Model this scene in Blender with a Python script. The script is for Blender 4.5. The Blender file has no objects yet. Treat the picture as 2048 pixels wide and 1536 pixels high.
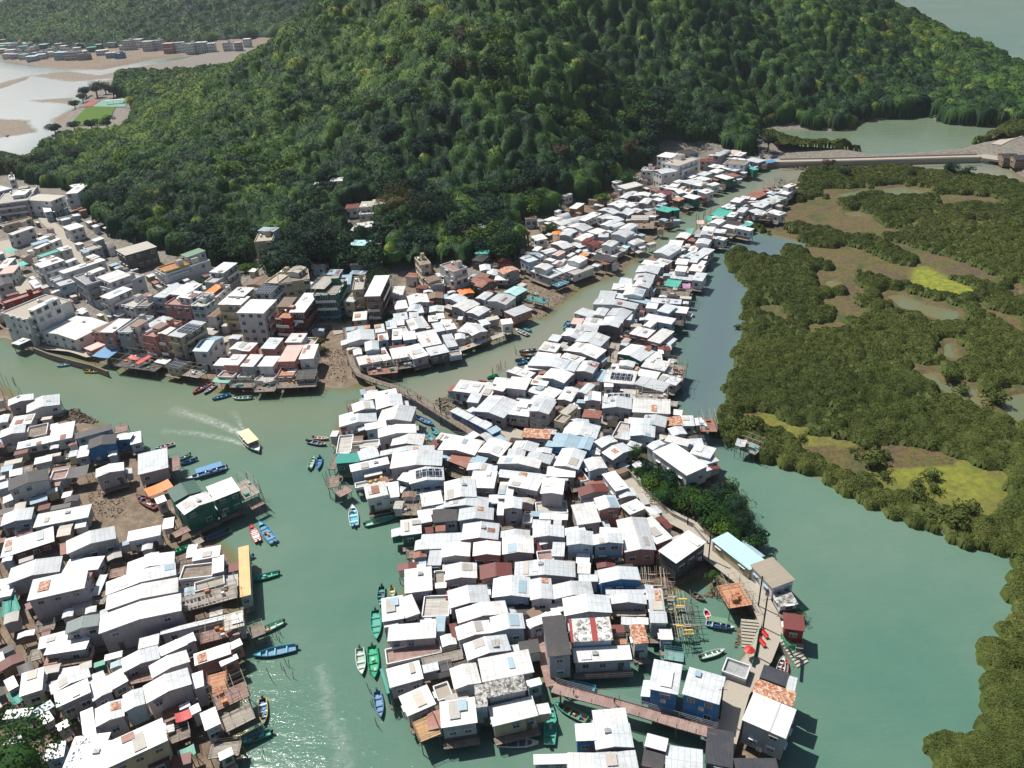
import bpy, math, random
import numpy as np
from mathutils import Matrix, Vector
R = math.radians
random.seed(7); rng = np.random.default_rng(7)
sc = bpy.context.scene; COL = sc.collection
# ------------------------------------------------------------------ camera
CH, CP, CF, CR = 115.0, R(29.8), 1600.0, R(3.4)      # height, pitch, focal length in 2048-wide pixels, roll
cd = bpy.data.cameras.new('camera'); cam = bpy.data.objects.new('camera', cd); COL.objects.link(cam)
cd.sensor_width = 36; cd.lens = 36*CF/2048; cd.clip_end = 20000; cd.clip_start = 1
fw = Vector((0, math.cos(CP), -math.sin(CP))); up0 = Vector((0, math.sin(CP), math.cos(CP))); rt0 = Vector((1, 0, 0))
rt = rt0*math.cos(CR) - up0*math.sin(CR)
up = up0*math.cos(CR) + rt0*math.sin(CR)
cam.matrix_world = Matrix(((rt.x, up.x, -fw.x, 0), (rt.y, up.y, -fw.y, 0), (rt.z, up.z, -fw.z, CH), (0, 0, 0, 1)))
sc.camera = cam
# ------------------------------------------------------------------ sky, sun, exposure
SUN_EL, SUN_AZ = R(58), R(-48)                       # azimuth measured from the view direction, negative to the left
w = bpy.data.worlds.new('World'); sc.world = w; w.use_nodes = True
sky = w.node_tree.nodes.new('ShaderNodeTexSky'); sky.sky_type = 'NISHITA'; sky.sun_disc = False
sky.sun_elevation = SUN_EL; sky.sun_rotation = SUN_AZ; sky.air_density = 1.3; sky.dust_density = 1.6; sky.altitude = 50
bg = w.node_tree.nodes['Background']; bg.inputs['Strength'].default_value = 0.052
w.node_tree.links.new(sky.outputs[0], bg.inputs['Color'])
sd = bpy.data.lights.new('sun', 'SUN'); sd.energy = 5.0; sd.angle = R(0.53); sd.color = (1, .955, .88)
sun = bpy.data.objects.new('sun', sd); COL.objects.link(sun)
sdir = Vector((math.sin(SUN_AZ)*math.cos(SUN_EL), math.cos(SUN_AZ)*math.cos(SUN_EL), math.sin(SUN_EL)))
sun.rotation_euler = sdir.to_track_quat('Z', 'Y').to_euler()
sc.view_settings.view_transform = 'Standard'; sc.view_settings.look = 'None'
sc.view_settings.exposure = 0.3; sc.view_settings.gamma = 1
sc.cycles.max_bounces = 6; sc.cycles.transparent_max_bounces = 8; sc.cycles.volume_bounces = 0

# ------------------------------------------------------------------ pixel <-> world
cr_, sr_, cp_, sp_ = math.cos(CR), math.sin(CR), math.cos(CP), math.sin(CP)
def ray(px, py):
    u, v = px-1024, py-768
    U, V = u*cr_ - v*sr_, u*sr_ + v*cr_
    return U, CF*cp_ - V*sp_, -CF*sp_ - V*cp_
def un(px, py, z=0.0):
    x, y, d = ray(px, py)
    d = min(d, -20.0)
    t = (z-CH)/d
    return (x*t, y*t)
def proj(x, y, z):
    x = np.asarray(x, float); y = np.asarray(y, float); dz = np.asarray(z, float)-CH
    d = y*cp_ - dz*sp_; U = x/d*CF; V = (-dz*cp_ - y*sp_)/d*CF
    return 1024 + U*cr_ + V*sr_, 768 - U*sr_ + V*cr_, d
# ------------------------------------------------------------------ terrain
def P0(s, z=0.0):
    a = [float(t) for t in s.replace(';', ' ').replace(',', ' ').split()]
    return np.array([un(a[i], a[i+1], z) for i in range(0, len(a), 2)])
NL = P0('-300,690 0,684 66,702 184,730 300,752 420,785 540,795 640,785 690,790 745,770 780,762 830,748 930,712 1026,672 1070,640 1098,640 1130,612 1164,582 1235,560 1285,522 1314,492 1353,443 1379,430 1417,402 1465,376 1492,361 1529,340 1560,337 1700,335 1790,327 1950,318 2000,335 2048,362 2300,420 2900,300 2500,230 2200,175 2048,150 1950,105 1800,60 1500,0 1000,20 700,70 560,90 420,108 330,128 260,150 200,165 152,185 165,205 130,225 100,240 112,262 125,285 95,300 60,318 0,305 -100,330 -300,400')
FARL = np.vstack([P0('0,122 60,130 130,138 200,140 300,120 370,113 520,106 640,92'), [(-150, 1300), (300, 1300), (500, 2000), (-100, 2250), (-700, 2250), (-860, 1700), (-900, 1500), (-760, 1250)]])
LAG = P0('1524,258 1705,263 1711,246 1852,233 1912,251 2008,256 1975,284 1900,301 1811,309 1741,310 1690,300 1610,296 1550,278 1515,268')
MG = P0('1620,345 1590,370 1578,400 1560,430 1545,440 1505,455 1530,470 1560,478 1600,487 1650,477 1625,490 1600,492 1575,500 1560,530 1545,520 1530,520 1500,515 1475,505 1455,515 1465,540 1490,560 1500,580 1495,600 1485,640 1490,680 1480,720 1465,750 1452,790 1455,815 1440,830 1435,860 1450,880 1500,880 1520,900 1530,920 1600,945 1650,960 1700,990 1780,1030 1860,1060 1930,1090 1980,1100 2048,1115 2300,1180 2700,700 2500,480 2150,395 2048,378 1990,360 1900,348 1800,340 1750,340 1690,342')
RB = P0('2040,1135 2030,1200 2010,1260 1985,1300 1985,1350 1975,1400 1958,1440 1958,1490 1900,1490 1860,1500 1870,1560 2300,1700 2500,1150')
WB = P0('-300,740 0,760 60,800 130,822 195,835 230,860 300,905 330,935 370,985 400,1050 455,1085 480,1120 490,1180 500,1250 490,1330 500,1400 510,1480 440,1600 300,1900 -500,1800')
MI = P0('735,790 700,800 670,830 660,880 690,950 710,985 780,990 805,1060 812,1120 800,1180 770,1240 770,1300 790,1370 800,1440 830,1480 900,1470 1070,1430 1090,1370 1200,1330 1270,1290 1290,1240 1330,1210 1400,1175 1440,1200 1490,1240 1500,1290 1470,1330 1430,1400 1440,1600 1560,1600 1590,1420 1590,1290 1600,1200 1540,1130 1500,1060 1500,1010 1460,940 1430,900 1400,850 1345,790 1355,740 1335,680 1375,620 1385,560 1430,490 1480,470 1560,430 1590,385 1610,345 1570,362 1500,400 1450,425 1420,455 1380,485 1310,545 1270,565 1225,600 1180,635 1130,680 1060,730 1000,765 920,795 905,815 960,870 860,880 830,830 780,790')
PONDS = [P0(s) for s in ('1668,390 1720,380 1738,385 1700,395', '1755,378 1800,372 1855,382 1862,391 1820,397 1780,390', '1770,590 1800,588 1850,605 1922,625 1915,648 1880,642 1800,617',
 '1833,745 1870,745 1885,765 1950,780 1975,800 1970,814 1900,792 1850,764', '2010,790 2060,780 2070,840 2030,848 2002,822', '1885,685 1905,685 1914,720 1885,712', '1640,563 1665,560 1685,570 1660,576', '1685,425 1720,422 1735,432 1700,436', '2030,580 2048,578 2052,592 2035,594')]
OPEN = [P0(s) for s in ('1480,825 1560,840 1640,880 1760,900 1850,905 1940,925 2020,960 2010,1000 1990,1045 1900,1020 1800,985 1700,945 1640,915 1560,870', '1590,485 1640,500 1700,495 1820,545 1810,570 1700,540 1620,515',
 '1620,545 1700,545 1720,580 1640,585', '1560,410 1640,400 1740,435 1800,470 1700,478 1600,450 1520,455', '1860,390 1980,393 2010,412 1900,418', '1825,540 1850,536 1900,560 1965,585 1945,598 1880,592 1820,575', '1940,600 2048,640 2048,680 1980,640', '1760,480 1900,520 2000,560 1990,575 1850,530')]
def inside(poly, x, y):
    c = np.zeros(np.shape(x), bool); n = len(poly)
    for i in range(n):
        x1, y1 = poly[i]; x2, y2 = poly[(i+1) % n]
        if y1 == y2: continue
        m = ((y1 > y) != (y2 > y)) & (x < (x2-x1)*(y-y1)/(y2-y1)+x1)
        c ^= m
    return c
def sdist(poly, x, y):
    d = np.full(np.shape(x), 1e9); n = len(poly)
    for i in range(n):
        x1, y1 = poly[i]; x2, y2 = poly[(i+1) % n]
        dx, dy = x2-x1, y2-y1; L = dx*dx+dy*dy+1e-9
        t = np.clip(((x-x1)*dx+(y-y1)*dy)/L, 0, 1)
        d = np.minimum(d, np.hypot(x-x1-t*dx, y-y1-t*dy))
    return np.where(inside(poly, x, y), d, -d)
def vnoise(x, y, s, seed=0):
    x = np.asarray(x, float)/s; y = np.asarray(y, float)/s
    xi, yi = np.floor(x).astype(np.int64), np.floor(y).astype(np.int64); xf, yf = x-xi, y-yi
    def h(a, b):
        n = (a*374761393 + b*668265263 + seed*974634777) & 0x7fffffff
        n = ((n ^ (n >> 13))*1274126177) & 0x7fffffff
        return ((n ^ (n >> 16)) & 0xffff)/65535.0
    u, v = xf*xf*(3-2*xf), yf*yf*(3-2*yf)
    return (h(xi, yi)*(1-u)+h(xi+1, yi)*u)*(1-v)+(h(xi, yi+1)*(1-u)+h(xi+1, yi+1)*u)*v
def seg(x, y, pts):
    # ridge height from a polyline of (x, y, height, halfwidth)
    best = np.zeros(np.shape(x))
    for (x1, y1, h1, w1), (x2, y2, h2, w2) in zip(pts[:-1], pts[1:]):
        dx, dy = x2-x1, y2-y1; L = dx*dx+dy*dy+1e-9
        t = np.clip(((x-x1)*dx+(y-y1)*dy)/L, 0, 1)
        d = np.hypot(x-x1-t*dx, y-y1-t*dy); h = h1+(h2-h1)*t; w_ = w1+(w2-w1)*t
        q = np.clip(1-d/w_, 0, 1)
        best = np.maximum(best, h*(q*q*(3-2*q)*.55+q*.45))
    return best
RIDGE = [(-190, 560, 6, 50), (-150, 585, 26, 90), (-110, 610, 62, 150), (-33, 639, 112, 240), (69, 656, 120, 230), (181, 690, 92, 180), (277, 706, 44, 125), (336, 672, 14, 110), (385, 622, 3, 90), (440, 560, 1, 60)]
SPUR = [(-33, 639, 100, 220), (-10, 480, 58, 160), (-50, 380, 18, 90)]
SPUR2 = [(-110, 610, 58, 130), (-125, 500, 34, 120), (-135, 410, 14, 80)]
SPUR3 = [(100, 650, 110, 200), (110, 530, 40, 110)]
FARR = [(-900, 1560, 10, 220), (-800, 1560, 20, 260), (-650, 1520, 95, 330), (-468, 1530, 140, 400), (-222, 1584, 150, 420), (100, 1600, 110, 420)]
CLIFF = P0('-300,640 0,600 60,690 184,722 260,735 400,735 430,705 500,690 640,668 700,650 760,640 800,560 860,545 960,560 1010,540 1060,500 1040,470 1110,430 1200,395 1260,345 1300,330 1400,320 1490,325 1560,330 1700,327 1800,321 1950,312 2000,328 2050,352 2300,410 2900,300 2500,230 2200,175 2048,150 1950,105 1800,60 1500,0 1000,20 700,70 560,90 420,108 330,128 260,150 220,165 175,190 180,205 140,228 120,250 130,285 100,305 60,322 20,318 -100,360 -300,420')
def hillh(x, y):
    n = (vnoise(x, y, 95, 3)-.5)*.46 + (vnoise(x, y, 38, 4)-.5)*.34
    a = np.maximum(np.maximum(seg(x, y, RIDGE), seg(x, y, SPUR)), np.maximum(seg(x, y, SPUR2), seg(x, y, SPUR3)))*(1+n)
    b = seg(x, y, FARR)*(1+(vnoise(x, y, 180, 5)-.5)*.5)
    a = a*np.clip((sdist(CLIFF, x, y)-2)/38, 0, 1)**.8*np.clip((-sdist(LAG, x, y)-4)/30, 0, 1)
    b = b*np.clip((sdist(FARL, x, y)-30)/60, 0, 1)
    return np.maximum(a, 0)+np.maximum(b, 0)
def lerp(d, w_, lo, hi):
    t = np.clip(d/w_*.5+.5, 0, 1); return lo+(hi-lo)*t*t*(3-2*t)
LAND2 = P0('1240,935 1290,980 1340,1020 1400,1060 1440,1105 1500,1160 1530,1200 1545,1260 1530,1330 1490,1400 1480,1470 1440,1480 1450,1400 1470,1340 1500,1290 1505,1230 1470,1180 1400,1110 1330,1050 1260,990 1215,945')
GARDEN = P0('1265,905 1300,900 1330,940 1400,990 1450,1000 1480,1010 1500,1060 1525,1100 1500,1120 1440,1080 1380,1050 1310,1000 1240,940')
FLATS = [P0(a) for a in ('60,152 130,142 200,150 300,130 345,128 250,155 140,164', '-60,180 30,158 62,150 58,158 -50,196', '52,200 150,195 146,209 75,205', '-20,236 60,240 78,265 -20,280')]
def terr(x, y):
    x = np.asarray(x, float); y = np.asarray(y, float)
    z = np.full(x.shape, -2.5)
    n = (vnoise(x, y, 7, 1)-.5)*.5 + (vnoise(x, y, 2.2, 2)-.5)*.22
    z = np.maximum(z, lerp(sdist(NL, x, y)+n*3, 7, -2.5, .55)+n*.25)
    z = np.maximum(z, lerp(sdist(FARL, x, y), 14, -2.5, 2.0))
    z = np.maximum(z, lerp(sdist(WB, x, y)+n*3, 5, -2.5, .5)+n*.3)
    z = np.maximum(z, lerp(sdist(MI, x, y)-1+n*3, 4, -2.5, .45)+n*.3)
    z = np.maximum(z, lerp(sdist(MG, x, y)+n*2, 3, -2.5, .5)+n*.2)
    z = np.maximum(z, lerp(sdist(RB, x, y)+n*2, 3, -2.5, .5)+n*.2)
    z = np.maximum(z, lerp(sdist(CLIFF, x, y), 2.2, -2.5, 1.9))
    z = np.maximum(z, lerp(sdist(LAND2, x, y), 1.6, -2.5, 2.0))
    z = np.maximum(z, lerp(sdist(GARDEN, x, y), 3, -2.5, 1.6))
    for p in FLATS: z = np.maximum(z, lerp(sdist(p, x, y)+n*4, 5, -2.5, .22)+n*.12)
    for p in PONDS:
        d = sdist(p, x, y)+n*2; z = np.where(d > -2, np.minimum(z, lerp(d, 2, .9, -.35)), z)
    d = sdist(LAG, x, y)+n*3; z = np.where(d > -6, np.minimum(z, lerp(d, 6, 2.0, -2.5)), z)
    h = hillh(x, y)
    return z + np.where(z > 1.0, h, 0)*np.clip((z-1.0)/.9, 0, 1)
def grid_lookup():
    # terrain sampled on a fan of rows that widen with distance
    ys = [28.0]
    while ys[-1] < 2300: ys.append(ys[-1] + max(1.1, ys[-1]*.0062))
    ys = np.array(ys); nx = 440
    s = np.linspace(-1, 1, nx)
    X = s[None, :]*(ys[:, None]*.80+55); Y = np.repeat(ys[:, None], nx, 1)
    return X, Y, terr(X, Y)
TX, TY, TZ = grid_lookup()
def ground(x, y):
    ys = TY[:, 0]
    i = int(np.clip(np.searchsorted(ys, y)-1, 0, len(ys)-2)); 
    s = x/(y*.80+55) if y > 0 else 0
    j = (s+1)/2*(TX.shape[1]-1); j0 = int(np.clip(j, 0, TX.shape[1]-2)); fj = min(max(j-j0, 0), 1); fi = min(max((y-ys[i])/(ys[i+1]-ys[i]), 0), 1)
    a = TZ[i, j0]*(1-fj)+TZ[i, j0+1]*fj; b = TZ[i+1, j0]*(1-fj)+TZ[i+1, j0+1]*fj
    return float(a*(1-fi)+b*fi)
def land(px, py, h):
    # point at height h above the ground that the photo shows at this pixel
    z = h+2
    X, Y, D = ray(px, py)
    t0 = max(CH-140, 0)/-D if D < 0 else 0
    # march along the ray until it meets ground + h
    t = 60/CF; last = None
    while t < 3000/CF:
        zz = CH+D*t
        if zz < ground(X*t, Y*t)+h: break
        t += 2.0/CF
    lo, hi = t-2.0/CF, t
    for _ in range(12):
        m = (lo+hi)/2
        if CH+D*m < ground(X*m, Y*m)+h: hi = m
        else: lo = m
    return X*hi, Y*hi, CH+D*hi
# ------------------------------------------------------------------ materials
MATS = {}
class NT:
    def __init__(s, name):
        m = bpy.data.materials.new(name); m.use_nodes = True; s.m = m; s.t = m.node_tree; s.b = s.t.nodes['Principled BSDF']
    def n(s, typ, **kw):
        nd = s.t.nodes.new(typ)
        for k, v in kw.items():
            if k.startswith('i_'):
                key = k[2:].replace('_', ' ')
                nd.inputs[int(key) if key.isdigit() else key].default_value = v
            else: setattr(nd, k, v)
        return nd
    def l(s, a, b, oi=0): s.t.links.new(a.outputs[oi] if hasattr(a, 'outputs') else a, b); return a
    def mix(s, fac, a, b, mode='MIX'):
        m = s.n('ShaderNodeMix', data_type='RGBA', blend_type=mode)
        for v, i in ((fac, 0), (a, 6), (b, 7)):
            if isinstance(v, (int, float)): m.inputs[i].default_value = v
            elif isinstance(v, tuple): m.inputs[i].default_value = (*v, 1)
            else: s.t.links.new(v, m.inputs[i])
        return m.outputs[2]
    def ramp(s, src, stops):
        r = s.n('ShaderNodeValToRGB'); s.t.links.new(src, r.inputs[0]); e = r.color_ramp.elements
        e[0].position, e[0].color = stops[0][0], (*stops[0][1], 1); e[1].position, e[1].color = stops[-1][0], (*stops[-1][1], 1)
        for p, c in stops[1:-1]:
            q = e.new(p); q.color = (*c, 1)
        return r.outputs[0]
    def noise(s, scale, detail=3, coord=None, rough=.55, dist=0):
        n = s.n('ShaderNodeTexNoise'); n.inputs['Scale'].default_value = scale; n.inputs['Detail'].default_value = detail
        n.inputs['Roughness'].default_value = rough; n.inputs['Distortion'].default_value = dist
        if coord is not None: s.t.links.new(coord, n.inputs['Vector'])
        return n.outputs[0]
    def geo(s): return s.n('ShaderNodeNewGeometry').outputs['Position']
    def uv(s): return s.n('ShaderNodeUVMap').outputs[0]
    def math(s, op, a, b=0.0, c=0.0):
        m = s.n('ShaderNodeMath', operation=op)
        for v, i in ((a, 0), (b, 1), (c, 2)):
            if isinstance(v, (int, float)): m.inputs[i].default_value = v
            else: s.t.links.new(v, m.inputs[i])
        return m.outputs[0]
    def bump(s, h, strength=.3, dist=.05):
        b = s.n('ShaderNodeBump'); b.inputs['Strength'].default_value = strength; b.inputs['Distance'].default_value = dist
        s.t.links.new(h, b.inputs['Height']); s.t.links.new(b.outputs[0], s.b.inputs['Normal'])
    def out(s, col, rough=.7, spec=.5, metal=0):
        if isinstance(col, tuple): s.b.inputs['Base Color'].default_value = (*col, 1)
        else: s.t.links.new(col, s.b.inputs['Base Color'])
        if isinstance(rough, (int, float)): s.b.inputs['Roughness'].default_value = rough
        else: s.t.links.new(rough, s.b.inputs['Roughness'])
        s.b.inputs['Specular IOR Level'].default_value = spec; s.b.inputs['Metallic'].default_value = metal
        MATS[s.m.name] = s.m; return s.m
def tone(t, col, lo=.8, hi=1.1):
    # each object its own slight shade
    r = t.n('ShaderNodeObjectInfo').outputs['Random']
    v = t.math('MULTIPLY_ADD', r, hi-lo, lo)
    h = t.n('ShaderNodeHueSaturation'); t.t.links.new(v, h.inputs['Value'])
    if isinstance(col, tuple): h.inputs['Color'].default_value = (*col, 1)
    else: t.t.links.new(col, h.inputs['Color'])
    return h.outputs[0]
def sheet(name, col, dirt=(.30, .24, .18), amt=.3, seam=.82, rough=.42, lo=.82, hi=1.06, sheets=True):
    t = NT(name); uv = t.uv(); pos = t.geo()
    base = tone(t, col, lo, hi)
    if sheets:
        br = t.n('ShaderNodeTexBrick', offset=0.0, squash=1.0); t.t.links.new(uv, br.inputs['Vector'])
        br.inputs['Scale'].default_value = 1; br.inputs['Brick Width'].default_value = .92; br.inputs['Row Height'].default_value = 2.3
        br.inputs['Mortar Size'].default_value = .045; br.inputs['Mortar Smooth'].default_value = .5
        br.inputs['Color1'].default_value = (1, 1, 1, 1); br.inputs['Color2'].default_value = (.86, .865, .875, 1); br.inputs['Mortar'].default_value = (seam, seam, seam, 1)
        base = t.mix(.8, base, br.outputs[0], 'MULTIPLY')
    n1 = t.ramp(t.noise(.45, 5, pos, .65), [(.48, (0, 0, 0)), (.75, (1, 1, 1))])
    n2 = t.ramp(t.noise(2.6, 4, pos, .7, .4), [(.5, (0, 0, 0)), (.78, (1, 1, 1))])
    f = t.math('MULTIPLY', t.math('MAXIMUM', n1, t.math('MULTIPLY', n2, .7)), amt)
    c = t.mix(f, base, dirt)
    wv = t.n('ShaderNodeTexWave', wave_type='BANDS', bands_direction='X'); wv.inputs['Scale'].default_value = 1.6; t.t.links.new(uv, wv.inputs['Vector'])
    hgt = t.math('ADD', t.math('MULTIPLY', wv.outputs[1], .35), t.math('MULTIPLY', t.noise(.9, 2, pos), 1.0))
    t.bump(hgt, .35, .06)
    return t.out(c, rough, .5)
def wallm(name, col, lo=.82, hi=1.1):
    t = NT(name); pos = t.geo()
    mp = t.n('ShaderNodeMapping'); mp.inputs['Scale'].default_value = (1, 1, .18); t.t.links.new(pos, mp.inputs[0])
    st = t.ramp(t.noise(1.6, 5, mp.outputs[0], .7), [(.42, (0, 0, 0)), (.8, (1, 1, 1))])
    base = tone(t, col, lo, hi)
    d = tuple(v*.35+.015 for v in col)
    c = t.mix(t.math('MULTIPLY', st, .55), base, d)
    c = t.mix(t.math('MULTIPLY', t.ramp(t.noise(.5, 3, pos), [(.4, (0, 0, 0)), (.7, (1, 1, 1))]), .22), c, (.34, .29, .24))
    t.bump(t.noise(7, 2, pos), .25, .03)
    return t.out(c, .75, .3)
def wood(name, col, step=.22):
    t = NT(name); uv = t.uv(); pos = t.geo()
    br = t.n('ShaderNodeTexBrick', offset=.5); t.t.links.new(uv, br.inputs['Vector'])
    br.inputs['Scale'].default_value = 1; br.inputs['Brick Width'].default_value = 3.2; br.inputs['Row Height'].default_value = step; br.inputs['Mortar Size'].default_value = .03
    br.inputs['Color1'].default_value = (1, 1, 1, 1); br.inputs['Color2'].default_value = (.62, .62, .62, 1); br.inputs['Mortar'].default_value = (.25, .25, .25, 1)
    c = t.mix(1.0, tone(t, col, .85, 1.1), br.outputs[0], 'MULTIPLY')
    c = t.mix(t.math('MULTIPLY', t.ramp(t.noise(.8, 4, pos, .7), [(.4, (0, 0, 0)), (.75, (1, 1, 1))]), .45), c, (.42, .38, .33))
    return t.out(c, .85, .25)
def plain(name, col, rough=.6, spec=.4, metal=0, var=.15):
    t = NT(name); c = t.mix(t.math('MULTIPLY', t.noise(3, 3, t.geo()), var*2), tone(t, col, 1-var, 1+var*.6), tuple(v*.45 for v in col))
    return t.out(c, rough, spec, metal)
ROOFC = dict(w=(.80, .80, .79), s=(.60, .64, .67), b=(.33, .46, .55), k=(.035, .032, .036), K=(.03, .035, .05), m=(.15, .032, .028), r=(.26, .085, .05),
 g=(.10, .34, .25), d=(.022, .085, .07), t=(.0, .25, .20), T=(.05, .38, .31), G=(.12, .24, .15), c=(.50, .46, .40), y=(.72, .42, .17), z=(.42, .40, .37),
 Q=(.33, .28, .22), q=(.17, .22, .215), C=(.45, .74, .74), n=(.20, .125, .085), p=(.60, .44, .39), o=(.85, .20, .03), P=(.45, .22, .42), B=(.08, .26, .5), x=(.55, .03, .04), a=(.85, .85, .83))
for k, c in ROOFC.items():
    dark = sum(c) < .35
    sheet('roof_'+k, c, dirt=(.28, .25, .22) if not dark else (.14, .11, .09), amt={'w': .55, 's': .6, 'b': .5, 'r': .8, 'z': .75, 'Q': .55, 'p': .3}.get(k, .3), seam=.52 if k in 'wsC' else .75,
          lo=.78 if k in 'ws' else .85, hi=1.04, rough=.38 if k in 'wsb' else .55)
def mottled(name, a, b, c3=None, sc=1.0, st=(.45, .56)):
    t = NT(name); pos = t.geo(); uv = t.uv()
    c = t.mix(t.ramp(t.noise(1.1*sc, 6, pos, .75, .6), [(st[0], (0, 0, 0)), (st[1], (1, 1, 1))]), a, b)
    if c3: c = t.mix(t.ramp(t.noise(.5*sc, 4, pos, .7), [(.5, (0, 0, 0)), (.6, (1, 1, 1))]), c, c3)
    t.bump(t.noise(2, 2, pos), .3, .05); return t, c
t, c = mottled('roof_R', (.30, .10, .045), (.68, .52, .40), None, 1.6, (.46, .62)); t.out(c, .75)
t, c = mottled('roof_X', (.05, .048, .048), (.52, .51, .49), None, 1.3, (.42, .60)); t.out(c, .8)
t, c = mottled('roof_Z', (.06, .055, .055), (.62, .61, .59), None, 1.0, (.40, .52))
sx = t.n('ShaderNodeSeparateXYZ'); t.l(t.uv(), sx.inputs[0]); fr = t.math('FRACT', t.math('MULTIPLY_ADD', sx.outputs[0], .235, .12)); stripe = t.math('LESS_THAN', fr, .24)
t.out(t.mix(stripe, c, (.30, .05, .045)), .8)
t = NT('roof_S'); uv = t.uv(); br = t.n('ShaderNodeTexBrick', offset=0.0); t.l(uv, br.inputs['Vector'])
for k, v in (('Scale', 1), ('Brick Width', 1.0), ('Row Height', 1.6), ('Mortar Size', .05), ('Mortar Smooth', 0)): br.inputs[k].default_value = v
br.inputs['Color1'].default_value = (.012, .018, .035, 1); br.inputs['Color2'].default_value = (.02, .028, .05, 1); br.inputs['Mortar'].default_value = (.45, .47, .5, 1)
t.out(br.outputs[0], .22, .6)
WALLC = dict(l=(.42, .385, .42), w=(.68, .69, .69), b=(.32, .44, .55), B=(.03, .20, .46), g=(.008, .15, .11), s=(.35, .38, .41), c=(.52, .45, .32), r=(.46, .22, .20), x=(.32, .03, .025),
 k=(.085, .085, .09), p=(.52, .26, .22), m=(.13, .035, .04), n=(.22, .15, .11), o=(.45, .26, .10))
for k, c in WALLC.items(): wallm('wall_'+k, c)
DECKC = dict(n=(.27, .215, .175), c=(.40, .36, .31), p=(.42, .26, .225), r=(.42, .175, .13), o=(.60, .28, .15), O=(.56, .33, .15), k=(.055, .05, .055), w=(.62, .60, .56), B=(.10, .30, .45), T=(.06, .36, .33), t=(.18, .36, .34), s=(.45, .48, .5), l=(.4, .4, .42))
for k, c in DECKC.items(): wood('deck_'+k, c)
plain('timber', (.16, .125, .10), .9, .2); plain('bamboo', (.42, .36, .28), .8, .3); plain('concrete', (.40, .375, .33), .9, .2)
plain('steel', (.55, .57, .6), .4, .5, .3); plain('teal_steel', (.08, .38, .36), .5); plain('white_trim', (.72, .73, .74), .5); plain('dark', (.02, .02, .022), .8)
plain('black_rubber', (.02, .02, .02), .5); plain('red_paint', (.55, .04, .035), .5); plain('yellow_paint', (.75, .48, .05), .5); plain('orange_paint', (.8, .25, .05), .5)
plain('blue_paint', (.04, .18, .42), .45); plain('cyan_paint', (.10, .42, .52), .45); plain('green_paint', (.02, .36, .18), .45); plain('pale_green_paint', (.36, .52, .42), .5)
plain('white_paint', (.74, .75, .74), .45); plain('maroon_paint', (.17, .04, .035), .6); plain('slate_paint', (.06, .10, .15), .5); plain('steel_blue_paint', (.13, .26, .42), .45); plain('sea_green_paint', (.08, .38, .30), .45)
plain('wood_brown', (.24, .14, .08), .8); plain('skin', (.45, .28, .2), .6); plain('cloth_dark', (.05, .06, .09), .9); plain('cloth_red', (.5, .05, .05), .9); plain('cloth_blue', (.08, .16, .35), .9); plain('cloth_white', (.75, .74, .72), .9); plain('hair', (.02, .015, .012), .7)
plain('grey_metal', (.35, .36, .38), .5); plain('terracotta', (.42, .17, .09), .85); plain('laundry_pink', (.7, .4, .42), .9); plain('laundry_blue', (.3, .45, .65), .9)
t = NT('glass'); t.out(tone(t, (.035, .05, .055), .6, 1.6), .12, .7)
# leaves: the colour of each plant comes from the plant itself (object random) and each clump's own tint
def leaf(name, stops, attr=False):
    t = NT(name)
    if attr: r = t.n('ShaderNodeAttribute', attribute_name='tint').outputs['Fac']
    else: r = t.n('ShaderNodeObjectInfo').outputs['Random']
    base = t.ramp(r, stops)
    n = t.noise(.9, 2, t.geo()); v = t.math('MULTIPLY_ADD', n, 1.0, .55)
    h = t.n('ShaderNodeHueSaturation'); t.t.links.new(v, h.inputs['Value']); t.t.links.new(base, h.inputs['Color'])
    t.out(h.outputs[0], .65, .12)
    t.b.inputs['Subsurface Weight'].default_value = 0
    tr = t.n('ShaderNodeBsdfTranslucent'); t.t.links.new(h.outputs[0], tr.inputs[0]); mx = t.n('ShaderNodeMixShader'); mx.inputs[0].default_value = .22
    o = t.t.nodes['Material Output']; t.t.links.new(t.b.outputs[0], mx.inputs[1]); t.t.links.new(tr.outputs[0], mx.inputs[2]); t.t.links.new(mx.outputs[0], o.inputs[0])
FOREST = [(0, (.014, .038, .018)), (.22, (.024, .062, .020)), (.42, (.045, .10, .024)), (.58, (.07, .14, .028)), (.74, (.11, .18, .035)), (.86, (.14, .21, .035)), (.95, (.20, .26, .035)), (1.0, (.12, .09, .045))]
leaf('leaf_forest', FOREST, True); leaf('leaf_mangrove', [(0, (.055, .075, .018)), (.5, (.090, .115, .028)), (.85, (.13, .145, .038)), (1, (.17, .16, .06))], True)
for nm, c in dict(dark=(.014, .042, .024), mid=(.03, .075, .022), bright=(.075, .14, .02), olive=(.085, .085, .025), yellow=(.26, .30, .03), brown=(.09, .07, .045), bamboo=(.07, .13, .035), garden=(.035, .095, .022)).items():
    leaf('leaf_'+nm, [(0, tuple(v*.75 for v in c)), (1, tuple(v*1.2 for v in c))])
plain('bark', (.15, .12, .09), .9, .2)
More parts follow.
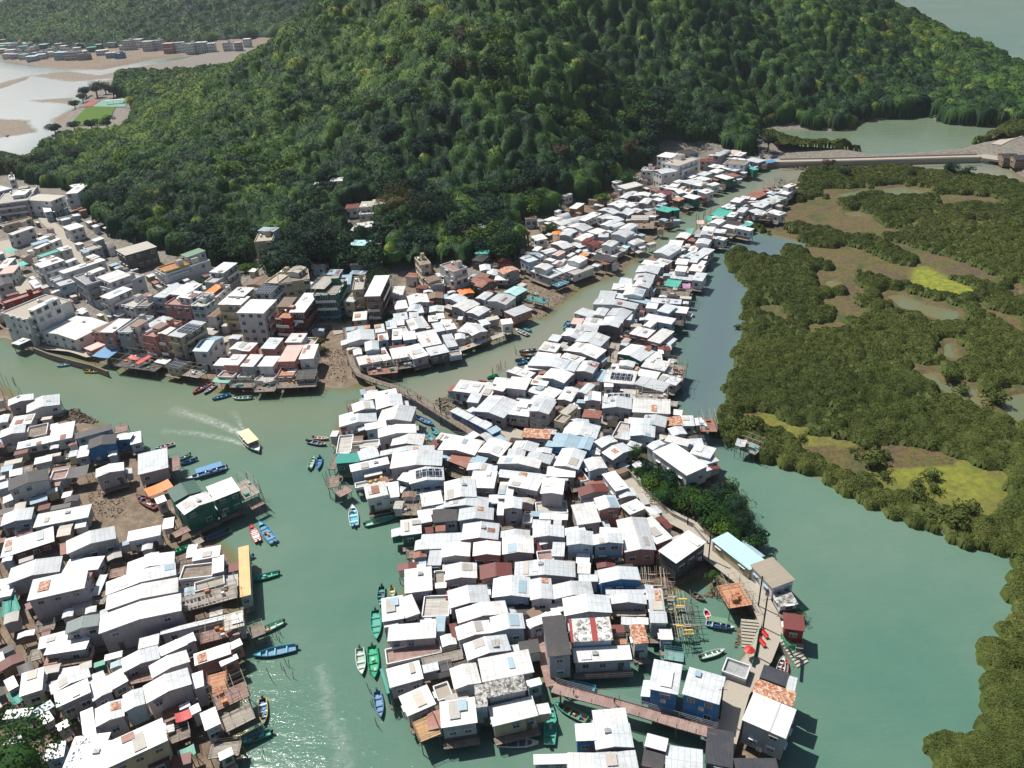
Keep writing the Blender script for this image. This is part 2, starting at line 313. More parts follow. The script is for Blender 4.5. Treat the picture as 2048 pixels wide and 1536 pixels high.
# ------------------------------------------------------------------ ground, water, paths
def tagset(o, label=None, cat=None, group=None, kind=None):
    if label: o['label'] = label
    if cat: o['category'] = cat
    if group: o['group'] = group
    if kind: o['kind'] = kind
    return o
def gridmesh(name, X, Y, Z, mat, smooth=True):
    ny, nx = X.shape; me = bpy.data.meshes.new(name)
    co = np.stack([X, Y, Z], -1).reshape(-1, 3).astype(np.float32)
    i = np.arange(ny*nx).reshape(ny, nx); f = np.stack([i[:-1, :-1], i[:-1, 1:], i[1:, 1:], i[1:, :-1]], -1).reshape(-1, 4)
    me.vertices.add(len(co)); me.vertices.foreach_set('co', co.ravel()); me.loops.add(f.size); me.loops.foreach_set('vertex_index', f.ravel().astype(np.int32))
    me.polygons.add(len(f)); me.polygons.foreach_set('loop_start', (np.arange(len(f))*4).astype(np.int32)); me.polygons.foreach_set('loop_total', np.full(len(f), 4, np.int32))
    me.update(); me.validate()
    me.polygons.foreach_set('use_smooth', np.full(len(f), smooth)); me.materials.append(mat)
    o = bpy.data.objects.new(name, me); COL.objects.link(o); return o
t = NT('ground'); pos = t.geo(); sx = t.n('ShaderNodeSeparateXYZ'); t.l(pos, sx.inputs[0])
mud = t.ramp(t.noise(.35, 6, pos, .7), [(.3, (.15, .11, .075)), (.5, (.23, .17, .12)), (.7, (.33, .26, .19))])
pebb = t.ramp(t.noise(3.5, 4, pos, .8), [(.35, (.45, .45, .45)), (.7, (1.1, 1.1, 1.1))])
mud = t.mix(.8, mud, pebb, 'MULTIPLY')
a = t.n('ShaderNodeVertexColor', layer_name='zone')
sz = t.n('ShaderNodeSeparateColor'); t.l(a, sz.inputs[0])
marsh = t.ramp(t.noise(.09, 6, pos, .75, .5), [(.34, (.09, .065, .045)), (.44, (.13, .085, .045)), (.5, (.16, .11, .03)), (.56, (.10, .10, .025)), (.66, (.05, .065, .02)), (.8, (.13, .105, .075))])
marsh = t.mix(t.ramp(t.noise(1.1, 6, pos, .85, .8), [(.42, (0, 0, 0)), (.60, (.85, .85, .85))]), marsh, (.035, .042, .018))
grassy = t.n('ShaderNodeAttribute', attribute_name='grassy').outputs['Fac']
marsh = t.mix(grassy, marsh, t.ramp(t.noise(.5, 5, pos, .8), [(.35, (.10, .12, .02)), (.6, (.24, .26, .02))]))
c = t.mix(sz.outputs[0], mud, marsh)
town = t.ramp(t.noise(.6, 5, pos, .7), [(.35, (.10, .09, .075)), (.5, (.18, .16, .135)), (.7, (.27, .245, .21))])
c = t.mix(sz.outputs[1], c, town)
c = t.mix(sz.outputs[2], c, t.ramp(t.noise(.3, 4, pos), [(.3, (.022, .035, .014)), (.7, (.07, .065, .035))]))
wet = t.ramp(sx.outputs[2], [(.0, (1, 1, 1)), (.35, (0, 0, 0))])
c = t.mix(t.math('MULTIPLY', wet, .4), c, (.09, .075, .05))
t.bump(t.noise(2.2, 6, pos, .75), .7, .25)
t.out(c, t.math('MULTIPLY_ADD', wet, -.45, .85), .4)
G = gridmesh('ground', TX, TY, TZ, MATS['ground']); tagset(G, kind='structure')
def zone(poly, w_): return np.clip(sdist(poly, TX, TY)/w_+.5, 0, 1)
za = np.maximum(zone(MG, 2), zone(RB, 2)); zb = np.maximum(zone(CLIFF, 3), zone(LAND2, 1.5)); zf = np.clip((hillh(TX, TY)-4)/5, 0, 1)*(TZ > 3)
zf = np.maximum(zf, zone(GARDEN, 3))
gl = np.stack([za, zb, zf, np.ones_like(za)], -1).reshape(-1, 4).astype(np.float32)
gv = np.clip(np.maximum(zone(OPEN[5], 3), zone(OPEN[0], 12)*.75*(vnoise(TX, TY, 14, 91) > .45)), 0, 1).astype(np.float32); at = G.data.attributes.new('grassy', 'FLOAT', 'POINT'); at.data.foreach_set('value', gv.ravel())
ca = G.data.color_attributes.new('zone', 'FLOAT_COLOR', 'POINT'); ca.data.foreach_set('color', gl.ravel())
# water: one sheet to the horizon; murk seen through it comes from the depth of the bed below
t = NT('water'); pos = t.geo(); dp = t.n('ShaderNodeAttribute', attribute_name='depth').outputs['Fac']
kd = t.n('ShaderNodeAttribute', attribute_name='kind').outputs['Vector']; sk = t.n('ShaderNodeSeparateXYZ'); t.l(kd, sk.inputs[0])
deep = t.mix(t.ramp(t.noise(.018, 5, pos, .6), [(.35, (0, 0, 0)), (.65, (1, 1, 1))]), (.080, .172, .132), (.130, .205, .155))
olv = t.n('ShaderNodeAttribute', attribute_name='silt').outputs['Fac']; deep = t.mix(olv, deep, (.17, .18, .105))
deep = t.mix(sk.outputs[0], deep, (.20, .20, .15))      # the narrow channel is siltier
deep = t.mix(sk.outputs[1], deep, (.10, .145, .155))     # grey blue creek by the mangroves
deep = t.mix(sk.outputs[2], deep, (.52, .53, .52))       # silver flats and the bay, sky reflection and wet sheen put into the colour
n = t.noise(.06, 6, pos, .7, .3)
sh = t.ramp(t.math('ADD', dp, t.math('MULTIPLY_ADD', n, 1.2, -.6)), [(.0, (1, 1, 1)), (.55, (0, 0, 0))])
c = t.mix(t.math('MULTIPLY', sh, .85), deep, (.155, .125, .045))
mp_ = t.n('ShaderNodeMapping'); mp_.inputs['Scale'].default_value = (.55, 1.25, 1); mp_.inputs['Rotation'].default_value = (0, 0, .25); t.t.links.new(pos, mp_.inputs[0]); r1 = t.noise(1.1, 5, mp_.outputs[0], .65); r2 = t.noise(.2, 3, mp_.outputs[0], .5)
t.bump(t.math('ADD', t.math('MULTIPLY', r1, .5), r2), .48, .34)
t.out(c, .10, .5); t.b.inputs['IOR'].default_value = 1.33
wys = [20.0]
while wys[-1] < 15000: wys.append(wys[-1]+max(1.5, wys[-1]*.012))
wys = np.array(wys); s_ = np.linspace(-1, 1, 340); WX = s_[None, :]*(wys[:, None]*1.0+60); WY = np.repeat(wys[:, None], 340, 1)
W_ = gridmesh('water', WX, WY, np.zeros_like(WX), MATS['water']); tagset(W_, kind='structure')
wz = terr(WX, WY); dep = np.clip((-wz)/2.5, 0, 1).astype(np.float32)
at = W_.data.attributes.new('depth', 'FLOAT', 'POINT'); at.data.foreach_set('value', dep.ravel())
CHAN = P0('780,790 1000,690 1120,610 1300,520 1400,420 1560,330 1800,322 2000,330 2300,400 2100,395 1700,345 1500,400 1330,540 1200,640 1000,780 900,860 800,860')
BLUE = P0('1500,470 1600,480 1660,475 1660,490 1560,520 1500,600 1490,740 1440,830 1440,900 1350,800 1380,600 1450,490')
OLIVE = P0('-300,690 0,700 184,745 420,800 640,800 780,790 700,840 560,860 400,850 250,830 100,790 -300,740'); LAGZ = P0('1480,250 2050,215 2060,300 1480,315')
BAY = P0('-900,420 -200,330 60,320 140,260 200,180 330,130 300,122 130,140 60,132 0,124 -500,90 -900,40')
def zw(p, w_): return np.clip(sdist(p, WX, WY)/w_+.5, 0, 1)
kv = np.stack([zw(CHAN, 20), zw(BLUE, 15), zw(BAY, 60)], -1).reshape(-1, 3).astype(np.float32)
sv = np.clip(zw(OLIVE, 40)*.85+zw(LAGZ, 20)*.5, 0, 1).astype(np.float32); at = W_.data.attributes.new('silt', 'FLOAT', 'POINT'); at.data.foreach_set('value', sv.ravel())
at = W_.data.attributes.new('kind', 'FLOAT_VECTOR', 'POINT'); at.data.foreach_set('vector', kv.ravel())

class MB:
    """collects faces into one mesh"""
    def __init__(s): s.v = []; s.f = []; s.m = []; s.u = []; s.mats = []
    def mi(s, m):
        if m not in s.mats: s.mats.append(m)
        return s.mats.index(m)
    def poly(s, pts, m, uv=None):
        k = len(s.v); s.v += [tuple(p) for p in pts]; s.f.append(tuple(range(k, k+len(pts)))); s.m.append(s.mi(m))
        s.u.append(uv or [(p[0], p[1]) for p in pts])
    def box(s, x0, x1, y0, y1, z0, z1, m, top=None, M=None):
        a = [(x0, y0), (x1, y0), (x1, y1), (x0, y1)]
        P = lambda x, y, z: (M @ Vector((x, y, z)))[:] if M else (x, y, z)
        for i in range(4):
            (ax, ay), (bx, by) = a[i], a[(i+1) % 4]; L = math.hypot(bx-ax, by-ay)
            s.poly([P(ax, ay, z0), P(bx, by, z0), P(bx, by, z1), P(ax, ay, z1)], m, [(0, z0), (L, z0), (L, z1), (0, z1)])
        s.poly([P(x, y, z1) for x, y in a], top or m, [(p[0]-x0, p[1]-y0) for p in a]); s.poly([P(x, y, z0) for x, y in reversed(a)], m)
    def bar(s, p, q, r, m, n=4):
        p, q = Vector(p), Vector(q); d = (q-p)
        if d.length < 1e-6: return
        d.normalize(); a = d.orthogonal().normalized(); b = d.cross(a)
        c = [[(o+(a*math.cos(i*2*math.pi/n+.785)+b*math.sin(i*2*math.pi/n+.785))*r)[:] for i in range(n)] for o in (p, q)]
        for i in range(n): j = (i+1) % n; s.poly([c[0][i], c[0][j], c[1][j], c[1][i]], m)
        s.poly(list(reversed(c[0])), m); s.poly(c[1], m)
    def quad3(s, pts, th, m, side=None):
        # a sheet of thickness th under the given points
        s.poly(pts, m, [(0, 0), (math.dist(pts[0], pts[1]), 0), (math.dist(pts[0], pts[1]), math.dist(pts[1], pts[2])), (0, math.dist(pts[1], pts[2]))] if len(pts) == 4 else None)
        lo = [(x, y, z-th) for x, y, z in pts]; s.poly(list(reversed(lo)), side or m)
        for i in range(len(pts)):
            j = (i+1) % len(pts); s.poly([lo[i], lo[j], pts[j], pts[i]], side or m)
    def add(s, o, M):
        k = len(s.v); s.v += [(M @ Vector(p))[:] for p in o.v]; s.f += [tuple(i+k for i in f) for f in o.f]; s.m += [s.mi(o.mats[i]) for i in o.m]; s.u += o.u
    def mesh(s, name, smooth=False):
        me = bpy.data.meshes.new(name); me.from_pydata(s.v, [], s.f)
        for m in s.mats: me.materials.append(MATS[m])
        me.polygons.foreach_set('material_index', s.m)
        ul = me.uv_layers.new(name='UVMap'); ul.data.foreach_set('uv', [c for f in s.u for p in f for c in p])
        if smooth: me.polygons.foreach_set('use_smooth', [True]*len(s.f))
        me.update(); return me
    def build(s, name, parent=None, M=None, smooth=False):
        return link(s.mesh(name, smooth), name, parent, M)
def link(me, name, parent=None, M=None):
    o = bpy.data.objects.new(name, me); COL.objects.link(o)
    if parent: o.parent = parent
    if M is not None: o.matrix_basis = M
    return o
def empty(name, loc, rz=0):
    o = bpy.data.objects.new(name, None); COL.objects.link(o); o.location = loc; o.rotation_euler = (0, 0, rz); o.empty_display_size = .5; return o
def copy_tree(o, parent=None):
    c = o.copy(); COL.objects.link(c); c.parent = parent
    for ch in list(o.children): copy_tree(ch, c)
    return c
def ribbon(name, pts, width, z, mat, th=.14, fixed=True):
    # pts in world
    b = MB(); L = []; R_ = []
    for i, p in enumerate(pts):
        a = pts[max(i-1, 0)]; c = pts[min(i+1, len(pts)-1)]; dx, dy = c[0]-a[0], c[1]-a[1]; l = math.hypot(dx, dy); nx, ny = -dy/l, dx/l
        zz = z if fixed else ground(*p)+z
        L.append((p[0]+nx*width/2, p[1]+ny*width/2, zz)); R_.append((p[0]-nx*width/2, p[1]-ny*width/2, zz))
    u = 0
    for i in range(len(pts)-1):
        l = math.dist(pts[i], pts[i+1]); b.poly([R_[i], R_[i+1], L[i+1], L[i]], mat, [(0, u), (0, u+l), (width, u+l), (width, u)])
        dn = lambda p: (p[0], p[1], p[2]-th)
        b.poly([dn(R_[i]), dn(R_[i+1]), R_[i+1], R_[i]], mat); b.poly([L[i], L[i+1], dn(L[i+1]), dn(L[i])], mat); b.poly([dn(L[i]), dn(L[i+1]), dn(R_[i+1]), dn(R_[i])], mat)
        u += l
    return b
def path(name, s, width, z, mat, fixed=True, th=.14):
    o = ribbon(name, dense(P0(s, z)), width, z, mat, th, fixed).build(name); return tagset(o, kind='structure')
def dense(p, step=3.0):
    out = [tuple(p[0])]
    for a, b in zip(p[:-1], p[1:]):
        n = max(1, int(math.dist(a, b)/step))
        for i in range(1, n+1): out.append((a[0]+(b[0]-a[0])*i/n, a[1]+(b[1]-a[1])*i/n))
    return out
plain('path_concrete', (.42, .38, .32), .9, .2); plain('mud_rock', (.2, .16, .12), .9, .2)
path('path', '1225,925 1250,945 1290,990 1335,1030 1380,1052 1419,1105 1460,1136 1494,1163 1513,1189 1533,1226 1544,1256 1531,1286 1520,1312 1500,1338 1474,1379 1462,1417 1453,1454 1440,1500', 4.2, 2.12, 'path_concrete')
path('path', '1195,885 1203,850 1207,800 1215,760 1221,735 1225,711 1232,683 1262,649 1276,625 1307,578 1317,559 1341,522 1362,495 1386,475 1412,450', 3.0, 1.7, 'deck_c')
path('path', '1000,862 1030,872 1062,880 1110,868 1150,862 1195,860', 6, 1.65, 'path_concrete')
path('path', '1073,1266 1085,1300 1095,1340 1104,1372', 2.0, 1.9, 'deck_p')
path('path', '9,489 21,522 34,551 47,577 58,600', 5, .12, 'path_concrete', False)
path('path', '50,380 62,402 81,425 97,451 120,470 131,489 150,515 190,540', 5, .12, 'path_concrete', False)
path('path', '60,690 150,706 184,716 260,716 400,708 480,680 560,664 640,656 690,650', 4, .13, 'path_concrete', False)
path('path', '1590,377 1620,363 1660,353 1720,347 1800,345 1850,347 1900,352 1950,359 2000,371 2060,388 2200,420', 3.2, 1.25, 'path_concrete', True, 1.2)
path('causeway', '1480,322 1560,321 1700,318 1800,315 1900,312 1960,311', 5, 3.0, 'path_concrete', True, 3.2)
path('road', '1960,311 2010,318 2060,330 2200,360', 8, 2.6, 'path_concrete', True, 1)
path('road', '1990,296 2010,286 2040,276 2100,260', 5, .3, 'path_concrete', False)
path('garden_plot', '690,668 682,650 676,628', 7, .2, 'path_concrete', False)
TILES = dict(A=(0,768),B=(0,1056),C=(0,1248),D=(320,1056),E=(320,1248),F=(256,896),G=(608,768),H=(704,1024),I=(704,1248),
 J=(1056,1024),K=(1056,1248),L=(1344,1024),M=(1344,1248),N=(960,768),O=(1120,640),P=(864,560),Q=(1120,400),R=(1248,256),
 S=(960,352),T=(672,512),U=(384,512),V=(128,480),W=(0,320),X=(0,544),Y=(480,336))
# one building per line: three roof corners (near left, near right, far right), eave height, roof, wall, flags
HOUSES = '''
@A|by the rubble point
85 235 360 165 345 105 5.4 gw l S
280 310 640 220 600 115 4.6 gw w S
-40 430 80 405 75 325 4.6 gw w
95 455 330 420 285 335 4.2 fw w
-10 580 265 515 255 440 6.6 gw l S
175 700 520 625 505 565 4.6 fw w S
515 625 770 570 750 405 4.9 fw w S
275 580 495 530 480 420 3.6 tn l
@A|behind the yellow cargo boat
930 700 1235 635 1190 545 6.2 gk B S
1215 600 1390 585 1375 520 5.2 fw B S
805 590 1205 480 1190 425 4.6 fk b S
815 790 940 765 910 650 4.4 fw b S
1215 530 1365 495 1350 430 5.6 dp B S
1390 650 1510 620 1490 500 4.2 fw b S
@A|beside the bare timber frame
85 1145 515 1020 490 910 7.0 gk w S
520 1030 700 1000 680 910 4.6 tp l S
700 1000 920 960 880 870 4.6 ak - 
1020 1000 1325 920 1295 840 5.6 gw l S
1470 970 1795 890 1700 700 5.2 fs l S
1800 940 1925 910 1850 780 3.4 dp - S
@F|on the green house jetty
600 715 925 560 830 465 7.2 gw g S
920 562 1200 450 1090 325 7.2 fw g S
490 580 790 460 690 345 7.5 gd g S
310 600 415 560 400 500 4.6 fw l S
1220 560 1415 470 1290 320 4.2 dc - S
1320 660 1462 590 1450 565 3.0 dp - S
220 510 480 400 410 340 3.0 ao -
@B|west of the orange tarpaulin
460 1360 915 1290 885 1170 5.2 fw s S T
@A|south of the timber frame
350 1535 940 1420 905 1295 4.6 fw s S
0 1520 335 1440 310 1325 4.8 gw b
@B|uphill of the teal tarpaulins
130 285 580 140 560 -10 4.6 fw m S
0 320 125 290 118 110 4.2 fs l
710 280 1240 110 1215 -20 6.2 gw s S
1350 150 1710 75 1690 -20 5.4 fw w S
@B|among the teal tarpaulins
65 605 635 465 640 305 5.4 gw s
655 480 1045 440 1040 300 4.8 fw l
0 945 100 915 135 705 3.6 at -
115 895 215 850 245 665 3.6 at -
-30 750 115 720 100 590 4.4 fw w
285 780 900 640 910 435 7.2 fw l S
965 710 1055 700 1060 500 4.0 as -
@B|left of the orange deck
1345 500 1860 375 1825 260 5.0 gw l
1125 720 1880 500 1865 370 5.6 gw l
1120 885 1900 680 1890 530 6.2 gw l
1050 1130 1935 880 1920 700 7.4 gw l S
690 1135 1050 1040 1045 920 7.0 gq l S
400 1300 715 1215 670 1110 4.6 fs l
460 1470 610 1440 625 1320 3.8 fr k
650 1480 980 1420 1000 1310 3.2 dn -
1110 1420 1300 1370 1300 1310 4.0 fw w
1160 540 1340 500 1330 410 3.4 dp -
@C|around the bottom left tree
200 780 450 700 385 490 5.6 fw c
90 720 200 660 200 520 5.0 fw l
145 855 250 790 200 680 4.0 at -
205 545 360 470 325 385 4.4 ak -
20 1020 310 990 290 900 4.4 fw b
470 1080 580 1010 540 920 4.2 fw l
620 1150 745 1080 720 1020 4.2 fw l
470 1470 680 1410 640 1260 4.8 fw b
@C|above the bottom left tree
545 755 970 560 960 455 5.6 gw s
600 895 970 725 960 565 5.8 fw l
990 830 1200 720 1130 480 4.9 gw s
1190 705 1370 605 1300 470 4.7 fw l
1310 520 1710 365 1660 235 5.2 gw l
1470 270 1690 215 1650 110 5.0 fs l
1000 470 1120 430 1100 380 4.0 fg g
@C|nearest the bottom left corner
1620 580 2030 400 1990 275 5.8 gw l
1560 850 2050 640 1990 470 7.4 gw l
1330 940 1550 850 1510 680 6.4 gw b
1020 1100 1330 980 1270 810 6.2 gw l
890 1240 1030 1180 980 900 5.6 fw l
1160 1530 1790 1240 1730 1010 7.8 fw c
640 1600 1160 1530 1130 1250 6.6 fw b
760 1290 1150 1240 1100 1160 5.4 fw l
1580 1536 1810 1450 1770 1340 4.2 fm k
1370 650 1640 590 1600 500 3.6 dp -
@D|around the orange deck
340 355 635 300 615 185 5.6 fw l
550 490 680 460 640 290 5.4 fw l
850 740 970 710 790 215 5.0 fy s S
200 550 555 510 520 370 5.0 tn l
370 680 690 590 680 495 4.8 tc l
240 900 830 740 800 590 5.2 dc s S
0 1140 700 970 685 925 5.2 fs l
690 1100 900 1040 840 880 5.0 fc s S
430 1240 860 1130 820 1020 4.4 dp l S
10 1370 390 1200 380 1100 5.2 fw s
980 1180 1130 1120 1100 1000 2.6 dn - S
@D|below the drying baskets
370 1470 760 1340 730 1230 4.8 fw r
760 1300 885 1240 840 1180 4.8 fw r S
650 1480 840 1390 830 1330 4.4 fw r S
@E|around the red and purple decks
510 750 720 690 690 500 3.8 do -
600 930 965 760 920 600 4.2 dp - S
700 1160 1020 1000 950 840 3.8 dc - S
350 700 470 660 415 505 6.4 fw l
165 1045 340 980 320 900 5.0 ax -
210 920 325 870 300 825 5.2 fw l
340 970 440 920 420 840 5.0 fw l
480 1140 650 1060 590 880 5.4 fw s S
@E|by the green tarpaulin
200 1450 380 1370 380 1270 3.6 ag -
640 1460 785 1390 770 1310 4.0 fw l S
510 1440 840 1400 800 1250 2.9 dc - S
120 1536 330 1480 300 1380 3.6 fm k
100 1290 330 1200 300 1080 3.2 dn -
@G|at the upper footbridge's foot
650 175 1000 110 970 45 4.6 fw l S
770 275 1060 232 1035 105 5.4 gw l
525 305 760 260 735 175 5.8 gw l
375 460 780 400 755 280 4.8 gw w S
780 400 1145 400 1090 245 5.2 gw l
655 495 885 455 870 395 5.6 fw b
790 575 1200 520 1180 430 6.0 gw w
385 480 450 475 445 410 4.0 fx r
@G|around the green roofed house
340 740 500 725 480 540 3.6 tw l S
500 690 800 660 790 590 4.0 tw l
275 560 350 560 340 500 4.0 fw l S
920 660 1265 655 1240 540 5.4 gw l
330 850 590 830 585 730 5.2 ft g S
600 820 810 770 790 670 5.0 fs b
810 770 1395 705 1380 655 5.0 gs l
500 940 915 850 900 775 5.4 fw b
915 905 1470 872 1465 712 6.2 gw l
1120 1070 1500 1025 1485 885 5.8 gw b P
990 1020 1110 1050 1090 930 5.2 fw b
665 1230 900 1180 880 1035 6.0 fw w S
680 1250 1020 1200 1000 1040 4.8 fw w S
550 1110 880 1040 880 985 3.4 tw l S
@G|around the cyan boat's deck
250 910 332 910 300 760 2.8 dn - S
380 1210 520 1140 490 1060 2.8 dp - S
250 1110 380 1090 350 980 3.4 dn - S
1040 1400 1240 1400 1250 1250 3.0 dn - S
1260 1310 1490 1270 1470 1130 4.4 fw b S
1160 1190 1485 1150 1480 1090 3.6 fb b
1500 1240 1845 1205 1810 1015 5.8 gw l
1480 1320 1965 1318 1955 1215 5.2 gs b
1230 1490 1370 1465 1360 1320 5.2 fw c S
1370 1480 1640 1455 1635 1315 5.0 fk b
1640 1460 2020 1450 2015 1325 5.6 gs b
@G|along the upper footbridge
1400 590 1700 640 1765 565 5.0 fw l
1420 700 1820 762 1890 610 5.2 gw l
1510 810 1740 900 1790 780 4.4 fr k S
1760 830 1910 865 1945 790 4.6 fb b
1730 920 1990 935 2010 860 4.8 gs l
1555 290 1745 385 1830 345 4.8 fs B S
1755 390 1940 485 2010 440 4.8 fs B S
1945 490 2005 538 2065 470 4.6 fb B
'''  # low slate roof around the cyan boat's deck is a neighbour's shadow built as roof
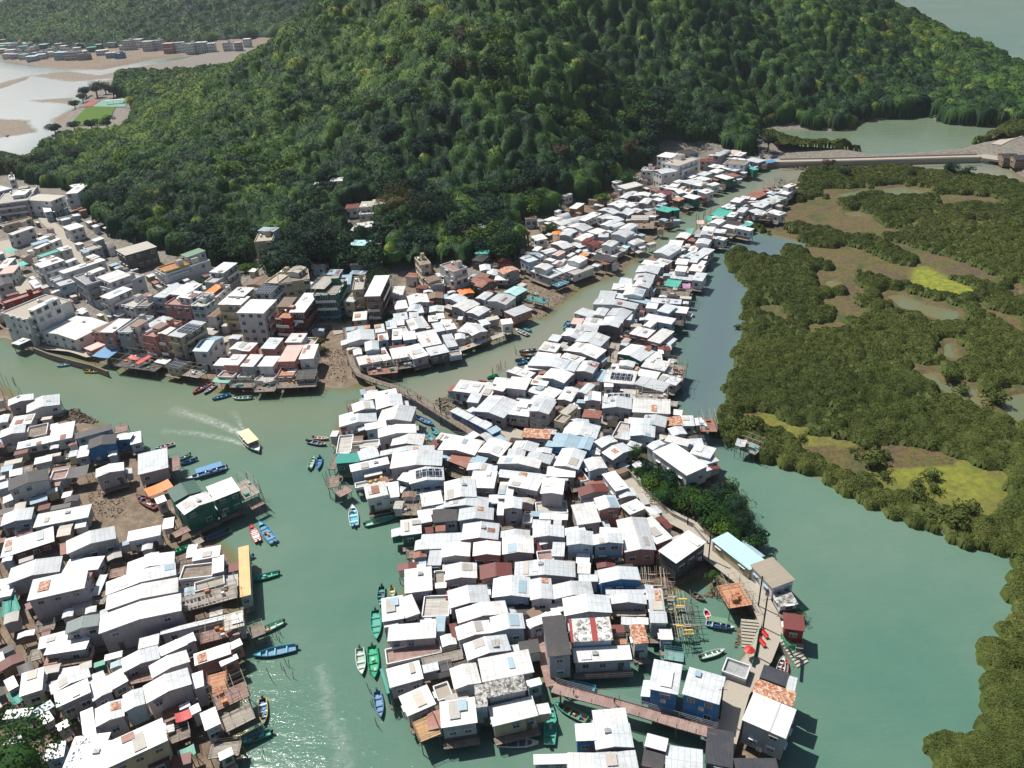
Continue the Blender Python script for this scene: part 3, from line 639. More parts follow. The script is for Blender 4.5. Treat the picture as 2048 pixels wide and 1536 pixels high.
HOUSES += '''
@N|around the island square
290 320 520 350 545 200 5.2 fw l
510 290 735 325 780 185 7.2 gs l
500 210 735 260 790 160 6.4 gs l
390 245 500 255 500 180 5.6 fw w
820 165 975 190 1040 50 5.2 gw l
1040 85 1130 110 1180 0 5.6 gs l
845 300 930 330 990 210 5.6 fz c
790 385 890 415 930 330 6.4 tb c
1085 350 1280 370 1285 290 5.2 fr s
440 565 740 590 760 500 4.6 fR s
1010 280 1080 260 1070 180 4.6 fw s
@N|north of the marsh hut
1110 180 1290 185 1300 90 5.2 gw l
1300 260 1620 270 1600 150 5.8 gs l
1330 175 1510 172 1500 100 5.9 fw l P
1620 300 2030 320 2000 170 5.6 fw w
1660 165 2000 182 2005 110 5.2 dc -
1520 150 1680 160 1700 70 4.8 fz c
1580 420 1740 430 1740 370 5.0 fw l
1730 440 1980 465 1960 350 5.6 gs l
1590 555 1865 572 1850 440 5.6 gs b
1400 565 1590 600 1560 410 4.0 tw l
@N|around the pale blue roofs
910 460 1170 450 1160 380 4.8 gs l
870 545 1240 590 1280 450 5.2 gw l
745 670 1030 710 1060 560 5.6 gb B
1035 688 1172 708 1200 575 5.8 gb B
690 660 742 670 770 610 4.8 fb b
1300 682 1472 610 1380 548 5.8 gs s
1415 812 1640 700 1490 638 5.6 gw s
1560 650 1690 692 1735 650 5.0 fs l
1165 930 1360 895 1290 775 5.8 gw b
1080 1040 1160 1020 1140 900 3.8 tw l
@N|left of the blue walled houses
-30 725 215 785 325 630 5.4 gw l
280 785 470 795 480 700 5.2 gs l
330 700 590 735 640 640 4.9 gw l
180 850 630 900 650 815 5.6 gw w
475 815 745 860 780 750 5.0 gs l
590 735 760 745 785 690 5.4 gs l
780 870 1050 915 1085 715 5.8 gw l
705 985 1015 995 1010 890 5.3 fw l
0 930 180 932 160 870 4.9 fs l
@N|west of the maroon gable
-120 1105 150 1112 185 930 5.4 fw l
180 990 640 1040 650 960 4.8 fs l
280 1080 610 1142 625 1020 5.6 fw l
640 1170 885 1182 885 1015 6.8 gw l
650 1020 940 1030 960 975 4.8 fs l
600 1390 940 1370 935 1240 3.8 tw l
630 1440 935 1450 935 1380 4.6 fw l
180 1220 345 1225 340 1050 5.0 fw l
175 1400 250 1400 250 1280 4.6 fw l
250 1330 445 1332 445 1215 7.0 gw l
90 1275 250 1270 240 1180 4.2 fw b
450 1475 550 1480 550 1380 4.0 tw l
@N|beside the garden path
1445 1145 1590 1105 1440 922 6.0 fw s
1070 1200 1380 1145 1330 1062 5.6 gm s
1490 1222 1680 1190 1600 1110 5.0 gs l
1265 1350 1500 1315 1450 1185 7.0 gw r
1600 1395 1782 1320 1700 1210 5.2 fw c
1040 1505 1295 1470 1210 1262 5.6 fw l
1665 905 1752 870 1690 828 3.0 fw w
@H|above the maroon roof
520 255 745 225 720 60 5.0 fw g S
720 400 1160 380 1150 215 4.8 fs l
1160 300 1560 297 1555 125 5.4 gw l
1580 275 1900 262 1895 195 4.8 gs l
1925 275 2265 270 2255 150 5.2 gs l
1580 235 1820 205 1820 130 2.8 dn -
800 570 950 568 945 400 4.4 fs b
945 488 1258 475 1255 330 5.6 gw w
1285 472 1585 462 1582 318 5.7 gw r
1600 455 1942 440 1905 258 5.8 gw l
650 580 795 560 790 500 3.0 fb b S
@H|level with the maroon roof
560 870 860 832 855 575 4.8 fw l S
690 600 790 590 780 550 4.0 fw l
870 800 990 790 970 620 3.6 tq l
990 732 1335 706 1325 545 5.8 gw l
1365 722 1715 692 1685 545 5.4 gm r
1728 700 2385 695 2370 530 5.4 gs l
@H|beside the white terrace
320 1175 560 1135 550 878 5.0 fw l S
570 1135 730 1080 715 850 4.8 fw l
740 1120 1030 1110 1010 885 3.8 tw l
1040 1030 1475 960 1440 775 5.4 gw l
1490 915 1895 912 1870 698 5.6 gw b
1900 942 2145 928 2115 710 5.6 gs w
1130 1190 1670 1085 1630 945 5.2 gw l
345 1235 495 1200 490 1145 4.4 fw l S
375 1380 895 1340 870 1170 4.6 fw l S
@H|above the pinkish deck
1130 1372 1500 1290 1470 1150 5.6 gw l
1490 1290 1850 1242 1810 1080 5.8 gw b
1900 1250 2130 1120 2110 1040 4.6 fw l
1700 1500 1815 1480 1810 1400 3.6 fs l
@I|around the pinkish deck
370 430 960 300 940 140 3.0 tp l S
760 470 1190 370 1150 270 3.2 dc -
1230 392 1700 280 1650 108 5.6 gw l
1390 622 1945 512 1872 280 5.6 fw l
1090 702 1382 630 1320 412 5.4 gw w
405 682 765 582 730 385 5.0 fw l S
372 745 402 735 362 460 4.2 ft g S
1880 682 2030 642 1990 572 4.6 fw b
@I|by the black stained roof
1450 790 1870 702 1830 542 6.4 fX s
1320 895 1450 880 1400 640 6.6 fX b
1500 1095 1990 975 1930 758 4.8 fw c S
590 988 900 852 830 640 4.8 fw l S
920 822 1080 765 1040 600 3.8 tc l
950 1112 1340 1052 1270 775 5.4 fw s S
720 1265 950 1170 860 955 3.6 dO - S
@J|behind the drying racks
410 357 705 355 750 208 7.0 gs b
702 352 1020 335 1000 228 7.0 gs b
310 260 400 252 370 160 5.0 fw l
400 250 625 215 600 142 5.0 fw l
760 222 960 232 950 165 5.6 fw l
1030 432 1370 405 1200 66 5.8 gw r
1372 345 1550 275 1290 58 5.4 fw r
1580 550 1905 320 1715 195 6.4 fw k S
250 470 385 475 370 325 5.4 fs l
110 530 280 510 260 400 4.8 tm l
60 368 212 332 208 282 4.4 fw l
510 545 655 552 660 450 4.6 fw l
520 655 665 662 652 550 4.6 fw l
@J|around the long blue house
270 932 705 890 682 740 5.4 gs s
540 742 750 742 745 670 4.8 fs b
770 760 1205 725 1165 588 5.8 gs B S
830 880 1240 880 1240 830 4.6 fs l
870 985 1270 985 1240 885 4.9 gs l
1300 1062 1465 1062 1360 820 4.8 fs b
1302 1182 1492 1185 1460 1062 5.6 fs s S
388 1110 900 1076 855 890 5.6 gw l
20 1240 370 1112 350 1020 4.8 fw l
@J|around the red striped roof
460 1390 910 1365 850 1125 6.2 fZ b
1130 1410 1292 1395 1205 1195 5.6 fR w S
1160 1195 1285 1202 1280 1130 4.2 fw l
1410 1362 1550 1362 1540 1245 4.4 fw b S
910 1415 1060 1410 1050 1340 3.0 do - S
900 1110 1260 1110 1260 1000 3.2 dc - S
@J|over the cove
1210 830 1550 840 1480 590 2.6 j - S
1480 1060 1560 1060 1540 880 2.6 j - S
1560 1230 1830 1230 1700 860 2.6 j - S
1550 1330 1750 1320 1740 1200 3.0 j - S
@K|beside the lower footbridge
215 352 465 325 375 -100 7.6 fk s S
490 412 1112 378 1085 230 4.6 fw s S
1285 692 1602 757 1655 430 7.2 fs B S
1640 745 2040 862 2095 560 7.2 fs B S
1450 375 1660 405 1680 300 3.4 dt - S
512 1250 725 1242 690 1060 5.4 fw B S
705 1087 1070 1057 1020 903 5.2 fw l S
722 1342 1132 1316 1075 1058 5.4 gs l S
@K|below the lower footbridge
60 1500 430 1490 430 1390 4.4 fw l
420 1540 720 1545 715 1370 4.8 fw l
722 1580 1185 1550 1135 1342 5.0 fs l
1240 1300 1470 1362 1512 1222 5.6 fw l S
1210 1510 1440 1560 1465 1362 5.0 fk r
1460 1580 1865 1640 1840 1340 4.8 fs l S
@M|at the paved lane's end
350 1480 650 1540 730 1170 4.2 fK k
680 1560 1140 1560 1050 1440 4.0 fK k
745 1022 1215 1226 1302 905 7.4 fw s S
850 722 1287 885 1315 735 6.8 fR s S
935 570 1212 670 1238 522 6.8 fK k
1215 692 1310 722 1352 575 6.8 fs s S
530 500 790 592 838 440 3.6 ts l S
@L|around the broad stone steps
415 298 828 620 1003 515 4.8 fC c
830 562 1070 815 1322 733 5.4 fQ w
1150 1010 1350 982 1305 835 3.8 fX w S
1190 1242 1420 1274 1390 1108 4.8 fm x S
605 1030 862 987 700 750 3.2 do - S
'''
HOUSES += '''
@O|below the turquoise tarpaulin
455 660 790 690 830 560 5.2 fw l P
785 682 1100 768 1125 668 5.4 fs l S
470 712 570 712 590 650 5.0 fw w
640 752 780 762 790 710 3.6 fw w
1025 640 1235 700 1255 612 4.2 fs l S
1160 680 1310 690 1335 590 3.2 dr - S
345 642 445 662 512 540 4.4 fb l
170 545 350 572 415 458 6.4 gw l
615 487 785 507 850 455 5.0 gs w
560 560 800 600 850 510 4.2 fw l
810 592 1030 632 1060 560 4.8 fw l
860 497 1115 547 1200 450 5.2 fw w S
1120 545 1310 580 1340 490 3.6 dc - S
605 357 865 442 962 320 5.4 gw g
870 432 1095 432 1148 340 5.0 fw l S
735 147 932 192 1000 105 5.0 fw r
930 217 1065 252 1172 108 5.2 fw l S
1070 250 1140 250 1150 213 4.2 ag -
1450 1125 1560 1110 1540 1030 4.0 fw l S
1130 1130 1320 1120 1300 1030 4.6 fR k
1200 1010 1300 1020 1290 960 4.2 fw l
1300 1130 1440 1130 1430 1025 4.4 fs l
1500 1190 1680 1190 1660 1050 3.6 dr - S
1200 1240 1360 1215 1330 1130 5.0 gs l
@O|around the white garden hall
985 1400 1350 1660 1520 1510 6.4 fw w
990 1390 1130 1320 1080 1265 5.8 gs w
1110 1290 1360 1350 1400 1280 6.4 fw w
1380 1420 1600 1480 1500 1330 5.0 fs w
1350 1350 1540 1340 1440 1270 5.2 fs w
1500 1560 1700 1500 1640 1440 4.4 fs w S
@P|along the siltier channel
215 1182 490 1217 560 1100 4.8 fw b S
500 1222 632 1237 642 1125 4.8 fw l
640 1165 755 1190 835 1080 5.8 fw l
780 1150 1000 1172 1055 1045 6.2 fw w
1008 1185 1290 1272 1342 1160 5.4 fw l
1010 1105 1220 1135 1240 1085 5.6 fw l
440 1400 765 1475 875 1288 5.2 gs l
365 1300 490 1312 560 1222 4.8 fs l
810 980 1030 1052 1092 990 5.0 fw l S
980 957 1240 962 1250 915 4.6 fw l
1160 1042 1410 1102 1510 998 6.0 gw b
1040 1110 1150 1130 1170 1030 4.6 fw l
1010 912 1520 980 1575 880 5.2 gs l S
1370 822 1580 880 1640 830 5.0 fw w
1100 812 1360 832 1390 785 4.6 fw l S
1130 742 1320 772 1385 688 5.0 fw l S
1420 752 1750 842 1822 738 5.4 gw l
1640 690 1720 700 1750 650 4.4 fs l
640 1110 760 1120 800 1050 3.8 fw l S
1475 467 1590 477 1615 410 4.6 fp l S
1600 472 1780 492 1820 418 4.8 fw l
1820 442 2030 462 2040 410 5.6 gw l
1510 352 1690 402 1710 320 4.6 fs l S
1715 372 1840 387 1870 308 5.6 gs w
1230 640 1340 660 1390 600 4.6 fs l S
@O|midway up the spit
155 228 430 287 512 178 5.2 gs l
5 165 180 202 215 118 5.2 gw l S
150 112 392 132 400 68 4.8 fs l
410 57 625 82 636 28 6.6 gs k
0 402 230 452 260 400 4.8 fw l
-60 522 160 557 200 470 5.0 gb l
-120 640 50 680 140 570 4.9 gs l
@Q|on the spit's channel side
480 1232 692 1272 722 1180 5.4 gs l
690 1277 760 1282 772 1220 5.0 fs l
345 1112 805 1167 820 1105 5.4 gs w S
400 1052 580 1062 590 978 4.8 fs l S
590 1042 715 1062 722 1018 4.8 fs l
665 1012 880 1032 886 953 5.8 gw w
720 1062 932 1112 945 1060 4.6 fb l
550 952 760 962 772 898 4.6 fw l S
770 922 950 942 952 868 5.8 gw w
620 892 700 897 702 828 4.4 fs l S
702 902 770 902 772 838 4.4 fs l
780 857 990 872 1010 800 5.4 gs l
800 772 1040 792 1062 718 5.6 gs l S
860 682 1100 717 1110 668 4.8 fw l S
1000 662 1140 692 1165 640 4.8 fs l
930 640 1000 655 1010 622 4.6 fr k
990 560 1160 597 1232 493 6.0 gs w S
1140 492 1290 502 1312 430 4.8 fw l S
1190 542 1240 562 1275 500 4.6 fs l
1230 402 1350 417 1370 358 4.8 gw r S
1330 347 1410 352 1425 300 4.2 ag -
1460 247 1540 247 1560 215 4.4 ap -
@Q|on the spit's mangrove side
880 1342 960 1362 1012 1290 5.2 gw w
885 1272 1190 1327 1216 1262 5.2 fw b
910 1152 1030 1162 1045 1100 5.4 fw w
1030 1182 1160 1212 1182 1118 6.0 fs b
1165 1192 1350 1212 1362 1148 5.2 fw l S
1200 1340 1320 1340 1330 1280 3.4 dk - S
960 1092 1290 1112 1290 1058 4.6 fs l
1070 1012 1380 1032 1392 978 3.4 dn - S
1105 902 1260 922 1290 860 4.2 aT -
1310 932 1395 932 1400 890 4.0 aP -
1170 832 1410 862 1420 808 4.6 fs l
1400 852 1520 867 1570 788 5.0 fs w S
1220 757 1340 767 1370 708 6.4 fw w
1370 752 1510 767 1525 695 5.0 fw l
1225 682 1355 692 1370 630 5.2 fw l
1370 662 1460 672 1480 620 4.8 fs l
1460 697 1520 707 1535 655 4.8 fw l S
1310 602 1480 637 1510 560 5.0 fs l
1500 622 1570 627 1578 598 4.6 fw l S
1360 542 1450 552 1480 500 4.8 fw l
1450 562 1570 587 1592 520 5.0 fs l S
1240 582 1310 592 1330 550 3.4 tG l
1440 462 1585 477 1602 425 6.4 gw w
1490 372 1620 382 1645 338 6.6 gs w
1640 412 1745 432 1757 395 5.0 fw w S
1510 322 1640 332 1650 290 5.0 fw l
1640 347 1760 357 1772 318 4.8 fs l S
'''
HOUSES += '''
@R|at the head of the spit
905 1012 1010 1032 1050 980 5.6 gw w
1050 1000 1190 1050 1240 1010 4.4 fk l
1045 1052 1170 1077 1182 1040 4.6 fw w S
1185 1067 1345 1100 1378 1070 5.4 fw w S
1265 1025 1345 1040 1352 1008 4.0 aT -
1090 942 1170 952 1215 900 6.0 fw w
1195 892 1280 902 1312 850 6.2 fs w
1430 980 1560 992 1592 952 3.4 dk - S
1310 882 1400 912 1430 860 5.0 fs l
1390 922 1480 932 1530 890 5.0 fw l
1520 900 1655 935 1690 895 5.2 fw w S
950 902 1110 922 1150 870 4.4 aT -
880 980 940 980 950 940 4.2 aT -
920 922 1050 952 1080 905 4.2 fT g S
1030 842 1110 862 1130 815 4.8 fw l S
1120 862 1190 862 1210 820 4.8 fw l
1130 782 1230 797 1280 755 6.0 fw b
1235 747 1330 757 1340 730 4.8 fs l S
1340 762 1400 767 1400 740 4.6 fw l
1295 717 1430 747 1490 690 4.6 fr k S
1370 832 1480 852 1550 790 5.0 fs l
1440 777 1580 812 1645 770 5.2 fs l
1540 742 1660 772 1712 735 5.2 fs l S
1625 692 1740 712 1826 670 5.0 fw w S
1690 622 1750 637 1812 600 7.0 fw w
1520 660 1640 650 1640 620 3.6 dn - S
1600 560 1650 590 1690 560 3.2 dn - S
@R|by the white school
310 452 400 490 582 415 7.4 gs w L
180 450 300 455 330 420 6.6 tw w L
580 402 805 322 700 262 10.0 tc w L
345 300 500 320 602 275 10.5 fw w L
640 290 805 267 690 230 11.0 fk b L
805 357 940 362 946 335 4.6 fm w L
945 292 1020 302 1026 225 6.0 fs l L
@R|at the causeway's end
1075 370 1290 390 1310 345 7.4 tn w
1095 350 1230 370 1270 330 5.4 fw l
1160 292 1240 302 1282 260 5.2 fw l
1280 342 1430 372 1460 330 5.0 fs b
1300 432 1350 432 1372 390 5.0 fw l S
1380 450 1440 442 1446 395 5.2 fT g S
1090 290 1150 300 1160 268 5.0 fw l
1110 262 1220 272 1232 240 4.4 fp w
1500 372 1630 352 1620 330 3.6 aB -
1440 382 1500 372 1500 340 4.0 aB -
1450 300 1490 300 1495 270 4.0 fk b
@R|before the white school
770 492 860 512 910 475 5.4 fs w
900 462 990 482 1050 450 5.4 fw w
1030 422 1100 442 1130 410 5.0 fw b
1095 442 1180 462 1202 430 5.0 fs b
890 412 1010 432 1050 400 5.0 fw b
960 512 1090 552 1142 520 5.8 fw g S
930 547 990 562 1020 530 4.6 fr k S
1080 492 1170 522 1200 490 5.2 fr l S
750 532 860 562 920 535 5.0 fw w
600 572 710 602 792 545 5.2 fs w
720 602 810 622 880 580 5.2 fw w
880 602 940 622 992 590 5.2 fw w S
520 572 590 592 610 560 4.8 fw w
650 520 720 535 745 505 4.8 fw l
780 672 870 702 920 665 5.4 fw w S
610 692 700 702 740 660 5.0 fw w
620 732 750 762 772 720 5.2 fw g S
340 702 490 712 550 680 5.4 fm r
480 652 580 702 620 670 5.4 gw l
430 652 520 672 570 655 5.0 gw l
370 622 440 642 470 610 4.6 fw b
470 622 560 632 578 600 4.6 fw w
510 762 580 782 600 745 4.8 fR k
560 690 700 700 720 660 4.6 fn k
330 872 470 902 492 850 5.4 fT k S
530 882 600 872 602 850 5.4 fT g S
290 722 410 742 430 710 5.2 gw w
300 762 380 782 392 750 4.8 fw w
120 722 260 732 282 695 5.4 gw l
70 722 180 742 222 710 5.0 gw l
150 802 250 812 330 760 5.6 gw l
0 832 110 842 150 800 5.4 fs w
0 700 60 712 100 690 4.8 gs l
@S|behind the junk decks
1350 307 1490 342 1550 290 5.0 gw w
1540 312 1610 332 1682 300 5.6 gw w
1430 272 1500 292 1545 260 5.0 gs l
1480 232 1560 242 1612 200 4.8 gw l
1250 367 1420 412 1472 375 5.0 gs l
1470 397 1580 422 1642 390 5.0 gs b
1530 357 1680 392 1732 360 4.8 fs l
1610 470 1800 470 1820 420 4.4 fz c S
1610 560 1860 560 1850 480 3.2 dn - S
1730 400 1850 440 1900 380 3.4 dc - S
1240 442 1310 462 1370 410 5.0 gs w
1120 422 1210 442 1282 400 5.0 fw w
1050 467 1120 482 1188 440 5.0 fw w
1330 452 1470 492 1522 460 5.0 gw w
1275 522 1370 542 1422 480 5.2 gw w
1370 532 1430 552 1500 495 5.2 gw w
1480 562 1590 582 1662 520 5.6 gw w
1390 622 1550 657 1642 600 6.8 gs w
1260 652 1370 652 1400 610 5.0 fs b
1140 592 1240 622 1290 560 4.8 fw l
1640 640 1690 622 1712 590 4.8 fb b S
1560 702 1640 737 1738 690 5.0 fs w S
1505 742 1570 762 1600 720 3.8 aC -
1290 737 1400 757 1512 710 6.6 gs w
1230 802 1420 852 1600 780 3.8 tw l S
@S|around the barrel vaulted sheds
775 412 860 442 918 385 3.4 hs s L
870 452 960 492 1030 415 3.6 hs s L
965 440 1040 470 1095 400 3.4 hs s L
665 470 870 532 955 485 3.4 gw w L
945 342 1030 352 1110 290 4.0 fw o L
860 205 910 217 962 182 3.4 fw w L
480 462 610 452 600 415 4.4 fn w L
610 482 670 472 672 450 3.4 fw w L
1460 105 1550 142 1682 77 4.6 fw c L
1400 60 1450 77 1482 45 4.6 fw w L
@S|around two maroon roofs
1075 702 1140 712 1202 670 5.8 gm r
1130 722 1200 742 1252 700 5.6 gm r
990 675 1090 697 1196 625 5.4 gw w
840 632 960 642 992 600 6.6 gs s
870 582 990 612 1050 590 5.0 gw s
920 542 1100 592 1192 545 5.0 gw w
820 562 880 572 892 540 4.8 gw w
745 722 890 782 982 740 5.2 gw l
1180 872 1400 912 1422 860 4.6 ak - S
960 720 1060 770 1100 730 4.2 fs k
@S|on stilts over the mud flat
925 902 1060 932 1167 880 6.8 gw w
920 1022 1010 1057 1192 965 4.6 fz w S
810 992 890 1032 1012 970 4.6 fw w
570 972 700 1007 792 965 6.8 gw w
535 1012 750 1092 892 1040 4.6 fs l S
760 1162 830 1187 955 1130 3.0 dB b S
550 792 610 802 662 760 5.0 fw w
640 802 700 832 792 780 5.2 gw w
760 842 830 857 922 810 5.4 gp l
920 852 960 860 1002 820 4.6 fw w
510 832 640 872 682 850 5.0 gb w
690 892 770 912 775 880 4.8 fw w
420 872 520 922 612 885 6.4 fs b
510 960 570 970 600 930 4.6 fw w
760 940 850 955 880 910 4.6 gs w
540 642 600 692 692 645 6.0 fw w L
190 912 340 902 332 870 4.4 fm x L
255 1052 428 1000 355 958 5.0 gR s L
0 1012 120 1002 72 945 4.4 gw w
60 1062 180 1062 130 1000 4.2 gw w
20 1192 150 1122 60 1060 4.8 gr n
240 1242 382 1282 492 1208 4.8 gC g
490 1312 680 1362 682 1310 3.2 dT - S
150 1112 300 1112 190 1022 3.8 fw l
'''
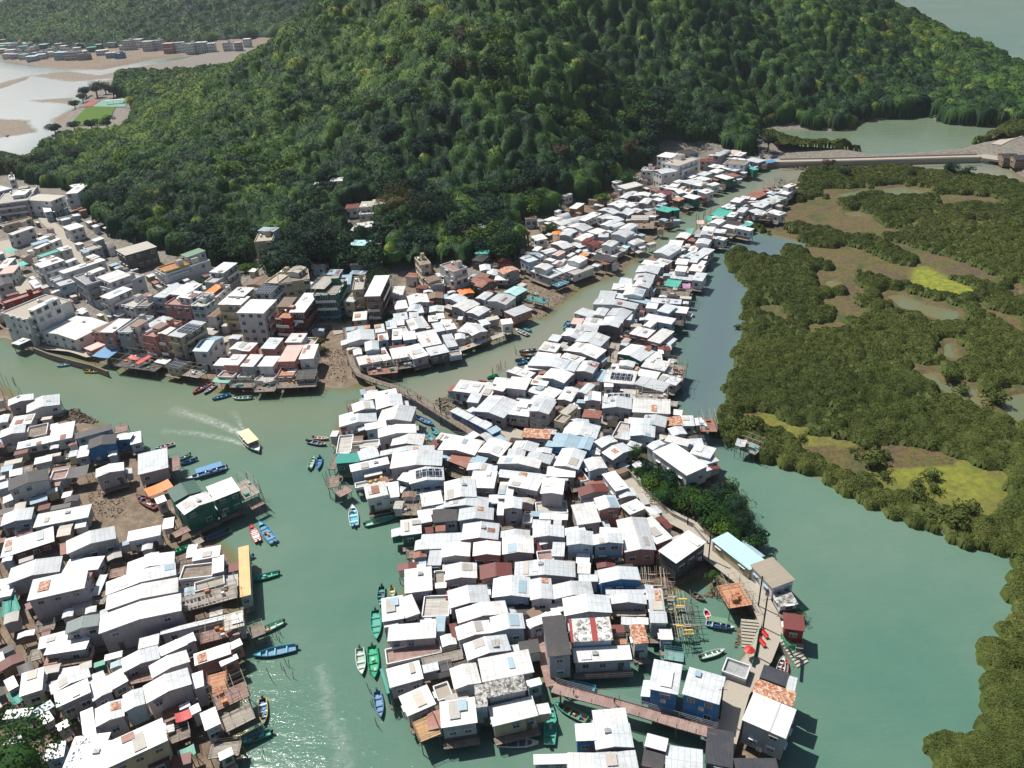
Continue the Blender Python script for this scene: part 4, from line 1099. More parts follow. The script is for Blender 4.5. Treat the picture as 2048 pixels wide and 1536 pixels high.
HOUSES += '''
@T|behind the old shops
905 95 1012 75 962 -10 10.5 tn c L
1105 95 1255 165 1417 125 10.0 tp w L
910 200 1000 282 1107 240 6.4 fn c L
1020 302 1150 292 1120 250 5.6 tc s L
730 222 862 232 852 180 3.8 fr w L
840 342 962 352 922 308 3.6 fm r L
470 352 550 357 532 305 3.4 fm k L
590 420 712 415 692 325 4.4 fw w L
1335 422 1480 392 1402 345 3.6 go n L
1540 330 1700 262 1582 215 4.2 gr n L
1430 252 1560 272 1542 180 4.0 fn n L
1220 352 1450 342 1402 290 3.4 fm r L
980 462 1142 450 1092 390 4.0 gn n L
@T|beside the tall white block
300 432 470 427 436 210 10.5 fw n L
170 362 290 352 282 210 9.5 tw c L
175 692 327 677 310 585 4.6 fw c L
70 482 186 492 186 380 7.2 fs c L
45 312 156 302 150 200 5.6 fb b L
135 192 305 197 305 155 3.6 fb k L
140 100 305 92 302 70 4.4 fk b L
@T|behind the curving walkway
780 522 1000 492 942 405 5.0 gw w
630 572 772 552 742 465 4.8 fw w
750 592 872 592 852 520 5.0 gs l
870 612 942 602 922 530 4.8 fs l
780 667 882 657 852 592 4.8 fs l
1150 452 1300 502 1380 440 4.8 gs l
990 602 1150 592 1092 535 5.0 gs l
1080 672 1162 662 1122 600 4.8 fw l
985 702 1087 692 1042 630 4.8 fw l
1220 537 1370 592 1547 515 5.8 gw s
1385 602 1522 642 1682 580 5.6 gw s
1480 452 1582 472 1682 400 5.2 gs s
1610 482 1812 522 1932 440 6.4 gs w
1790 592 1900 645 2062 550 4.8 fs r S
620 692 772 672 742 600 4.4 fs l
@T|beside the curving walkway
120 932 416 892 382 785 5.4 gs w
105 802 290 782 282 745 4.6 fb l
290 777 362 770 352 738 4.6 fR k
450 907 562 892 532 830 5.2 fw b
420 822 526 807 512 725 5.0 fs l
540 782 652 767 612 690 5.0 fs l
595 897 702 887 662 775 5.2 fw b
640 742 732 732 702 690 4.6 fw l
670 822 772 802 732 750 4.4 tw l
720 902 862 882 832 800 5.2 fw b
800 797 962 767 872 665 5.4 gw l
965 777 1012 767 922 640 5.2 fs l
@T|on the north bank waterfront
310 1017 462 997 426 905 6.2 gw b
190 1062 282 1047 262 990 5.0 gw w
245 1167 492 1117 452 1035 4.6 fw l S
500 1122 592 1102 542 965 4.6 fw l
605 1102 777 1072 722 962 4.8 fw l S
820 1102 992 1057 922 928 4.8 fw l S
1005 1067 1212 1022 1132 945 4.8 fs k S
920 972 1132 932 1042 790 5.2 fw l
1190 977 1302 957 1212 835 4.6 fs b S
1450 852 1622 802 1502 733 5.0 gw l S
1270 892 1382 882 1322 828 4.4 gw l S
1290 802 1480 832 1602 738 4.8 fw l
1070 812 1172 792 1112 705 5.2 fs l
1180 792 1292 772 1232 718 5.0 fw l
1100 732 1222 732 1192 680 4.6 fw l
1560 742 1652 722 1642 660 4.8 fs l
1770 732 1892 717 1832 670 5.2 fw w S
340 1272 660 1242 622 1175 2.6 dr - S
1210 1067 1342 1047 1312 1000 3.6 tC b S
1330 1015 1890 815 1870 780 2.4 dw - S
660 1210 850 1180 840 1120 2.6 dn - S
@U|first row beyond the creek
335 1162 492 1167 567 1058 6.6 fw p
220 1167 335 1172 342 1090 5.2 fw l S
270 1282 430 1292 452 1230 4.2 tm l S
210 1332 387 1347 397 1308 3.6 ag -
510 1177 652 1182 732 1058 6.6 fw s
480 1292 620 1292 652 1230 4.0 tc l S
695 1177 862 1177 892 1063 6.4 fw w
660 1322 830 1342 882 1250 3.8 tw w S
910 1127 1097 1122 1132 952 6.8 fp r
900 1277 1082 1272 1082 1188 4.4 to r S
1135 1102 1297 1092 1292 948 6.6 fw w
1100 1322 1307 1307 1302 1208 4.2 fk k S
900 1412 1322 1392 1312 1320 2.6 dn - S
660 1452 882 1442 902 1370 2.4 dn - S
400 1402 652 1402 642 1350 2.4 dn - S
@U|second row beyond the creek
390 997 520 1007 562 925 6.0 gw w
520 1012 612 1017 717 928 6.2 fw p
725 987 882 992 952 880 6.4 fs p
985 922 1162 922 1197 823 6.0 fw w
1190 942 1302 942 1312 868 4.4 tc l
1010 1240 1090 1240 1090 1200 4.0 fw w
@U|along the main street
0 1015 165 1022 345 858 6.6 rb w L
270 517 522 522 592 428 9.5 fw c L
370 427 552 432 652 333 10.0 fw c L
470 607 762 612 905 463 11.0 fw w L
650 400 842 402 852 290 9.0 fS w L
1030 602 1197 602 1252 398 9.8 fw m L
885 657 1047 667 1072 560 8.8 to x L
900 542 1042 542 1082 445 9.2 fn c L
1290 412 1552 402 1542 232 10.0 tG g L
1265 347 1412 352 1412 213 10.8 dw - L
1320 652 1587 642 1582 585 3.4 aB -L
180 172 332 182 432 75 8.6 fw s L
130 272 242 282 302 180 7.0 tw s L
150 440 262 440 345 305 7.6 tw w L
130 382 227 390 252 300 8.4 ao - L
40 442 162 447 172 388 8.8 tc w L
150 652 242 657 287 500 6.0 gn w L
570 312 762 322 802 232 3.6 gn c L
@U|as the old concrete school wings
770 282 902 292 1032 130 9.5 tc c L
910 292 1252 242 1262 130 9.5 tn c L
1010 172 1132 182 1102 110 11.0 gc w L
@V|by the white arcaded building
650 167 992 70 892 10 7.4 fc k L
965 312 1070 367 1562 215 7.0 tw w L
1235 157 1310 187 1527 125 9.6 fG w L
990 292 1077 337 1317 245 7.8 ty w L
345 482 490 522 842 372 7.4 tw w L
345 397 487 457 717 375 9.6 fw w L
378 602 482 632 707 520 8.6 fw w L
100 387 235 477 372 420 9.0 ts s L
250 337 300 357 447 310 10.0 fw w L
525 667 747 717 952 640 6.0 tw w L
760 700 900 702 942 620 6.4 tn s L
945 607 1070 617 1285 478 8.0 fs b L
1120 577 1290 592 1442 468 8.2 fw b L
1205 607 1342 627 1442 548 9.4 fw w L
1070 682 1332 702 1402 620 7.4 tm r L
1350 692 1502 702 1562 620 8.2 tw b L
1410 612 1492 632 1542 568 9.4 tc w L
800 600 880 560 1040 530 5.6 fr w L
@V|under the solar roofs
1100 1017 1250 1042 1482 872 11.0 fs c LP
990 1000 1090 1010 1200 940 10.0 gw p L
1250 1442 1432 1472 1502 1400 2.8 dc - S
@X|beside the long seawall
10 432 285 502 737 297 10.6 tc w L
290 402 352 412 632 280 12.0 fw w L
440 642 805 727 1052 520 4.6 gw w L
970 622 1060 652 1272 498 5.4 gn r L
1060 642 1202 647 1432 498 8.0 fw p L
1250 632 1392 642 1642 470 8.2 ts s L
1370 572 1452 592 1522 510 9.4 fn w L
1450 612 1562 642 1812 490 7.4 fs b L
1530 672 1652 692 1922 520 8.8 tp p L
1610 592 1692 612 1772 548 10.2 fn p L
1450 722 1522 732 1542 680 4.6 fw w L
890 812 972 842 1092 750 3.4 fp p L
975 887 1152 912 1262 820 4.2 aB - S
1440 957 1482 972 1572 880 4.6 ax -
1210 1000 1650 1062 1700 925 2.8 dk - S
1360 905 1450 935 1480 910 4.0 ax -
1760 1002 1912 1032 1995 930 4.4 fS c S
200 780 330 720 330 660 4.0 fs k S
1640 960 1760 985 1790 930 3.4 fw c S
@W|around the market corner
-60 472 290 427 200 300 8.6 tw l L
120 382 266 367 222 318 10.0 fw w L
-20 342 132 302 30 130 9.6 fw b L
100 215 160 205 150 150 8.0 tw w L
540 442 702 377 620 285 8.0 fc w L
695 362 827 352 762 275 9.2 fw w L
780 292 952 252 932 228 6.4 fw w L
660 712 742 752 882 700 5.6 fw w L
415 400 470 560 560 560 5.0 fw b L
620 642 880 582 870 560 2.0 tn s L
@W|right of the market street
70 792 130 802 382 720 6.0 gw w L
380 842 430 852 612 800 6.0 fw w L
320 892 360 912 512 850 6.0 fb w L
350 942 400 947 542 890 6.6 fw c L
510 872 550 882 672 850 6.6 fw w L
600 942 650 972 772 940 6.4 fw w L
390 1022 440 1037 642 970 6.0 fT w L
400 1072 450 1080 572 1020 6.4 fw w L
360 1112 440 1152 682 1070 8.2 fw w L
680 1082 720 1097 802 1050 8.0 fw w L
880 932 960 962 1082 920 5.4 tc s L
965 852 1010 872 1112 840 6.8 fw s L
840 962 900 992 962 975 5.0 fb w L
910 1032 980 1062 1062 1030 5.6 fw c L
620 1187 680 1212 1187 1085 7.4 fw w L
590 1312 640 1347 802 1300 6.2 fs b L
530 1262 590 1290 780 1220 5.0 ts w L
@W|left of the market street
-40 1360 150 1312 60 1258 5.2 gk w L
-20 1222 142 1202 82 1130 5.0 fp w L
-40 1160 60 1150 30 1060 4.6 fw w L
30 960 110 985 140 940 3.2 aT - L
140 1110 200 1140 230 1070 3.2 aT - L
300 1290 370 1370 420 1310 3.4 fw w L
0 1500 50 1530 390 1370 6.6 tm x L
0 680 45 700 320 610 3.4 tn c L
@Y|on the wooded slope
90 472 202 462 222 412 9.0 tc c L
110 402 215 407 200 380 9.4 fb w L
680 497 822 497 822 460 6.4 fC g L
830 492 902 487 882 460 6.0 fn c L
762 387 878 370 872 335 4.4 fw w L
700 402 762 402 752 370 3.4 fw w L
760 297 857 292 852 265 3.4 tw w L
760 252 847 247 842 210 4.4 fc w L
850 237 952 227 942 195 4.4 fc w L
668 262 752 257 742 225 4.2 fm w L
1000 267 1072 262 1062 215 3.6 fs b L
570 87 656 82 656 58 3.6 fw w L
590 132 677 127 672 95 3.4 fk w L
460 122 542 117 532 90 3.4 fs w L
1455 387 1542 402 1587 370 5.6 gs s L
1500 547 1582 552 1592 525 3.8 fT w L
1480 590 1550 600 1560 560 3.6 fk k L
430 625 540 630 540 602 4.0 fk b L
552 682 637 682 637 650 3.8 fb b L
'''
# far houses in photo pixels: x, y of the eave centre, width, height above ground, roof, wall
FAR = [(253,84,20,6,'w','w'),(272,82,18,5,'w','w'),(292,86,20,6,'w','w'),(312,84,18,6,'w','w'),(334,90,20,6,'p','p'),
(356,88,18,6,'s','w'),(378,90,20,6,'w','w'),(400,88,20,6,'w','w'),(420,90,16,5,'w','w'),(452,88,18,5,'w','w'),(474,88,14,5,'p','l'),(492,81,14,5,'w','w'),
(117,108,22,6,'C','b'),(140,108,26,6,'k','l'),(160,106,18,4,'w','w'),(180,98,16,4,'T','g'),(200,104,20,4,'w','w'),(218,109,18,4,'w','b'),(236,110,16,4,'w','B'),
(243,94,12,4,'w','w'),(92,108,18,4,'w','w'),(78,112,16,4,'C','w'),(60,116,18,4,'w','b'),(44,112,16,4,'T','w'),(62,97,16,4,'w','w'),(84,92,16,4,'C','g'),
(40,90,14,4,'w','w'),(22,94,16,4,'w','b'),(5,90,16,5,'w','w'),(5,82,12,4,'p','w'),(100,100,14,4,'w','w'),(128,100,14,4,'k','w'),(195,92,12,4,'w','g'),(30,104,14,4,'w','w'),(172,112,12,4,'k','n'),
(1962,190,30,7,'x','w'),(1815,193,22,5,'k','w'),(1836,200,20,4,'w','w'),(1860,204,14,4,'w','w'),(1574,214,22,4,'w','w'),(1670,199,18,4,'w','r'),(1478,236,20,4,'w','w'),(1462,240,16,4,'w','w'),(2040,205,20,5,'c','c'),(1490,246,14,3,'w','w')]

_r = __import__('random').Random(4)
for _i in range(34): FAR.append((_r.uniform(-4, 235), _r.uniform(88, 113), _r.uniform(12, 19), _r.choice((4, 4, 5)), _r.choice('wwwsCkT'), _r.choice('wwlbc')))
# ------------------------------------------------------------------ buildings
ROOFW = dict(w='white', s='silver grey', b='blue grey', k='charcoal', K='black', m='maroon', r='rusty', g='green', d='dark green', t='dark teal', T='turquoise', G='moss green', c='beige concrete',
 y='ochre', z='stained grey', Q='brownish grey', q='slate green', C='pale cyan', n='brown', p='pinkish', o='bright orange', P='mauve', B='blue', x='red', R='rust streaked', X='black mottled', Z='red striped mottled', S='solar panelled', O='golden wood', l='grey', a='white')
WALLW = dict(l='pale grey', w='white', b='pale blue', B='bright blue', g='dark green', s='silver', c='cream', r='dusty pink', x='red', k='dark', p='salmon', m='maroon', n='brown', o='orange')
def window_mesh(sill, w_=1.2, h_=1.05):
    b = MB(); b.box(-w_/2, w_/2, -.04, .02, 0, h_, 'white_trim')
    for x0, x1 in ((-w_/2+.07, -.03), (.03, w_/2-.07)): b.box(x0, x1, -.07, -.045, .07, h_-.07, 'glass')
    if sill: b.box(-w_/2-.1, w_/2+.1, -.4, .0, h_+.04, h_+.1, sill)
    return b.mesh('window')
WIN = [window_mesh(None), window_mesh('white_trim'), window_mesh('white_trim', 1.5, 1.2), window_mesh('roof_b')]
b = MB(); b.box(-.45, .45, -.06, .02, 0, 1.95, 'wood_brown'); b.box(-.35, .35, -.075, -.055, .1, 1.85, 'wall_k'); DOOR = b.mesh('door')
b = MB(); b.box(-.42, .42, -.38, .0, 0, .62, 'white_trim'); b.box(-.3, .1, -.4, -.375, .1, .52, 'grey_metal'); AC = b.mesh('air_conditioner')
b = MB(); b.bar((0, 0, 0), (0, 0, 1), .085, 'timber', 5); STILT = b.mesh('stilt')
b = MB()
for i in range(12): a0, a1 = i*math.pi/6, (i+1)*math.pi/6; p = lambda a, z, r=.5: (math.cos(a)*r, math.sin(a)*r, z); b.poly([p(a0, 0), p(a1, 0), p(a1, 1.0), p(a0, 1.0)], 'steel'); b.poly([p(a0, 1.0), p(a1, 1.0), (0, 0, 1.22)], 'steel')
TANK = b.mesh('water_tank')
def rot2(v, a): return (v[0]*math.cos(a)-v[1]*math.sin(a), v[0]*math.sin(a)+v[1]*math.cos(a))
class Spec: pass
def parse():
    out = []; tile = None; phrase = ''; fl = {'Y': 3.2}
    for l in HOUSES.splitlines():
        l = l.strip()
        if not l: continue
        if l[0] == '@': tile = l[1]; phrase = l.split('|')[1]; continue
        p = l.split(); c = [float(v) for v in p[:7]]; k = fl.get(tile, 16/3); ox, oy = TILES[tile]
        s = Spec(); s.px = [(ox+c[i]/k, oy+c[i+1]/k) for i in (0, 2, 4)]; s.h = c[6]; s.style, s.rc = p[7][0], (p[7][1:] or 'n'); s.wall = p[8] if p[8] != '-' else 'l'
        s.nowall = p[8] == '-'; s.fl = ''.join(p[9:]); s.row = phrase; s.land = 'L' in s.fl or (p[8].endswith('L') and len(p[8]) > 1)
        if p[8] == '-L': s.wall = 'l'; s.nowall = True
        s.solar = 'P' in s.fl; s.tile = tile
        out.append(s)
    return out
def place(s):
    if s.land:
        mx, my = sum(p[0] for p in s.px[:2])/2, sum(p[1] for p in s.px[:2])/2
        X, Y, Z = land(mx, my, s.h); s.z = Z
    else: s.z = s.h + random.uniform(-.12, .12)
    a, b_, c = [un(px, py, s.z) for px, py in s.px]
    ux, uy = b_[0]-a[0], b_[1]-a[1]; W = math.hypot(ux, uy); ux /= W; uy /= W
    D = (c[0]-b_[0])*-uy + (c[1]-b_[1])*ux
    if D < 0: a, b_ = b_, a; ux, uy = -ux, -uy; D = -D; a, b_ = a, b_
    if D < .8: D = .8
    s.W, s.D, s.rz = W, min(D, 40), math.atan2(uy, ux)
    s.cx, s.cy = a[0]+ux*W/2-uy*D/2, a[1]+uy*W/2+ux*D/2
    g = min(ground(s.cx+rot2((dx*W/2, dy*D/2), s.rz)[0], s.cy+rot2((dx*W/2, dy*D/2), s.rz)[1]) for dx in (-1, 0, 1) for dy in (-1, 0, 1))
    s.base = g if s.land else max(g, -1.2)
    s.area = abs(s.W*s.D)/(s.cy*s.cy)
def side_frames(W, D, ins):
    # wall faces: (origin x, origin y, direction angle, length); the face looks along -y of its own frame
    w2, d2 = W/2-ins, D/2-ins
    return [(0, -d2, 0, 2*w2), (w2, 0, math.pi/2, 2*d2), (-w2, 0, -math.pi/2, 2*d2)]
def parts_of(s, tiny=False):
    """geometry of one building as a list of (part name, MB or mesh, matrix, sub-parts)"""
    P = []; W, D, z0 = s.W, s.D, 0.0; zt = s.z-s.base; r = random.Random(int(s.cx*13+s.cy*7))
    wm = 'wall_'+(s.wall if s.wall in WALLC else 'l'); c0 = s.rc[0]; w2, d2 = W/2, D/2
    floor_z = 0 if s.land else (1.75-s.base)
    st = s.style
    def stilts(ztop, n=None):
        nx = max(2, min(5 if 'S' in s.fl else 2, int(W/2.6)+1)); 
        for i in range(nx):
            for dy in ((-1, 1) if 'S' not in s.fl or D < 4 else (-1, 1)):
                x = -w2+.3+(W-.6)*i/(nx-1); y = dy*(d2-.3); jx, jy = r.uniform(-.1, .1), r.uniform(-.1, .1)
                P.append(('stilt', STILT, Matrix.Translation((x+jx, y+jy, -.7)) @ Matrix.Rotation(r.uniform(-.04, .04), 4, 'X') @ Matrix.Diagonal((1, 1, ztop+.7, 1)), []))
    if st in 'gfrth' and not s.nowall:
        ins = min(.28, W*.05+.05) if st in 'gfrh' else .02
        x0, x1, y0, y1 = -w2+ins, w2-ins, -d2+ins, d2-ins
        b = MB(); rise = 0
        if st == 'g': rise = min(W*.085, .75)
        if st == 'r': rise = min(D*.22, 1.2)
        wt = zt-.12
        if st == 't': wt = zt
        pts = [(x0, y0), (x1, y0), (x1, y1), (x0, y1)]
        for i in range(4):
            (ax, ay), (bx, by) = pts[i], pts[(i+1) % 4]; L = math.hypot(bx-ax, by-ay)
            if st == 'g' and i in (0, 2): b.poly([(ax, ay, floor_z), (bx, by, floor_z), (bx, by, wt), ((ax+bx)/2, ay, wt+rise-.02), (ax, ay, wt)], wm, [(0, 0), (L, 0), (L, wt), (L/2, wt+rise), (0, wt)])
            elif st == 'r' and i in (1, 3): b.poly([(ax, ay, floor_z), (bx, by, floor_z), (bx, by, wt), (ax, (ay+by)/2, wt+rise-.02), (ax, ay, wt)], wm, [(0, 0), (L, 0), (L, wt), (L/2, wt+rise), (0, wt)])
            elif st == 'h':
                if i in (0, 2): b.poly([(ax, ay, floor_z), (bx, by, floor_z), (bx, by, floor_z+.3)]+[(ax+(bx-ax)*(1-k/10), ay, floor_z+.3+(zt-.3-floor_z)*math.sin(math.pi*k/10)) for k in range(1, 10)]+[(ax, ay, floor_z+.3)], wm)
            else: b.poly([(ax, ay, floor_z), (bx, by, floor_z), (bx, by, wt), (ax, ay, wt)], wm, [(0, 0), (L, 0), (L, wt), (0, wt)])
        b.poly([(x, y, floor_z) for x, y in reversed(pts)], 'timber')
        nfl = max(1, int((zt-floor_z)/2.55)) if not s.land else max(1, round((zt-floor_z)/3.0))
        fh = (zt-floor_z)/nfl
        if s.land and nfl >= 2 and not tiny:      # string courses at the floors
            for k in range(1, nfl): b.box(x0-.06, x1+.06, y0-.06, y1+.06, floor_z+k*fh-.1, floor_z+k*fh+.06, 'white_trim' if s.wall in 'wblc' else wm)
        if not s.land and nfl == 1 and not tiny and r.random() < .6: b.box(x0-.03, x1+.03, y0-.03, y0+.05, floor_z, floor_z+.7, 'wall_k' if r.random() < .4 else wm)
        wallo = []
        if st == 't':
            # flat roof with a parapet
            pm = wm; fl_ = 'deck_'+(c0 if c0 in DECKC else 'c') if c0 not in 'ycw' else ('path_concrete' if c0 == 'c' else 'deck_w' if c0 == 'w' else 'deck_o')
            if c0 == 'm': fl_ = 'deck_p'
            ph = .75 if s.land else .5; t_ = .16
            b.poly([(x0, y0, zt-.45), (x1, y0, zt-.45), (x1, y1, zt-.45), (x0, y1, zt-.45)], fl_, [(0, 0), (W, 0), (W, D), (0, D)])
            cap = 'yellow_paint' if c0 == 'y' else 'white_trim' if s.wall in 'wlbs' else wm
            for (a0, a1, c_, d_) in ((x0, x1, y0-.05, y0+t_), (x0, x1, y1-t_, y1+.05), (x0-.05, x0+t_, y0+t_, y1-t_), (x1-t_, x1+.05, y0+t_, y1-t_)):
                b.box(a0, a1, c_, d_, zt-.5, zt+.02, cap)
        P.append(('wall', b, None, wallo))
        if st in 'gfrh':
            rb = MB(); rm = 'roof_'+(c0 if c0 in ROOFC or c0 in 'RXZS' else 'w'); edge = 'roof_m' if (c0 in 'wa' and r.random() < .3) else rm
            if st == 'f':
                tilt = r.uniform(-.1, .28)
                rb.quad3([(-w2, -d2, zt), (w2, -d2, zt), (w2, d2, zt+tilt), (-w2, d2, zt+tilt)], .1, rm, edge)
                if W > 6 and not tiny and c0 in 'ws' and r.random() < .5: x = r.uniform(-.25, .25)*W; rb.quad3([(x-.12, -d2, zt+.05), (x+.12, -d2, zt+.05), (x+.12, d2, zt+tilt+.05), (x-.12, d2, zt+tilt+.05)], .05, 'steel')
            elif st == 'g':
                ra = rm; rbm = rm
                if c0 == 'w' and r.random() < .6: rbm = 'roof_s'  # slope turned from the sun gets grey sheet, shade put into its colour
                rb.quad3([(-w2, -d2, zt), (0, -d2, zt+rise), (0, d2, zt+rise+.05), (-w2, d2, zt+.05)], .1, ra, edge)
                rb.quad3([(0, -d2, zt+rise), (w2, -d2, zt), (w2, d2, zt+.05), (0, d2, zt+rise+.05)], .1, rbm, edge)
                if not tiny: rb.quad3([(-.16, -d2-.01, zt+rise+.03), (.16, -d2-.01, zt+rise+.03), (.16, d2+.01, zt+rise+.08), (-.16, d2+.01, zt+rise+.08)], .05, ra)
            elif st == 'r':
                rb.quad3([(-w2, -d2, zt), (w2, -d2, zt), (w2, 0, zt+rise), (-w2, 0, zt+rise)], .1, rm, edge); rb.quad3([(-w2, 0, zt+rise), (w2, 0, zt+rise), (w2, d2, zt), (-w2, d2, zt)], .1, rm, edge)
            else:
                for k in range(10):
                    a0, a1 = math.pi*k/10, math.pi*(k+1)/10; f = lambda a: (-w2*math.cos(a), floor_z+.3+(zt-.2-floor_z)*math.sin(a))
                    (xa, za_), (xb, zb_) = f(a0), f(a1); rb.quad3([(xa, -d2, za_), (xb, -d2, zb_), (xb, d2, zb_), (xa, d2, za_)], .08, rm)
            sub = []
            if s.solar:
                n = 4
                for i in range(n):
                    q = MB(); x = -W*.3+i*1.5; q.quad3([(x, -d2*.5, zt+.32), (x+1.35, -d2*.5, zt+.32), (x+1.35, d2*.45, zt+.5), (x, d2*.45, zt+.5)], .06, 'roof_S', 'grey_metal')
                    if rise: q.v = [(p[0], p[1], p[2]+rise*(1-abs(p[0])/w2)) for p in q.v]
                    sub.append(('solar_panel', q, None, []))
            if not tiny and c0 in 'wsbcz' and W*D > 14:
                for _ in range(r.choice((0, 0, 1, 1, 2))):
                    pw, pd = r.uniform(.8, 2.0), r.uniform(1.0, min(3.5, D*.8)); x = r.uniform(-w2+pw/2+.1, w2-pw/2-.1); y = r.uniform(-d2+pd/2, d2-pd/2)
                    if rise and abs(x) < pw/2+.2: x = math.copysign(pw/2+.3, x)
                    if abs(x)+pw/2 > w2: continue
                    zf = lambda X_: zt+(rise*(1-abs(X_)/w2) if rise else 0)+.075+(.25 if st == 'f' else .05)*(y+d2)/D*1.1
                    q = MB(); q.quad3([(x-pw/2, y-pd/2, zf(x-pw/2)), (x+pw/2, y-pd/2, zf(x+pw/2)), (x+pw/2, y+pd/2, zf(x+pw/2)+.03), (x-pw/2, y+pd/2, zf(x-pw/2)+.03)], .05, r.choice(['roof_s', 'roof_z', 'roof_R', 'roof_b', 'roof_c', 'roof_z', 'roof_w', 'roof_r'])); sub.append(('roof_patch', q, None, []))
            if not tiny and c0 in 'wsb' and r.random() < .16 and W*D > 25:
                q = MB(); x = r.uniform(-.2, .2)*W; y = r.uniform(-.2, .25)*D; zz = zt+rise*(1-abs(x)/w2)+.05; q.box(x-.5, x+.5, y-.4, y+.4, zz, zz+.3, 'grey_metal'); q.bar((x, y, zz), (x, y, zz+1.4), .03, 'grey_metal'); sub.append(('roof_hatch', q, None, []))
            P.append(('roof', rb, None, sub))
        # openings
        if st != 'h' and not tiny:
            fr = side_frames(W, D, ins); k = r.randrange(4) if r.random() < .7 else 1
            for fi, (ox, oy, an, L) in enumerate(fr):
                nrm = rot2((0, -1), an+s.rz); wx, wy = s.cx+rot2((ox, oy), s.rz)[0], s.cy+rot2((ox, oy), s.rz)[1]
                if nrm[0]*-wx+nrm[1]*-wy <= 0.12*math.hypot(wx, wy): continue
                cap = (3 if not s.land else 4) if fi == 0 else (2 if not s.land else 3)
                n = max(1, min(cap, int(L/2.3)))
                if L < 1.8: continue
                for f_ in range(nfl):
                    zf = floor_z+f_*fh+fh*.36
                    if not s.land and f_ == 0 and nfl > 1 and r.random() < .35: continue
                    if zf+1 > zt-.2: continue
                    for i in range(n):
                        if r.random() < .18: continue
                        u = (i+.5+r.uniform(-.08, .08))*L/n-L/2
                        M = Matrix.Translation((ox, oy, zf)) @ Matrix.Rotation(an, 4, 'Z') @ Matrix.Translation((u, 0, 0))
                        if s.land and fh > 2.6: M = M @ Matrix.Diagonal((1.15, 1, 1.25, 1))
                        P.append(('window', WIN[k], M, []))
                    if fi == 0 and r.random() < .3 and not tiny:
                        u = r.uniform(-.4, .4)*L; P.append(('air_conditioner', AC, Matrix.Translation((ox, oy, zf-.75)) @ Matrix.Rotation(an, 4, 'Z') @ Matrix.Translation((u, 0, 0)), []))
                if s.land and nfl >= 3 and fi < 2 and r.random() < .75:
                    for f_ in range(1, nfl):
                        q = MB(); zb_ = floor_z+f_*fh-.05; q.box(-L*.42, L*.42, -.95, .0, zb_-.12, zb_, 'concrete'); q.box(-L*.42, L*.42, -.98, -.9, zb_, zb_+.9, 'white_trim' if r.random() < .5 else wm)
                        P.append(('balcony', q, Matrix.Translation((ox, oy, 0)) @ Matrix.Rotation(an, 4, 'Z'), []))
            if s.land or r.random() < .25:
                ox, oy, an, L = fr[0]; u = r.choice((-.32, .32))*L; P.append(('door', DOOR, Matrix.Translation((ox+u, oy, floor_z+.05)), []))
        if st == 't' and s.land and zt > 5.5 and W*D > 30 and not tiny:
            q = MB(); a = min(W, D)*.16; q.box(w2*.35-a, w2*.35+a, d2*.45-a, d2*.45+a, zt-.45, zt+1.9, wm, 'roof_Q'); P.append(('stair_house', q, None, []))
            if r.random() < .6: P.append(('water_tank', TANK, Matrix.Translation((-w2*.5, d2*.4, zt-.45)), []))
        if not s.land and st in 'gf' and not tiny and W > 4.2 and D > 3.2 and r.random() < .5:
            # lean-to against one end or the back, under its own lower sheet
            q = MB(); lw = r.uniform(1.3, 2.4); lh = min(zt-.7, floor_z+r.uniform(2.0, 2.6)); sd_ = r.choice((-1, 1, 0)); rm2 = r.choice(['roof_s', 'roof_w', 'roof_s', 'roof_b', 'roof_z', 'roof_r'])
            if sd_: xa, xb = sorted((sd_*(w2-.25), sd_*(w2+lw))); ya, yb = -d2*r.uniform(.2, .7), d2*r.uniform(.4, .9); ha, hb = (lh-.35, lh) if sd_ < 0 else (lh, lh-.35); q.quad3([(xa, ya, ha), (xb, ya, hb), (xb, yb, hb), (xa, yb, ha)], .08, rm2)
            else: xa, xb = -w2*r.uniform(.3, .9), w2*r.uniform(.3, .9); ya, yb = d2-.2, d2+lw; q.quad3([(xa, ya, lh), (xb, ya, lh), (xb, yb, lh-.3), (xa, yb, lh-.3)], .08, rm2)
            q.box(xa+.2, xb-.2, ya+.2, yb-.2, floor_z, lh-.5, wm); P.append(('lean_to', q, None, []))
        if not s.land and st != 'h':
            stilts(floor_z)
            if 'S' in s.fl and not tiny and st in 'gf' and r.random() < .65:
                q = MB(); q.box(-w2, w2, -d2-1.1, -d2+ins-.02, floor_z-.2, floor_z-.05, 'deck_n'); n = max(2, int(W/1.8))
                for i in range(n+1): q.bar((-w2+W*i/n, -d2-1.05, floor_z-.05), (-w2+W*i/n, -d2-1.05, floor_z+.85), .035, 'timber' if r.random() < .7 else 'teal_steel')
                q.bar((-w2, -d2-1.05, floor_z+.85), (w2, -d2-1.05, floor_z+.85), .04, 'timber'); q.bar((-w2, -d2-1.05, floor_z+.4), (w2, -d2-1.05, floor_z+.4), .03, 'timber'); P.append(('porch', q, None, []))
    elif st in 'dt' or (st == 't' and s.nowall):
        b = MB(); dm = 'deck_'+(c0 if c0 in DECKC else 'n'); b.box(-w2, w2, -d2, d2, zt-.18, zt, 'timber', dm); P.append(('deck_floor', b, None, []))
        q = MB(); rm = {'B': 'cyan_paint', 'T': 'teal_steel', 't': 'teal_steel', 'w': 'white_trim'}.get(c0, 'timber' if r.random() < .6 else 'grey_metal')
